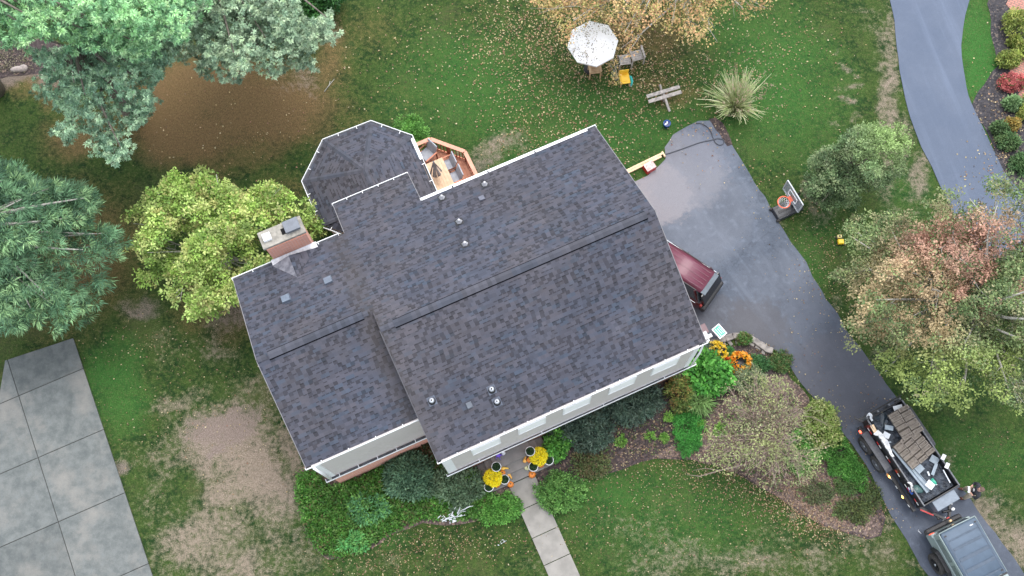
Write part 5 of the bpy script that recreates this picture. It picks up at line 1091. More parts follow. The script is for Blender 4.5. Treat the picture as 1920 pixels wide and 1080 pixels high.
# purple and white halloween ornaments by the door
PUR = mat('purple_plastic', (.12, .04, .55), .3, c2=(.25, .15, .75), scale=12)
c, z = on_porch(934, 853, .2); root = thing('spider_decoration', 'shiny purple ornament on the landing in front of the door', 'decoration', (*c, z)); mb = MB(); mb.ell((0, 0, .16), (.10, .08, .12), 12, 8); mb.build('body', PUR, root)
for k in range(6):
    mb = MB(); a = k * PI / 3; mb.tube([(.06 * math.cos(a), .06 * math.sin(a), .16), (.13 * math.cos(a), .13 * math.sin(a), .22), (.17 * math.cos(a), .17 * math.sin(a), .01)], [.014, .012, .008], 6); mb.build('leg', PUR, root)
c, z = on_porch(943, 848, .2); root = thing('ghost_decoration', 'small white figure beside the purple ornament', 'decoration', (*c, z)); mb = MB(); mb.lathe((0, 0, 0), [(.09, 0), (.08, .1), (.06, .2), (.045, .26), (.0, .30)], 14); mb.build('cloth', WHITE, root); mb = MB(); mb.ell((.02, -.045, .23), (.012, .01, .016), 6, 5); mb.ell((-.02, -.045, .23), (.012, .01, .016), 6, 5); mb.build('eyes', BLACK, root)
c = P(900, 899, .15); root = thing('garden_light', 'pale blue solar light beside the left edge of the steps', 'lamp', (*c, 0)); mb = MB(); mb.box((0, 0, .22), (.10, .10, .03)); mb.build('panel', mat('solar_panel', (.35, .42, .58), .3), root); mb = MB(); mb.lathe((0, 0, 0), [(.035, .12), (.045, .2)], 10); mb.build('lamp_head', STEEL, root); mb = MB(); mb.tube([(0, 0, -.05), (0, 0, .13)], .01, 6); mb.build('spike', BLACK, root)
# white stretched cobweb on the shrubs
def web(px, py, seed, n, r, lb, z=.85):
    c = P(px, py, z); rs = np.random.RandomState(seed); root = thing('cobweb_decoration', lb, 'decoration', (*c, z)); mb = MB()
    for i in range(n):
        a = rs.normal(0, 1, 2) * r * np.array([1, .35]); b = a + rs.normal(0, 1, 2) * r * np.array([.6, .35]); rot = .55; R_ = lambda q: (q[0] * math.cos(rot) - q[1] * math.sin(rot), q[0] * math.sin(rot) + q[1] * math.cos(rot))
        p, q = R_(a), R_(b); mb.tube([(*p, rs.rand() * .12), ((p[0] + q[0]) / 2, (p[1] + q[1]) / 2, .1 + .06 * rs.rand()), (*q, rs.rand() * .12)], .007 + .012 * rs.rand(), 4)
    mb.build('strands', mat('web_cotton', (.80, .84, .88), .8), root)
web(851, 968, 4, 46, .24, 'tangle of white artificial cobweb on the bed in front of the house'); web(941, 1018, 5, 9, .10, 'small scrap of white cobweb on the lawn left of the walk', .05)

# ------------------------------------------------------------------ deck with its furniture
dk = thing('deck', 'small red-stained wooden deck with railing between the bay and the back wall', 'deck', (*W(3.5, -15.8), 0), HR)
def dl(u, v, z): return (u - 3.5, -15.8 - v, z)
DZ = .9; RZ = 1.8
dpoly = [(2.45, -17.66), (3.40, -17.66), (4.42, -16.60), (4.46, -13.9), (2.45, -13.9)]
DECKW = mat('deck_boards', (.58, .27, .17), .65, c2=(.48, .20, .12), scale=4)
def strip(poly, u0, u1):          # slice of the deck polygon between two u values
    out = []
    def cl(pg, s, c):
        o_ = []
        for i in range(len(pg)):
            p, q = pg[i], pg[(i + 1) % len(pg)]; dp, dq = s * (p[0] - c), s * (q[0] - c)
            if dp <= 0: o_.append(p)
            if dp * dq < 0: k = dp / (dp - dq); o_.append((p[0] + (q[0] - p[0]) * k, p[1] + (q[1] - p[1]) * k))
        return o_
    return cl(cl(poly, 1, u1), -1, u0)
mb = MB()
for i in range(15):
    a = 2.45 + i * .137; pg = strip(dpoly, a + .004, a + .133)
    if len(pg) >= 3: mb.prism([dl(*p, 0)[:2] for p in pg], DZ - .03, DZ)
mb.build('floor_boards', DECKW, dk)
mb = MB(); mb.prism([dl(*p, 0)[:2] for p in [(2.5, -17.6), (3.38, -17.6), (4.37, -16.57), (4.4, -13.95), (2.5, -13.95)]], .65, DZ - .035); mb.build('joist_frame', CEDARD, dk)
rail = [(2.45, -17.66), (3.40, -17.66), (4.42, -16.60), (4.46, -14.05)]
for a, b in zip(rail[:-1], rail[1:]):
    A_, B_ = np.array(dl(*a, 0)), np.array(dl(*b, 0)); e = (B_ - A_) / np.linalg.norm(B_ - A_)
    mb = MB(); mb.bar(A_ + (0, 0, RZ), B_ + (0, 0, RZ), .15, .04); tr_ = mb.build('handrail', mat('cedar_rail', (.66, .31, .21), .6, var=.15), dk)
    mb = MB(); mb.bar(A_ + (0, 0, DZ + .10), B_ + (0, 0, DZ + .10), .05, .09); mb.build('bottom_rail', CEDAR, tr_)
    L = np.linalg.norm(B_ - A_); k = int(L / .125)
    for i in range(1, k):
        p = A_ + e * (L * i / k); mb = MB(); mb.box((p[0], p[1], (DZ + RZ) / 2 + .03), (.035, .035, RZ - DZ - .12), rz=math.atan2(e[1], e[0])); mb.build('baluster', CEDARD, tr_)
for p in rail[:-1] + [(3.91, -17.13)]:
    q = dl(*p, 0); mb = MB(); mb.box((q[0], q[1], .88), (.09, .09, 1.76)); mb.build('post', CEDARD, dk)
# table
TT = mat('table_planks', (.68, .47, .30), .55, c2=(.56, .36, .22), scale=5)
tb = thing('patio_table', 'long tan plank dining table on the deck', 'table', (*W(3.13, -16.1), DZ), HR)
mb = MB()
for i in range(7): mb.box((-.35 + i * .116, -.15, .735), (.110, 1.72, .03))
mb.build('tabletop', TT, tb)
for sx in (-1, 1):
    for sy in (-.9, .6): mb = MB(); mb.box((sx * .3, sy, .36), (.07, .07, .72)); mb.build('leg', WOODT, tb)
# closed umbrella through the table
pu = P(816, 318, DZ + 1.5); ub = thing('closed_umbrella', 'folded grey umbrella standing through the table on the deck', 'umbrella', (*pu, DZ))
mb = MB(); mb.tube([(0, 0, 0), (0, 0, 2.25)], .022, 8); mb.build('pole', STEEL, ub)
UG = mat('grey_brown_canvas', (.17, .155, .145), .9, c2=(.30, .29, .29), scale=6)
for k in range(6):
    a = k * PI / 3 + .3; mb = MB(); t0 = (.03 * math.cos(a), .03 * math.sin(a), 2.2); b0 = (.20 * math.cos(a), .20 * math.sin(a), 1.25); s = (-math.sin(a) * .085, math.cos(a) * .085)
    mb.add([t0, (b0[0] + s[0], b0[1] + s[1], b0[2]), (b0[0] * 1.25, b0[1] * 1.25, b0[2] + .02), (b0[0] - s[0], b0[1] - s[1], b0[2]), (t0[0] * .3, t0[1] * .3, 2.15)], [(0, 1, 2), (0, 2, 3), (4, 3, 2, 1), (0, 4, 1), (0, 3, 4)]); mb.build('canopy_fold', UG, ub)
mb = MB(); mb.lathe((0, 0, 2.2), [(.03, 0), (.035, .04), (.0, .10)], 10); mb.build('finial', STEEL, ub)
# deck chairs
CUSH = mat('grey_sling', (.36, .38, .42), .8, var=.15); 
def deck_chair(px, py, rz, lb):
    c = P(px, py, DZ + .45); r = thing('patio_chair', lb, 'chair', (*c, DZ), rz, 'chairs around the deck table')
    mb = MB(); mb.box((0, 0, .42), (.50, .48, .07)); mb.build('seat', CUSH, r, bevel=.02)
    mb = MB(); mb.box((0, -.28, .72), (.52, .05, .60), rx=.25); mb.build('backrest', CUSH, r, bevel=.015)
    for s in (-1, 1):
        mb = MB(); mb.box((s * .29, -.0, .65), (.06, .56, .03)); ar = mb.build('armrest', CEDAR, r, bevel=.008)
        for y in (-.24, .24): mb = MB(); mb.box((s * .28, y, .32), (.045, .045, .64)); mb.build('leg', CEDARD, r)
deck_chair(801, 289, HR + PI / 2 + .35, 'grey cushioned chair at the head of the deck table'); deck_chair(838, 311, HR + PI / 2, 'grey cushioned chair at the long side of the table, nearer the railing corner'); deck_chair(850, 334, HR + PI / 2, 'grey cushioned chair at the long side of the table, nearer the house roof')

# ------------------------------------------------------------------ back lawn
UMBW = None
def umbrella():
    m, t, b = nt('white_canvas'); g = t.nodes.new('ShaderNodeTexCoord').outputs['Object']; n = noise(t, g, 11, 3, .7); n2 = noise(t, g, 2.2, 2)
    v = t.nodes.new('ShaderNodeTexVoronoi'); v.inputs['Scale'].default_value = 11; t.links.new(g, v.inputs['Vector'])
    f = mathn(t, 'MULTIPLY', sstep(t, n, .60, .68), sstep(t, n2, .38, .55)); t.links.new(mixc(t, mathn(t, 'MULTIPLY', f, .35), (.92, .92, .92), (.40, .38, .30)), b.inputs['Base Color']); b.inputs['Roughness'].default_value = .8
    c = (2.33, 21.43); r = thing('patio_umbrella', 'open white eight-sided umbrella littered with leaves under the autumn tree', 'umbrella', (*c, 0), .12)
    mb = MB(); R = 1.02; n = 8; ring = [(R * math.cos(2 * PI * k / n), R * math.sin(2 * PI * k / n), 2.12) for k in range(n)]; mid = [(R * .55 * math.cos(2 * PI * k / n), R * .55 * math.sin(2 * PI * k / n), 2.36) for k in range(n)]
    vs = ring + mid + [(0, 0, 2.52)] + [(p[0], p[1], 2.04) for p in ring]; fs = []
    for k in range(n): q = (k + 1) % n; fs += [(k, q, n + q, n + k), (n + k, n + q, 2 * n), (k, 2 * n + 1 + k, 2 * n + 1 + q, q)]
    mb.add(vs, fs); mb.build('canopy', m, r)
    mb = MB(); mb.tube([(0, 0, 0), (0, 0, 2.5)], .022, 8); mb.build('pole', STEEL, r)
    for k in range(n): mb = MB(); mb.bar((.02 * ring[k][0], .02 * ring[k][1], 2.40), (ring[k][0] * .97, ring[k][1] * .97, 2.08), .018); mb.build('rib', STEEL, r)
    mb = MB(); mb.lathe((0, 0, 0), [(.28, 0), (.28, .06), (.05, .10), (.04, .3)], 18); mb.build('base', BLACK, r)
    rs = np.random.RandomState(3); k = 620; rr = .98 * rs.rand(k) ** .5; a = rs.rand(k) * 2 * PI; x = rr * np.cos(a); y = rr * np.sin(a); keep = ~((x > .15) & (y < .25) & (rs.rand(k) < .85)); x, y, rr = x[keep], y[keep], rr[keep]; z = np.where(rr < .55, 2.52 - rr / .55 * .16, 2.36 - (rr - .55) / .47 * .24) + .02
    p = np.column_stack([x + c[0], y + c[1], z]); leafmesh('fallen_leaves_on_umbrella', p, np.tile([0, 0, 1.], (len(p), 1)), pal(rs, len(p), [(.22, .20, .12), (.30, .26, .16), (.15, .14, .10), (.42, .34, .2)]), 1, .01, .055, .6, LEAF, None, 5, 0, 0, .3, .9, kind='stuff')
umbrella()
def slat_chair(nm, lb, px, py, rz, m, s=.46, sh=.42, arms=True, back=.5, group=None):
    c = P(px, py, sh); r = thing(nm, lb, 'chair', (*c, 0), rz, group)
    st = MB()
    for i in range(5): st.box((0, -s / 2 + s / 10 + i * s / 5, sh), (s, s / 5 - .012, .025))
    st.build('seat', m, r)
    if back:
        bk = MB()
        for i in range(5): bk.box((-s / 2 + s / 10 + i * s / 5, s / 2 + .05, sh + back / 2), (s / 5 - .015, .02, back), rx=-.18)
        bk.build('backrest', m, r)
    for sx in (-1, 1):
        for sy in (-1, 1): l = MB(); l.box((sx * (s / 2 + .02), sy * s / 2, (sh + (.2 if arms else 0)) / 2), (.05, .05, sh + (.2 if arms else 0))); l.build('leg', m, r)
        if arms: l = MB(); l.box((sx * (s / 2 + .02), 0, sh + .22), (.08, s + .12, .025)); l.build('armrest', m, r)
slat_chair('lawn_chair', 'grey weathered chair nearer the umbrella, left of the pair', 1172, 112, .12, WOODW, arms=False, back=.0); slat_chair('lawn_chair', 'grey weathered chair right of the pair, slightly farther up', 1194, 104, .25, WOODW, arms=True, back=0)
slat_chair('wooden_armchair', 'small tan wooden armchair poking out below the white umbrella', 1115, 130, .12, WOODT, s=.40)
# toy chair and teal toy
YP = mat('yellow_plastic', (.90, .55, .04), .4, var=.1); TEAL = mat('teal_plastic', (.03, .48, .46), .4)
c = P(1171, 148, .3); r = thing('toy_chair', 'yellow plastic toddler chair with wooden feet below the grey chairs', 'toy', (*c, 0), .15)
mb = MB(); mb.box((0, 0, .32), (.42, .46, .04)); mb.box((0, .0, .35), (.30, .30, .025)); mb.build('seat', YP, r, bevel=.02); mb = MB(); mb.box((0, .23, .48), (.40, .04, .32)); mb.build('backrest', YP, r, bevel=.02)
for sx in (-1, 1):
    for sy in (-1, 1): l = MB(); l.bar((sx * .15, sy * .17, .31), (sx * .19, sy * .21, 0), .045); l.build('leg', WOODT, r)
c = P(1181, 150, .15); r = thing('toy_scooter', 'teal curved plastic toy leaning on the right of the yellow chair', 'toy', (*c, 0), .2)
mb = MB(); mb.tube([(0, -.25, .1), (.06, -.1, .2), (.05, .08, .22), (-.02, .22, .14)], [.03, .06, .06, .03], 10); mb.build('body', TEAL, r)
for y in (-.2, .2): mb = MB(); mb.lathe((.0, y, .06), [(.06, -.02), (.06, .02)], 12, axis='X'); mb.build('wheel', WHITE, r)
# bench seesaw
bc = thing('wooden_bench', 'weathered plank bench with crossed supports on the leafy lawn', 'bench', (*P(1245, 177, .4), 0), math.atan2(20.41 - 19.98, 5.98 - 4.63))
for yy, z in ((.11, .44), (-.11, .40)): mb = MB(); mb.box((0, yy, z), (1.42, .15, .04)); mb.build('plank', WOODW, bc)
mb = MB(); mb.box((-.02, .30, .36), (.07, .34, .12), rx=.5); mb.build('support', WOODW, bc); mb = MB(); mb.bar((-.02, -.14, .40), (.06, -.62, .02), .09, .07); mb.build('support', WOODW, bc); mb = MB(); mb.box((0, 0, .19), (.09, .3, .38)); mb.build('post', WOODW, bc)
# bucket
c = P(1250, 234, .15); r = thing('bucket', 'blue bucket with a white patch standing on the lawn', 'bucket', (*c, 0)); BLU = mat('blue_plastic', (.02, .09, .42), .35); mb = MB(); mb.lathe((0, 0, 0), [(.11, 0), (.145, .28), (.15, .28), (.15, .30), (.135, .30), (.12, .04)], 20); mb.build('body', BLU, r)
mb = MB(); mb.lathe((0, 0, .25), [(.13, 0), (.0, .01)], 16, cap=False); mb.build('contents', mat('dark_blue', (.02, .04, .14), .4), r); mb = MB(); mb.box((-.04, -.02, .27), (.12, .05, .02), rz=.6); mb.box((.01, .06, .27), (.05, .06, .02)); mb.build('scraper', WHITE, r); mb = MB(); mb.tube([(.15 * math.cos(a), .15 * math.sin(a), .30 - .04 * math.sin(a)) for a in np.linspace(0, PI, 9)], .006, 5); mb.build('handle', STEEL, r)
# timber and red box
A_, B_ = P3(1150, 334, .12), P3(1243, 289, .12); r = thing('timber_board', 'long fresh pine board lying from the roof edge to the driveway', 'timber', (*((A_ + B_) / 2)[:2], 0), math.atan2(B_[1] - A_[1], B_[0] - A_[0])); L = float(np.linalg.norm(B_ - A_))
mb = MB(); mb.box((0, .045, .09), (L, .085, .09)); mb.build('plank', PINEW, r, bevel=.004); mb = MB(); mb.box((-.05, -.048, .085), (L - .1, .085, .09)); mb.build('plank', PINEW, r, bevel=.004); mb = MB(); mb.box((L / 2 + .03, 0, .07), (.06, .24, .12)); mb.build('end_cleat', PINEW, r)
REDP = mat('red_plastic', (.50, .03, .03), .4); c = P(1218, 312, .25); r = thing('red_crate', 'red crate with a pale printed top beside the pine board', 'box', (*c, 0), .55)
mb = MB(); mb.box((0, 0, .15), (.44, .36, .30), taper=.96); mb.build('body', REDP, r, bevel=.01); mb = MB(); mb.box((0, 0, .315), (.42, .34, .025)); mb.box((-.10, .06, .33), (.12, .06, .008)); mb.box((.08, -.04, .33), (.14, .09, .008)); mb.build('lid', mat('pale_card', (.72, .60, .58), .7, c2=(.50, .30, .28), scale=14), r)
# hose on the driveway
hs_px = [(1242, 291), (1262, 285), (1285, 277), (1310, 268), (1332, 263), (1346, 260), (1356, 262), (1357, 269), (1350, 272), (1342, 268), (1337, 258), (1333, 247), (1326, 238), (1316, 232), (1304, 231)]
pts = [np.array(P3(*p, .045)) for p in hs_px]; pp = []
for i in range(len(pts) - 1):
    p0, p1, p2, p3 = pts[max(0, i - 1)], pts[i], pts[i + 1], pts[min(len(pts) - 1, i + 2)]
    for k in range(5): u = k / 5; pp.append(.5 * (2 * p1 + (p2 - p0) * u + (2 * p0 - 5 * p1 + 4 * p2 - p3) * u * u + (3 * p1 - p0 - 3 * p2 + p3) * u ** 3))
mb = MB(); mb.tube(pp + [pts[-1]], .020, 8); o = mb.build('hose', mat('grey_hose', (.05, .055, .07), .5)); tag(o, 'dark grey hose looping over the end of the driveway', 'hose')
# extra litter of small things on the ground
r = thing('rock', 'smooth pale grey boulder at the edge of the back bed', 'rock', (*P(36, 131), 0), .1); mb = MB(); mb.ell((0, 0, .05), (.36, .14, .14), 16, 9, .12, 3); mb.ell((.22, .02, .07), (.17, .17, .15), 14, 8, .1, 4); mb.build('boulder', mat('pale_rock', (.42, .36, .33), .9, c2=(.30, .26, .24), scale=5, bmp=.5), r)
r = thing('fallen_twig', 'bare twig lying on the brown grass behind the bay', 'twig', (*P(617, 158), 0)); mb = MB(); mb.tube([tuple(P3(608, 172, .04) - np.array([*P(617, 158), 0])), tuple(P3(617, 160, .05) - np.array([*P(617, 158), 0])), tuple(P3(627, 148, .04) - np.array([*P(617, 158), 0]))], [.02, .018, .01], 5); mb.tube([tuple(P3(617, 160, .05) - np.array([*P(617, 158), 0])), tuple(P3(619, 152, .05) - np.array([*P(617, 158), 0]))], [.015, .01], 5); mb.build('wood', BARKP, r)

# ------------------------------------------------------------------ basketball hoop
hp = thing('basketball_hoop', 'portable basketball hoop with black base and clear backboard beside the driveway', 'basketball hoop', (10.0, 15.12, 0), .46)
inv = Matrix.Rotation(-.46, 3, 'Z')
def hl(x, y, z): v = inv @ Vector((x - 10.0, y - 15.12, 0)); return (v.x, v.y, z)
BK = mat('base_plastic', (.035, .038, .045), .45, var=.3)
mb = MB(); mb.box((0, 0, .10), (1.18, .62, .20), taper=.93); b_ = mb.build('base', BK, hp, bevel=.03); mb = MB(); mb.box((.05, .0, .21), (.95, .10, .03)); mb.box((.0, .2, .205), (1.0, .05, .02)); mb.box((.0, -.2, .205), (1.0, .05, .02)); mb.build('base_rib', BLACK, b_)
for s in (-1, 1): mb = MB(); mb.lathe((-.56, s * .27, .09), [(.09, -.035), (.09, .035)], 14, axis='Y'); mb.build('wheel', RUBBER, hp)
bt = hl(9.72, 14.73, 2.5); mb = MB(); mb.tube([(.2, 0, .15), (.15, 0, 1.6), (bt[0] + .15, bt[1] + .1, 2.2), (bt[0], bt[1], 2.55)], .045, 10); mb.build('pole', BLACK, hp); mb = MB(); mb.bar((.45, 0, .2), (.17, 0, 1.1), .035); mb.build('brace', BLACK, hp)
bL, bR = np.array(hl(9.38, 15.14, 0)), np.array(hl(9.86, 14.18, 0)); bd = (bR - bL) / np.linalg.norm(bR - bL); bn = np.array([bd[1], -bd[0], 0]); 
if np.dot(bn, np.array(hl(9.30, 14.56, 0)) - (bL + bR) / 2) < 0: bn = -bn
bang = math.atan2(bd[1], bd[0]); bc_ = (bL + bR) / 2
gm, t_, b_ = nt('clear_board'); b_.inputs['Base Color'].default_value = (.30, .33, .35, 1); b_.inputs['Roughness'].default_value = .15; b_.inputs['Alpha'].default_value = .55
mb = MB(); mb.box((bc_[0], bc_[1], 2.6), (1.06, .02, .78), rz=bang); bb = mb.build('backboard', gm, hp)
fm = MB()
for (a, z0, b2, z1) in ((-.54, 2.2, .54, 2.2), (-.54, 3.0, .54, 3.0), (-.54, 2.2, -.54, 3.0), (.54, 2.2, .54, 3.0)): fm.bar(bc_ + bd * a + (0, 0, z0), bc_ + bd * b2 + (0, 0, z1), .04)
fm.build('frame', mat('board_frame', (.45, .48, .50), .4), bb)
sq = MB(); wq = bn * .014
for (a, z0, b2, z1) in ((-.25, 2.42, .25, 2.42), (-.25, 2.78, .25, 2.78), (-.25, 2.42, -.25, 2.78), (.25, 2.42, .25, 2.78)): sq.bar(bc_ + wq + bd * a + (0, 0, z0), bc_ + wq + bd * b2 + (0, 0, z1), .035, .006)
sq.build('target_square', WHITE, bb)
ORR = mat('rim_orange', (.85, .16, .08), .4); rc = bc_ + bn * .34; mb = MB(); mb.tube([(rc[0] + .23 * math.cos(a), rc[1] + .23 * math.sin(a), 2.42) for a in np.linspace(0, 2 * PI, 25)], .022, 8, cap=False); rim = mb.build('rim', ORR, hp)
mb = MB(); mb.box((bc_[0] + bn[0] * .07, bc_[1] + bn[1] * .07, 2.42), (.22, .14, .05), rz=bang); mb.build('bracket', ORR, rim)
nm_ = MB()
for k in range(12):
    a = 2 * PI * k / 12
    for s in (-1, 1):
        a1 = a + s * .5; nm_.tube([(rc[0] + .22 * math.cos(a), rc[1] + .22 * math.sin(a), 2.41), (rc[0] + .16 * math.cos(a1), rc[1] + .16 * math.sin(a1), 2.2), (rc[0] + .11 * math.cos(a + s), rc[1] + .11 * math.sin(a + s), 1.98)], .009, 4)
nm_.build('net', mat('net_cord', (.85, .86, .88), .8), rim)
# yellow toy on the lawn
c = P(1576, 451, .15); r = thing('toy_truck', 'small yellow plastic toy on the grass left of the maple', 'toy', (*c, 0), .05); YB = mat('bright_yellow', (.92, .60, .02), .4, var=.08)
mb = MB(); mb.box((.0, -.05, .16), (.24, .20, .12), taper=.9); mb.build('body', YB, r, bevel=.015); mb = MB(); mb.box((-.02, .17, .14), (.17, .13, .12)); mb.build('cab', mat('pale_yellow', (.85, .72, .30), .5), r, bevel=.02); mb = MB(); mb.box((-.02, .17, .205), (.07, .06, .012)); mb.build('cab_roof', BLACK, r)
for sx in (-1, 1):
    for sy in (-.1, .15): mb = MB(); mb.lathe((sx * .11, sy, .06), [(.06, -.02), (.06, .02)], 12, axis='X'); mb.build('wheel', RUBBER, r)

# ------------------------------------------------------------------ garage corner
c = P(1352, 640, 0); sA, sB, sC, sD = [np.array(P(*p, .55)) for p in ((1334, 617), (1348, 607), (1364, 625), (1349.5, 635.5))]
sc_ = (sA + sB + sC + sD) / 4; ex = (sC - sB) / np.linalg.norm(sC - sB); sl, sw = np.linalg.norm(sC - sB), np.linalg.norm(sA - sB)
r = thing('lawn_sign', 'green and white yard sign tipped back beside the garage corner', 'sign', (*sc_, 0), math.atan2(ex[1], ex[0])); tilt = .15
GRN = mat('sign_green', (.07, .47, .33), .5, var=.05)
mb = MB(); mb.box((0, 0, .55), (sl, sw, .012), rx=tilt); pn = mb.build('panel', WHITE, r); mb = MB(); mb.box((0, 0, .563), (sl * .82, sw * .74, .004), rx=tilt); mb.build('green_field', GRN, pn)
tx = mat('sign_lettering', (.72, .92, .84), .5, var=.05); mb = MB(); ww = sw * .74
rr_ = random.Random(8)
for y, x0, x1, hh in ((.30, -.30, .33, .11), (.02, -.26, .28, .13), (-.27, -.36, .36, .12)):
    x = x0 * sl; rows = []
    while x < x1 * sl:
        w_ = .022 + .022 * rr_.random(); mb.box((x + w_ / 2, y * ww, .5675 + y * ww * math.tan(tilt)), (w_, hh * ww, .003), rx=tilt); x += w_ + .007
mb.build('lettering', tx, pn)
for s in (-1, 1): mb = MB(); mb.tube([(s * .16, sw * .1, 0), (s * .16, 0, .54)], .006, 6); mb.build('wire_leg', STEEL, r)
def wbox(nm, px, py, z, w, d, hh, rz, lb, m=WHITED):
    c = P(px, py, z + hh); r = thing(nm, lb, 'box', (*c, 0), rz); mb = MB(); mb.box((0, 0, z + hh / 2), (w, d, hh)); mb.build('body', m, r, bevel=.01); mb = MB(); mb.box((0, 0, z + hh + .012), (w * 1.05, d * 1.05, .024)); mb.build('lid', m, r, bevel=.006); return r
wbox('utility_box', 1321, 630, 0, .26, .30, .75, HR, 'white utility box at the front right corner of the house'); wbox('utility_box', 1332, 629, 0, .12, .13, .5, HR, 'smaller white cap beside the utility box')
r = thing('trash_bin', 'dull maroon bin half under the roof edge behind the utility box', 'bin', (*P(1317, 619, .5), 0), HR); mb = MB(); mb.box((-.0, .0, .3), (.30, .34, .6), taper=1.06); mb.build('body', mat('maroon_plastic', (.14, .09, .095), .6), r, bevel=.02); mb = MB(); mb.box((0, 0, .62), (.34, .38, .04)); mb.build('lid', mat('maroon_lid', (.20, .13, .14), .6), r, bevel=.01)
# downspout elbow at the corner
mb = MB(); mb.tube([h(MR + .02, FV + .05, 5.4), h(MR + .16, FV - .02, 5.3), h(MR + .10, FV - .1, 4.9), h(MR - .12, FV + .12, 4.5), h(MR - .14, FV + .12, 2.6)], .035, 8); mb.build('downspout', WHITE, house)
mb = MB(); mb.tube([h(LL + .22, LFV + .12, 5.4), h(LL + .22, LFV + .13, 2.55)], .05, 6); mb.build('downspout', WHITE, house)
# stone edging
eg = thing('stone_edging', 'curved row of flat grey stones holding the bed along the driveway', 'edging', (*P(1380, 635), 0)); ep = [(1326, 650), (1338, 643), (1352, 638), (1366, 634), (1380, 631), (1393, 630), (1407, 636), (1419, 643), (1429, 650), (1440, 657)]
rr_ = random.Random(2)
for i, p in enumerate(ep):
    a = P(*p); b = P(*ep[min(i + 1, len(ep) - 1)]) if i < len(ep) - 1 else (a[0] + .2, a[1] - .1); ang = math.atan2(b[1] - a[1], b[0] - a[0]); o0 = P(1380, 635); mb = MB(); mb.box((a[0] - o0[0], a[1] - o0[1], .07 + rr_.random() * .03), (.30 + .06 * rr_.random(), .22 + .06 * rr_.random(), .16), rz=ang + rr_.uniform(-.15, .15), taper=.92); mb.build('stone', STONE, eg, bevel=.03)
for i in range(9):
    p = ep[i]; a = P(p[0] + 2, p[1] + 9); o0 = P(1380, 635); mb = MB(); mb.box((a[0] - o0[0], a[1] - o0[1], .03), (.2 + .1 * rr_.random(), .15, .08), rz=rr_.uniform(0, 3), taper=.9); mb.build('stone', STONE, eg, bevel=.02)

# ------------------------------------------------------------------ vehicles
def loft(mb, secs, smooth=True, cap=True):
    n = len(secs[0]); vs = [p for s in secs for p in s]; fs = []
    for i in range(len(secs) - 1):
        for k in range(n): fs.append((i * n + k, i * n + (k + 1) % n, (i + 1) * n + (k + 1) % n, (i + 1) * n + k))
    if cap: fs.append(tuple(range(n))[::-1]); fs.append(tuple((len(secs) - 1) * n + k for k in range(n)))
    mb.add(vs, fs, smooth); return mb
def paint(name, c, rough=.25, metal=.3, coat=.8, c2=None):
    return mat(name, c, rough, metal, var=.06, scale=2, coat=coat, c2=c2)
def tyre_wheel(parent, x, y, r, w, rim_m, hub=STEEL, side=-1, spokes=8):
    mb = MB(); mb.lathe((x, y, r), [(r * .62, -w / 2), (r * .93, -w / 2), (r, -w * .36), (r, w * .36), (r * .93, w / 2), (r * .62, w / 2), (r * .60, 0)], 28, axis='Y', cap=False)
    t = mb.build('wheel', RUBBER, parent); mb = MB(); mb.lathe((x, y, r), [(r * .0, side * w * .28), (r * .50, side * w * .28), (r * .60, side * w * .40), (r * .65, side * w * .47), (r * .62, side * w * .50), (r * .57, side * w * .45)], 24, axis='Y', cap=False); mb.build('rim', rim_m, t)
    mb = MB()
    for k in range(spokes): a = 2 * PI * k / spokes; mb.bar((x + r * .10 * math.cos(a), y + side * w * .36, r + r * .10 * math.sin(a)), (x + r * .57 * math.cos(a), y + side * w * .42, r + r * .57 * math.sin(a)), r * .10, .02)
    mb.build('spokes', rim_m, t); mb = MB(); mb.lathe((x, y, r), [(.05, side * w * .36), (.045, side * w * .50), (.0, side * w * .52)], 12, axis='Y', cap=False); mb.build('hub', hub, t)
# maroon car by the garage
MAR = paint('maroon_paint', (.055, .006, .010), .3, .1, coat=.3); MARR = paint('maroon_roof_sky_tint', (.145, .035, .060), .45, .0, coat=.15)  # roof maroon is lightened, sky reflection put into the colour
sv = thing('parked_car', 'maroon car parked half under the roof edge by the garage', 'car', (6.66, 11.47, 0), math.radians(144))
def sec(x, w, zb, zm, zt, k=.9): return [(x, -w * .93, zb), (x, -w, (zb + zm) / 2), (x, -w, zm), (x, -w * k, zt), (x, w * k, zt), (x, w, zm), (x, w, (zb + zm) / 2), (x, w * .93, zb)]
mb = MB(); loft(mb, [sec(-.02, .60, .34, .75, .90), sec(.06, .70, .26, .80, .97), sec(.30, .75, .24, .84, 1.0), (sec(1.6, .76, .24, .86, 1.0)), sec(2.75, .74, .24, .84, .98), sec(3.3, .68, .26, .74, .88), sec(3.6, .54, .34, .60, .72)]); mb.build('body', MAR, sv)
mb = MB(); loft(mb, [[(.10, -.66, .96), (.40, -.50, 1.60), (.40, .50, 1.60), (.10, .66, .96)], [(1.5, -.68, .98), (1.5, -.53, 1.64), (1.5, .53, 1.64), (1.5, .68, .98)], [(2.95, -.64, .96), (2.3, -.50, 1.58), (2.3, .50, 1.58), (2.95, .64, .96)]], smooth=False); mb.build('windows', GLASS, sv)
mb = MB(); loft(mb, [[(.26, -.50, 1.595), (.26, -.30, 1.64), (.26, .30, 1.64), (.26, .50, 1.595), (.26, .48, 1.57), (.26, -.48, 1.57)], [(1.3, -.53, 1.65), (1.3, -.3, 1.69), (1.3, .3, 1.69), (1.3, .53, 1.65), (1.3, .5, 1.62), (1.3, -.5, 1.62)], [(2.32, -.49, 1.60), (2.32, -.3, 1.63), (2.32, .3, 1.63), (2.32, .49, 1.60), (2.32, .46, 1.57), (2.32, -.46, 1.57)]]); mb.build('roof', MARR, sv)
mb = MB()
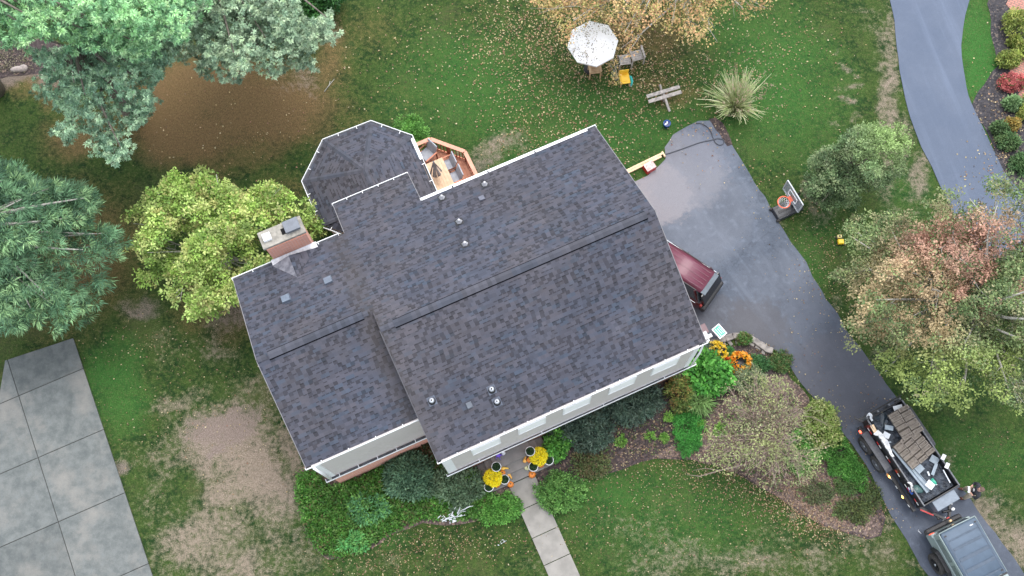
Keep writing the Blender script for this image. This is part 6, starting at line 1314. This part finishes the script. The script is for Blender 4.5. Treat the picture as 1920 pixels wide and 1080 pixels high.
for i in range(5): mb.box((1.3, -.36 + i * .18, 1.692 - abs(i - 2) * .012), (1.9, .012, .008))
mb.build('roof_ribs', MARR, sv)
mb = MB(); mb.box((.18, 0, 1.585), (.20, .96, .035), ry=-.10); mb.build('spoiler', mat('spoiler_blue_grey', (.11, .135, .16), .6), sv, bevel=.01)  # spoiler coloured blue-grey, apart from the maroon body
mb = MB(); mb.box((-.09, 0, .52), (.24, 1.40, .36)); mb.build('bumper', BLACK, sv, bevel=.07)
mb = MB(); mb.extr([(.20, 1.57), (.12, 1.57), (-.10, .98), (-.10, .80), (.02, .80), (.02, .98)], -.60, .60); mb.build('rear_window', mat('dark_rear_glass', (.012, .013, .016), .25), sv, bevel=.02)
TLR = mat('tail_lamp', (.35, .02, .015), .3)
for s in (-1, 1): mb = MB(); mb.box((.02, s * .66, .84), (.10, .10, .18)); mb.build('tail_light', TLR, sv, bevel=.02)
for s in (-1, 1):
    mb = MB(); mb.bar((.25, s * .745, 1.0), (2.7, s * .735, .985), .018, .03); mb.build('chrome_trim', STEEL, sv)
    mb = MB(); mb.bar((.22, s * .64, 1.02), (.50, s * .545, 1.60), .07, .06); mb.build('pillar', MAR, sv)
    mb = MB(); mb.bar((1.5, s * .685, 1.0), (1.5, s * .545, 1.63), .06, .04); mb.build('pillar', BLACK, sv)
    mb = MB(); mb.bar((.45, s * .52, 1.675), (2.2, s * .52, 1.67), .025, .025); mb.build('roof_rail', BLACK, sv)
    for x in (.62, 2.85): tyre_wheel(sv, x, s * .68, .31, .2, STEEL, side=s)

# grey-green off-roader
JB = paint('sage_paint', (.27, .33, .325), .35, .05, coat=.3); JT = mat('hardtop_plastic', (.085, .12, .165), .6, var=.12, scale=3); JTR = mat('hardtop_groove', (.060, .086, .122), .6)
jp = thing('parked_jeep', 'pale grey-green off-road vehicle with ribbed hardtop hitched to the trailer', 'car', (14.60, 2.66, 0), math.radians(-65.0))
SGL = mat('side_glass_painted_sky', (.17, .21, .21), .15)  # side windows coloured lighter to carry a painted sky reflection
def bxp(nm, c, s, m, par=jp, bevel=.02, **k): mb = MB(); mb.box(c, s, **k); return mb.build(nm, m, par, bevel=bevel)
mb = MB(); mb.extr([(-.10, .58), (-.10, 1.20), (2.05, 1.20), (2.75, 1.20), (2.78, 1.12), (4.05, 1.06), (4.12, .95), (4.12, .62), (3.95, .60), (3.80, .95), (3.35, .98), (3.05, .60), (1.45, .58), (1.35, .80), (1.15, .96), (.75, .96), (.52, .80), (.42, .58)], -.76, .76); body = mb.build('body', JB, jp, bevel=.03)
mb = MB(); mb.extr([(-.06, 1.20), (-.0, 1.72), (2.0, 1.72), (2.0, 1.20)], -.735, .735); mb.build('cabin', JB, jp, bevel=.05)
for s in (-1, 1):
    bxp('window', (.55, s * .742, 1.45), (.85, .012, .36), SGL, bevel=0); bxp('window', (1.5, s * .742, 1.45), (.78, .012, .36), SGL, bevel=0)
bxp('rear_window', (-.075, 0, 1.47), (.012, 1.15, .38), GLASS, bevel=0, ry=.11)
mb = MB(); secs = []
for x, wd, z in ((-.04, .66, 1.80), (.02, .70, 1.835), (.12, .71, 1.85), (1.98, .69, 1.86)): secs.append([(x, -wd - .01, 1.74), (x, -wd, z - .02), (x, -wd + .07, z), (x, wd - .07, z), (x, wd, z - .02), (x, wd + .01, 1.74)])
loft(mb, secs); ht = mb.build('hardtop', JT, jp)
mb = MB()
for x, d in ((.30, .05), (.62, .09), (1.02, .12), (1.42, .12), (1.82, .05)): mb.box((x, 0, 1.862), (d, 1.14, .012))
mb.build('ribs', JTR, ht, bevel=.004)
mb = MB(); mb.box((1.05, -.62, 1.858), (1.85, .05, .012)); mb.box((1.05, .62, 1.858), (1.85, .05, .012)); mb.build('side_channel', JTR, ht)
for x, y in ((.10, -.60), (.10, .60), (1.88, .56), (1.88, -.56)): bxp('bolt_cover', (x, y, 1.862), (.05, .09, .02), BLACK, ht, bevel=.005)
bxp('marker', (.14, .42, 1.862), (.03, .12, .012), WHITE, ht, bevel=0)
mb = MB(); mb.tube([(-.05, -.725, 1.77), (-.02, -.735, 1.775), (2.0, -.715, 1.775)], .022, 6); mb.tube([(-.05, .725, 1.77), (2.0, .715, 1.775)], .022, 6); mb.tube([(-.06, -.72, 1.77), (-.07, 0, 1.79), (-.06, .72, 1.77)], .022, 6); mb.build('roof_edge', JB, jp)
bxp('front_roof_panel', (2.42, 0, 1.82), (.74, 1.36, .05), JB, bevel=.03); bxp('roof_joint', (2.02, 0, 1.845), (.05, 1.36, .05), BLACK, bevel=.01)
mb = MB(); mb.extr([(2.75, 1.2), (2.95, 1.2), (2.80, 1.80), (2.70, 1.80)], -.70, .70); mb.build('windshield_frame', BLACK, jp, bevel=.02); bxp('hood', (3.5, 0, 1.09), (1.1, 1.1, .08), JB, bevel=.05); bxp('windshield', (2.90, 0, 1.5), (.02, 1.25, .42), GLASS, bevel=0, ry=-.25)
for s in (-1, 1):
    mb = MB(); mb.extr([(.34, .70), (.50, 1.0), (.62, 1.06), (1.28, 1.06), (1.46, .96), (1.60, .66), (1.52, .66), (1.38, .88), (1.24, .98), (.68, .98), (.56, .92), (.44, .70)], *sorted((s * .755, s * .90))); mb.build('fender', BLACK, jp, bevel=.015)
    mb = MB(); mb.extr([(3.0, .66), (3.2, 1.0), (3.3, 1.06), (4.05, 1.04), (4.15, .9), (4.05, .9), (4.0, .96), (3.36, .98), (3.28, .9), (3.1, .66)], *sorted((s * .70, s * .90))); mb.build('fender', BLACK, jp, bevel=.015)
    tyre_wheel(jp, .94, s * .80, .41, .28, BLACK, side=s, spokes=8); tyre_wheel(jp, 3.58, s * .80, .41, .28, BLACK, side=s, spokes=8)
    bxp('tail_light', (-.035 + .07 * (s > 0), s * .68, 1.02), (.15, .18, .26), mat('lit_tail_lamp', (.85, .08, .04), .3, emit=(1, .12, .05), es=.55), bevel=.03)
    bxp('tail_light_frame', (-.02, s * .68, 1.02), (.14, .21, .31), JB, bevel=.02)
    bxp('flare_strip', (2.3, s * .80, .5), (1.2, .12, .10), BLACK)
mb = MB(); mb.box((-.19, 0, .62), (.17, 1.44, .20)); mb.box((-.14, -.70, .60), (.24, .10, .14)); mb.box((-.14, .70, .60), (.24, .10, .14)); bp = mb.build('rear_bumper', BLACK, jp, bevel=.05); bxp('hitch', (-.50, 0, .50), (.28, .08, .08), BLACK, bp)
mb = MB(); mb.tube([(-.20, -.80, .42), (-.34, -.84, .40), (-.36, -.80, .38)], .02, 6); mb.build('tow_hook', STEEL, bp)
bxp('plate_lamp', (-.20, .18, .95), (.08, .10, .10), mat('amber_lens', (.75, .52, .28), .3), bevel=.02)

# dump trailer
TRB = mat('black_trailer_paint', (.016, .016, .018), .35, var=.3); TRG = mat('worn_trailer_edge', (.16, .165, .18), .5, var=.4, scale=12); REDT = mat('red_reflector', (.62, .03, .03), .35); WHT = mat('white_reflector', (.75, .75, .73), .35)
tr = thing('dump_trailer', 'black dump trailer full of roofing debris on the driveway behind the off-road vehicle', 'trailer', (13.50, 5.30, 0), math.radians(-61.0))
def tb_(nm, c, s, m, par=tr, bevel=.01, **k): mb = MB(); mb.box(c, s, **k); return mb.build(nm, m, par, bevel=bevel)
tb_('bed_floor', (0, 0, .66), (3.46, 1.50, .08), TRB)
for s in (-1, 1):
    w_ = tb_('side_wall', (0, s * .74, .99), (3.50, .05, .62), TRB); tb_('top_rail', (0, s * .75, 1.31), (3.52, .05, .05), TRG, w_)
    for i in range(8):
        x = -1.6 + i * .455; tb_('stake', (x, s * .785, .97), (.06, .05, .58), TRB, w_)
    for i in range(6):
        x = -1.45 + i * .58; mb = MB(); mb.box((x, s * .818, 1.02), (.13, .012, .05)); mb.build('reflector', REDT if i % 2 else WHT, w_); mb = MB(); mb.box((x + .14, s * .818, 1.02), (.13, .012, .05)); mb.build('reflector', WHT if i % 2 else REDT, w_)
    tb_('frame_rail', (.05, s * .90, .55), (3.5, .14, .12), TRB)
    mb = MB()
    for i in range(9): mb.box((-1.5 + i * .38, s * .976, .56), (.12, .010, .05))
    mb.build('reflective_tape', WHT, tr)
    mb = MB(); mb.extr([(-1.50, .55), (-1.42, .80), (-1.30, .84), (.05, .84), (.18, .80), (.27, .55), (.23, .55), (.15, .77), (.03, .80), (-1.28, .80), (-1.39, .77), (-1.46, .55)], *sorted((s * .80, s * 1.08))); mb.build('fender', mat('fender_steel', (.075, .078, .09), .45, var=.3), tr, bevel=.01)
    tyre_wheel(tr, -1.01, s * 1.00, .36, .2, TRG, side=s, spokes=6); tyre_wheel(tr, -.23, s * 1.00, .36, .2, TRG, side=s, spokes=6)
    AMB = mat('lit_amber_lamp', (.95, .40, .05), .3, emit=(1, .42, .08), es=3.0)
    for x in (.34, 1.18): mb = MB(); mb.ell((x, s * .985, .56), (.06, .03, .035), 10, 6); mb.build('marker_light', AMB, tr)
    mb = MB(); mb.ell((-1.52, s * .985, .60), (.07, .04, .05), 10, 6); mb.build('tail_light', mat('lit_red_lamp', (.9, .06, .04), .3, emit=(1, .10, .05), es=2.0), tr)
tb_('front_wall', (1.74, 0, 1.0), (.05, 1.50, .60), TRB); mb = MB(); mb.box((-1.77, 0, 1.0), (.05, 1.56, .60)); gt = mb.build('tailgate', TRB, tr, bevel=.01)
for y in (-.72, -.24, .24, .72): tb_('gate_bar', (-1.84, y, 1.0), (.07, .06, .66), TRG, gt)
mb = MB(); mb.bar((-1.92, -1.0, 1.22), (-1.92, .86, 1.22), .05); mb.bar((-1.80, -.95, 1.30), (-2.05, -1.12, 1.30), .04); mb.build('gate_lock_bar', TRB, tr)
tb_('tool_box', (1.98, .12, .86), (.40, .95, .42), mat('blue_grey_box', (.17, .205, .25), .4, .2), bevel=.02)
for s in (-1, 1): mb = MB(); mb.bar((1.7, s * .72, .52), (2.62, s * .05, .50), .08, .12); tg = mb.build('tongue_rail', TRB, tr); mb = MB(); mb.bar((1.85, s * .70, .585), (2.25, s * .395, .578), .05, .012); mb.build('reflective_tape', REDT if s < 0 else WHT, tg)
mb = MB(); mb.tube([(2.36, .10, .2), (2.36, .10, 1.0)], .045, 10); jk = mb.build('jack', BLACK, tr); mb = MB(); mb.ell((2.36, .18, 1.0), (.06, .07, .05), 10, 6); mb.build('jack_knob', WHITE, jk); mb = MB(); mb.bar((2.36, .1, .95), (2.28, -.16, .95), .035); mb.build('crank', BLACK, jk)
tb_('coupler', (2.68, 0, .52), (.26, .12, .12), REDP); mb = MB(); mb.tube([(2.50, -.06, .55), (2.60, -.17, .42), (2.78, -.18, .36), (2.92, -.05, .48)], .022, 6); mb.tube([(2.55, .05, .5), (2.7, -.1, .3), (2.9, .02, .47)], .015, 6); mb.build('safety_chain', mat('white_cable', (.70, .72, .74), .5), tr); mb = MB(); mb.ell((2.72, .07, .62), (.07, .05, .05)); mb.ell((2.86, .02, .58), (.06, .06, .05)); mb.build('hitch_cap', WHITE, tr)
# the load: every piece is a thing of its own
TH = math.radians(-61.0); tc, ts = math.cos(TH), math.sin(TH)
def TW(x, y): return (13.50 + tc * x - ts * y, 5.30 + ts * x + tc * y)
def TL(px, py, z): X, Y = P(px, py, z); dx, dy = X - 13.50, Y - 5.30; return (tc * dx + ts * dy, -ts * dx + tc * dy)
def debris_fill():
    vs = []; fs = []; nx, ny = 60, 28; rs = np.random.RandomState(4)
    for i in range(nx):
        for j in range(ny):
            x = -1.70 + 3.38 * i / (nx - 1); y = -.70 + 1.40 * j / (ny - 1); e = min(1, min(j, ny - 1 - j) / 3); z = .98 + .18 * float(fbm(np.array([x * 1.0]), np.array([y * 1.0]), 2.2, 31)[0]) * e + .05 * rs.rand(); vs.append((x, y, z))
    for i in range(nx - 1):
        for j in range(ny - 1): fs.append((i * ny + j, (i + 1) * ny + j, (i + 1) * ny + j + 1, i * ny + j + 1))
    vs2 = [(x, y, .71) for (x, y, z) in ((-1.70, -.70, 0), (1.68, -.70, 0), (1.68, .70, 0), (-1.70, .70, 0))]
    mb = MB(); mb.add(vs, fs); mb.add(vs2, [(3, 2, 1, 0)]); m = mat('shingle_debris', (.075, .090, .115), .6, c2=(.022, .027, .036), scale=5, bmp=.5); o = mb.build('roofing_debris', m); o.location = (13.5, 5.3, 0); o.rotation_euler = (0, 0, TH); tag(o, kind='stuff')
debris_fill()
PALW = mat('pallet_wood', (.30, .26, .22), .85, c2=(.20, .17, .14), scale=8, bmp=.4)
def pallet(x, y, L, Wd, z, rz, nr, nc, lb, seed):
    c = TW(x, y); r = thing('pallet', lb, 'pallet', (*c, z), TH + rz, 'ribbed wooden pallets in the trailer'); rr = random.Random(seed)
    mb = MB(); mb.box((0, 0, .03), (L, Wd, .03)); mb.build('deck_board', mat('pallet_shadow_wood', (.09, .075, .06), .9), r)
    for i in range(nr):
        mb = MB(); xx = -L / 2 + L / nr * (i + .5)
        for j in range(nc):
            yy = -Wd / 2 + Wd / nc * (j + .5) + rr.uniform(-.015, .015); a, b = L / nr - .035, Wd / nc - .025; j_ = rr.uniform(-.02, .02); t = .035
            mb.box((xx + a / 2 - t / 2 + j_, yy, .085), (t, b, .08)); mb.box((xx - a / 2 + t / 2 + j_, yy, .085), (t, b, .08)); mb.box((xx + j_, yy + b / 2 - t / 2, .085), (a - 2 * t, t, .08)); mb.box((xx + j_, yy - b / 2 + t / 2, .085), (a - 2 * t, t, .08)); mb.box((xx + j_, yy, .058), (a - 2 * t, b - 2 * t, .02))
        mb.build('slat', PALW, r)
q1 = TL(1697, 793, 1.3); pallet(q1[0], q1[1], 1.08, .84, 1.28, -.02, 6, 2, 'brown ribbed pallet at the tail end of the trailer load', 1)
q2 = TL(1713, 842, 1.3); pallet(q2[0], q2[1], 1.05, 1.12, 1.26, .14, 6, 3, 'brown ribbed pallet in the middle of the trailer load', 2)
BG = mat('blue_grey_board', (.30, .36, .41), .5, var=.15); WG = mat('white_board', (.70, .73, .76), .5, var=.1); 
def scrap(nm, lb, px, py, z, L, w, ang, m, t=.015, kind_='box', tilt=0):
    x, y = P(px, py, z); r = thing(nm, lb, 'debris', (x, y, z), ang, 'scraps in the trailer load'); mb = MB()
    if kind_ == 'box': mb.box((0, 0, 0), (L, w, t), rx=tilt)
    elif kind_ == 'gutter': mb.box((0, 0, 0), (L, w, t)); mb.box((0, w / 2, .03), (L, .012, .07)); mb.box((0, -w / 2, .03), (L, .012, .07))
    elif kind_ == 'rag':
        rs = np.random.RandomState(int(px)); n = 14; vs = []; fs = []
        for i in range(n):
            for j in range(6): s = i / (n - 1); vs.append((L * (s - .5) + rs.normal(0, .01), w * (j / 5 - .5) * (1 - .55 * s) + .07 * math.sin(5 * s) + rs.normal(0, .012), .035 * math.sin(9 * s + j * 1.7) + rs.normal(0, .012)))
        for i in range(n - 1):
            for j in range(5): fs.append((i * 6 + j, (i + 1) * 6 + j, (i + 1) * 6 + j + 1, i * 6 + j + 1))
        mb.add(vs, fs, True)
    mb.build('piece', m, r); return r
TA = TH
scrap('gutter_scrap', 'long pale blue-grey gutter length along the camera side of the load', 1706, 882, 1.24, 1.9, .10, TA + .10, BG, kind_='gutter')
scrap('gutter_scrap', 'second blue-grey strip just inside the longest one', 1716, 886, 1.20, 1.5, .12, TA + .16, BG, kind_='gutter')
scrap('board_scrap', 'pale blue-grey sheet under the front edge of the middle pallet', 1717, 876, 1.16, .50, .42, TA + .2, BG); scrap('board_scrap', 'blue-grey sheet right of the middle pallet', 1752, 862, 1.16, .30, .26, TA + .5, BG)
scrap('board_scrap', 'square pale panel near the front corner of the load', 1744, 909, 1.24, .28, .26, TA + .35, WG); scrap('board_scrap', 'pale bent strip right of the front load', 1752, 880, 1.22, .44, .11, TA - .95, BG); scrap('board_scrap', 'tiny pale scrap in the middle of the dark front load', 1741, 888, 1.18, .16, .06, TA - .2, WG)
scrap('board_scrap', 'pale square beside the tail pallet, upper one', 1667, 802, 1.22, .30, .17, TA + .9, BG); scrap('board_scrap', 'white square with rounded corners beside the tail pallet, lower one', 1662, 816, 1.22, .24, .20, TA + .55, WG, t=.03); scrap('board_scrap', 'white and grey panel at the far tail corner', 1684, 765, 1.26, .34, .2, TA + 1.3, WG)
scrap('board_scrap', 'short pale slip at the left of the middle pallet', 1667, 829, 1.2, .14, .06, TA + 1.2, BG)
scrap('plank_scrap', 'short tan board standing at the tail end of the near rail', 1639, 805, 1.32, .34, .13, TA - .1, PINEW, t=.04, tilt=.3)
scrap('rag', 'crumpled white cloth hanging over the near rail', 1660, 832, 1.38, 1.05, .22, TA + .12, WHITED, kind_='rag'); scrap('rag', 'white twisted cloth at the front of the near rail', 1708, 912, 1.36, .34, .12, TA + .1, WHITED, kind_='rag'); scrap('rag', 'pale crumpled wrap at the tail corner of the near rail', 1632, 782, 1.36, .26, .16, TA + .4, WG, kind_='rag'); scrap('rag', 'black shiny bag at the tail of the load', 1656, 790, 1.12, .55, .45, TA, mat('black_bag', (.03, .045, .06), .3), kind_='rag')
GB = mat('green_bottle_plastic', (.06, .42, .28), .25); x, y = P(1751, 903, 1.24); r = thing('bottle', 'green plastic bottle lying on the front of the load', 'bottle', (x, y, 1.24), TA + .15); mb = MB(); mb.lathe((0, 0, 0), [(.02, -.13), (.06, -.12), (.062, .05), (.025, .10), (.02, .135)], 14, axis='X'); mb.build('body', GB, r); mb = MB(); mb.lathe((0, 0, 0), [(.024, .13), (.024, .15)], 10, axis='X'); mb.build('cap', WHITE, r)
x, y = P(1722, 917, 1.2); r = thing('bag', 'see-through bag of green scraps at the front corner of the load', 'bag', (x, y, 1.12)); mb = MB(); mb.ell((0, 0, 0), (.22, .16, .10), 14, 8, .25, 2); mb.build('body', mat('clear_bag', (.10, .17, .18), .25, c2=(.04, .10, .08), scale=20), r)
BLT = mat('blue_tape', (.02, .12, .50), .5); x, y = P(1706, 921, 1.0); r = thing('label_tag', 'blue and white tag on the front of the near trailer wall', 'tag', (x, y, 1.05), TA); mb = MB(); mb.box((0, 0, 0), (.26, .06, .10)); mb.build('tag_face', BLT, r); mb = MB(); mb.box((-.1, -.0, .055), (.10, .055, .012)); mb.build('tag_stripe', WHITE, r)
for px, py, lb in ((1769, 857, 'white bracket sticking out over the far trailer rail, rear one'), (1776, 873, 'white bracket sticking out over the far trailer rail, front one')):
    x, y = P(px, py, 1.5); r = thing('bracket', lb, 'bracket', (x, y, 1.42), TA + .6); mb = MB(); mb.box((0, 0, .08), (.13, .20, .03), rx=.3); mb.build('plate', WHITE, r); mb = MB(); mb.bar((0, 0, 0), (0, 0, .08), .03); mb.build('stem', STEEL, r)
scrap('board_scrap', 'thin white trim piece leaning inside the far rail', 1775, 893, 1.3, .5, .035, TA - .1, WG)

# ------------------------------------------------------------------ person
def skin(name, joints, edges, m, parent, root=0, sub=2):
    names = list(joints); me = bpy.data.meshes.new(name); me.from_pydata([joints[k][0] for k in names], [(names.index(a), names.index(b)) for a, b in edges], []); o = bpy.data.objects.new(name, me); C.objects.link(o)
    sk = o.modifiers.new('skin', 'SKIN'); sk.use_smooth_shade = True
    for i, k in enumerate(names): rr = joints[k][1]; rr = (rr, rr) if not hasattr(rr, '__len__') else rr; me.skin_vertices[0].data[i].radius = rr; me.skin_vertices[0].data[i].use_root = (i == root)
    sb = o.modifiers.new('sub', 'SUBSURF'); sb.levels = sub; sb.render_levels = sub; me.materials.append(m)
    if parent is not None: o.parent = parent
    return o
SKN = mat('skin', (.62, .36, .27), .55, var=.08); PANT = mat('tan_trousers', (.66, .56, .42), .85, var=.12, scale=14); JACK = mat('charcoal_shirt', (.035, .037, .045), .85, var=.3, scale=14); BOOT = mat('brown_boots', (.12, .045, .025), .6); HAIR = mat('grey_brown_hair', (.14, .09, .07), .8)
ps = thing('person', 'person in a dark shirt and tan trousers holding a white remote beside the driveway', 'person', (15.60, 3.95, 0), math.radians(-97))
J = {'pelvis': ((0, .02, .95), (.13, .10)), 'waist': ((0, .02, 1.08), (.12, .09)), 'chest': ((0, .03, 1.28), (.13, .085)), 'neck0': ((0, .03, 1.45), (.055, .05)), 'neck': ((0, .01, 1.52), (.05, .05)), 'head0': ((0, -.01, 1.60), (.065, .075)), 'head1': ((0, 0, 1.68), (.078, .092)), 'head2': ((0, .01, 1.75), (.062, .075))}
E_ = [('pelvis', 'waist'), ('waist', 'chest'), ('chest', 'neck0'), ('neck0', 'neck'), ('neck', 'head0'), ('head0', 'head1'), ('head1', 'head2')]
for s, n in ((-1, 'r'), (1, 'l')):
    J.update({n + 'sh': ((s * .19, .03, 1.42), .055), n + 'el': ((s * .27, .0, 1.14), .040), n + 'wr': ((s * .10, -.19, 1.23), .027), n + 'hip': ((s * .095, .02, .90), .085), n + 'kn': ((s * .15, -.05, .50), .055), n + 'an': ((s * .16, 0, .10), .040), n + 'to': ((s * .19, -.15, .05), .035), n + 'pa': ((s * .075, -.25, 1.24), (.036, .018))})
    E_ += [('chest', n + 'sh'), (n + 'sh', n + 'el'), (n + 'el', n + 'wr'), (n + 'wr', n + 'pa'), ('pelvis', n + 'hip'), (n + 'hip', n + 'kn'), (n + 'kn', n + 'an'), (n + 'an', n + 'to')]
    for f in range(4):
        bx_ = s * (.098 - .016 * f); J.update({f'{n}f{f}a': ((bx_, -.275, 1.265 - .012 * f), .009), f'{n}f{f}b': ((bx_ - s * .028, -.295, 1.26 - .012 * f), .008), f'{n}f{f}c': ((bx_ - s * .05, -.285, 1.25 - .012 * f), .007)}); E_ += [(n + 'pa', f'{n}f{f}a'), (f'{n}f{f}a', f'{n}f{f}b'), (f'{n}f{f}b', f'{n}f{f}c')]
    J.update({n + 'ta': ((s * .05, -.23, 1.275), .010), n + 'tb': ((s * .03, -.26, 1.292), .009)}); E_ += [(n + 'pa', n + 'ta'), (n + 'ta', n + 'tb')]
bd_ = skin('body', J, E_, SKN, ps)
mb = MB(); mb.lathe((0, -.095, 1.655), [(.0, -.02), (.014, 0), (.0, .03)], 8, cap=False); mb.ell((0, -.098, 1.655), (.013, .018, .022), 8, 6); mb.build('nose', SKN, ps)
for s in (-1, 1): mb = MB(); mb.ell((s * .080, .0, 1.665), (.012, .022, .032), 8, 6); mb.build('ear', SKN, ps); mb = MB(); mb.ell((s * .030, -.086, 1.685), (.011, .008, .008), 8, 6); mb.build('eye', BLACK, ps)
mb = MB(); mb.ell((0, -.088, 1.618), (.024, .008, .006), 8, 5); mb.build('mouth', mat('lips', (.40, .14, .12), .5), ps)
mb = MB(); mb.ell((0, .030, 1.715), (.084, .092, .075), 16, 10, .05, 2); mb.build('hair', HAIR, ps)
SJ = {'hem': ((0, .02, .93), (.165, .125)), 'waist': ((0, .02, 1.08), (.15, .115)), 'chest': ((0, .03, 1.29), (.17, .125)), 'col': ((0, .03, 1.45), (.105, .085))}; SE = [('hem', 'waist'), ('waist', 'chest'), ('chest', 'col')]
for s, n in ((-1, 'r'), (1, 'l')): SJ.update({n + 's': ((s * .20, .03, 1.40), .078), n + 'e': ((s * .275, .0, 1.14), .058), n + 'w': ((s * .17, -.11, 1.19), .046)}); SE += [('chest', n + 's'), (n + 's', n + 'e'), (n + 'e', n + 'w')]
skin('shirt', SJ, SE, JACK, ps)
TJ = {'p': ((0, .02, .93), (.15, .115))}; TE = []
for s, n in ((-1, 'r'), (1, 'l')): TJ.update({n + 'h': ((s * .10, .01, .84), .105), n + 'k': ((s * .15, -.05, .50), .085), n + 'a': ((s * .16, 0, .13), .068)}); TE += [('p', n + 'h'), (n + 'h', n + 'k'), (n + 'k', n + 'a')]
skin('trousers', TJ, TE, PANT, ps)
for s in (-1, 1): mb = MB(); mb.ell((s * .175, -.05, .055), (.055, .15, .06), 14, 8); mb.lathe((s * .162, .01, .06), [(.055, 0), (.055, .12)], 12); mb.build('boot', BOOT, ps)
a_ = math.radians(-97); cx_, cy_ = 15.60 - math.sin(a_) * -.27, 3.95 + math.cos(a_) * -.27
rc_ = thing('remote_controller', 'white remote controller held in both hands by the person', 'remote control', (cx_, cy_, 1.27), a_); mb = MB(); mb.box((0, 0, 0), (.17, .09, .04)); mb.ell((-.085, .0, 0), (.03, .05, .03)); mb.ell((.085, 0, 0), (.03, .05, .03)); mb.build('body', WHITE, rc_, bevel=.01)
mb = MB(); mb.box((0, -.055, .055), (.15, .012, .085), rx=.5); mb.build('screen', BLACK, rc_)
for s in (-1, 1): mb = MB(); mb.tube([(s * .05, 0, .02), (s * .05, 0, .045)], .006, 6); mb.build('stick', BLACK, rc_)
# pale print on the shirt front
mb = MB(); mb.box((0, -.125, 1.33), (.10, .01, .10)); mb.box((0, -.13, 1.40), (.06, .01, .04)); mb.build('shirt_print', WHITED, ps)
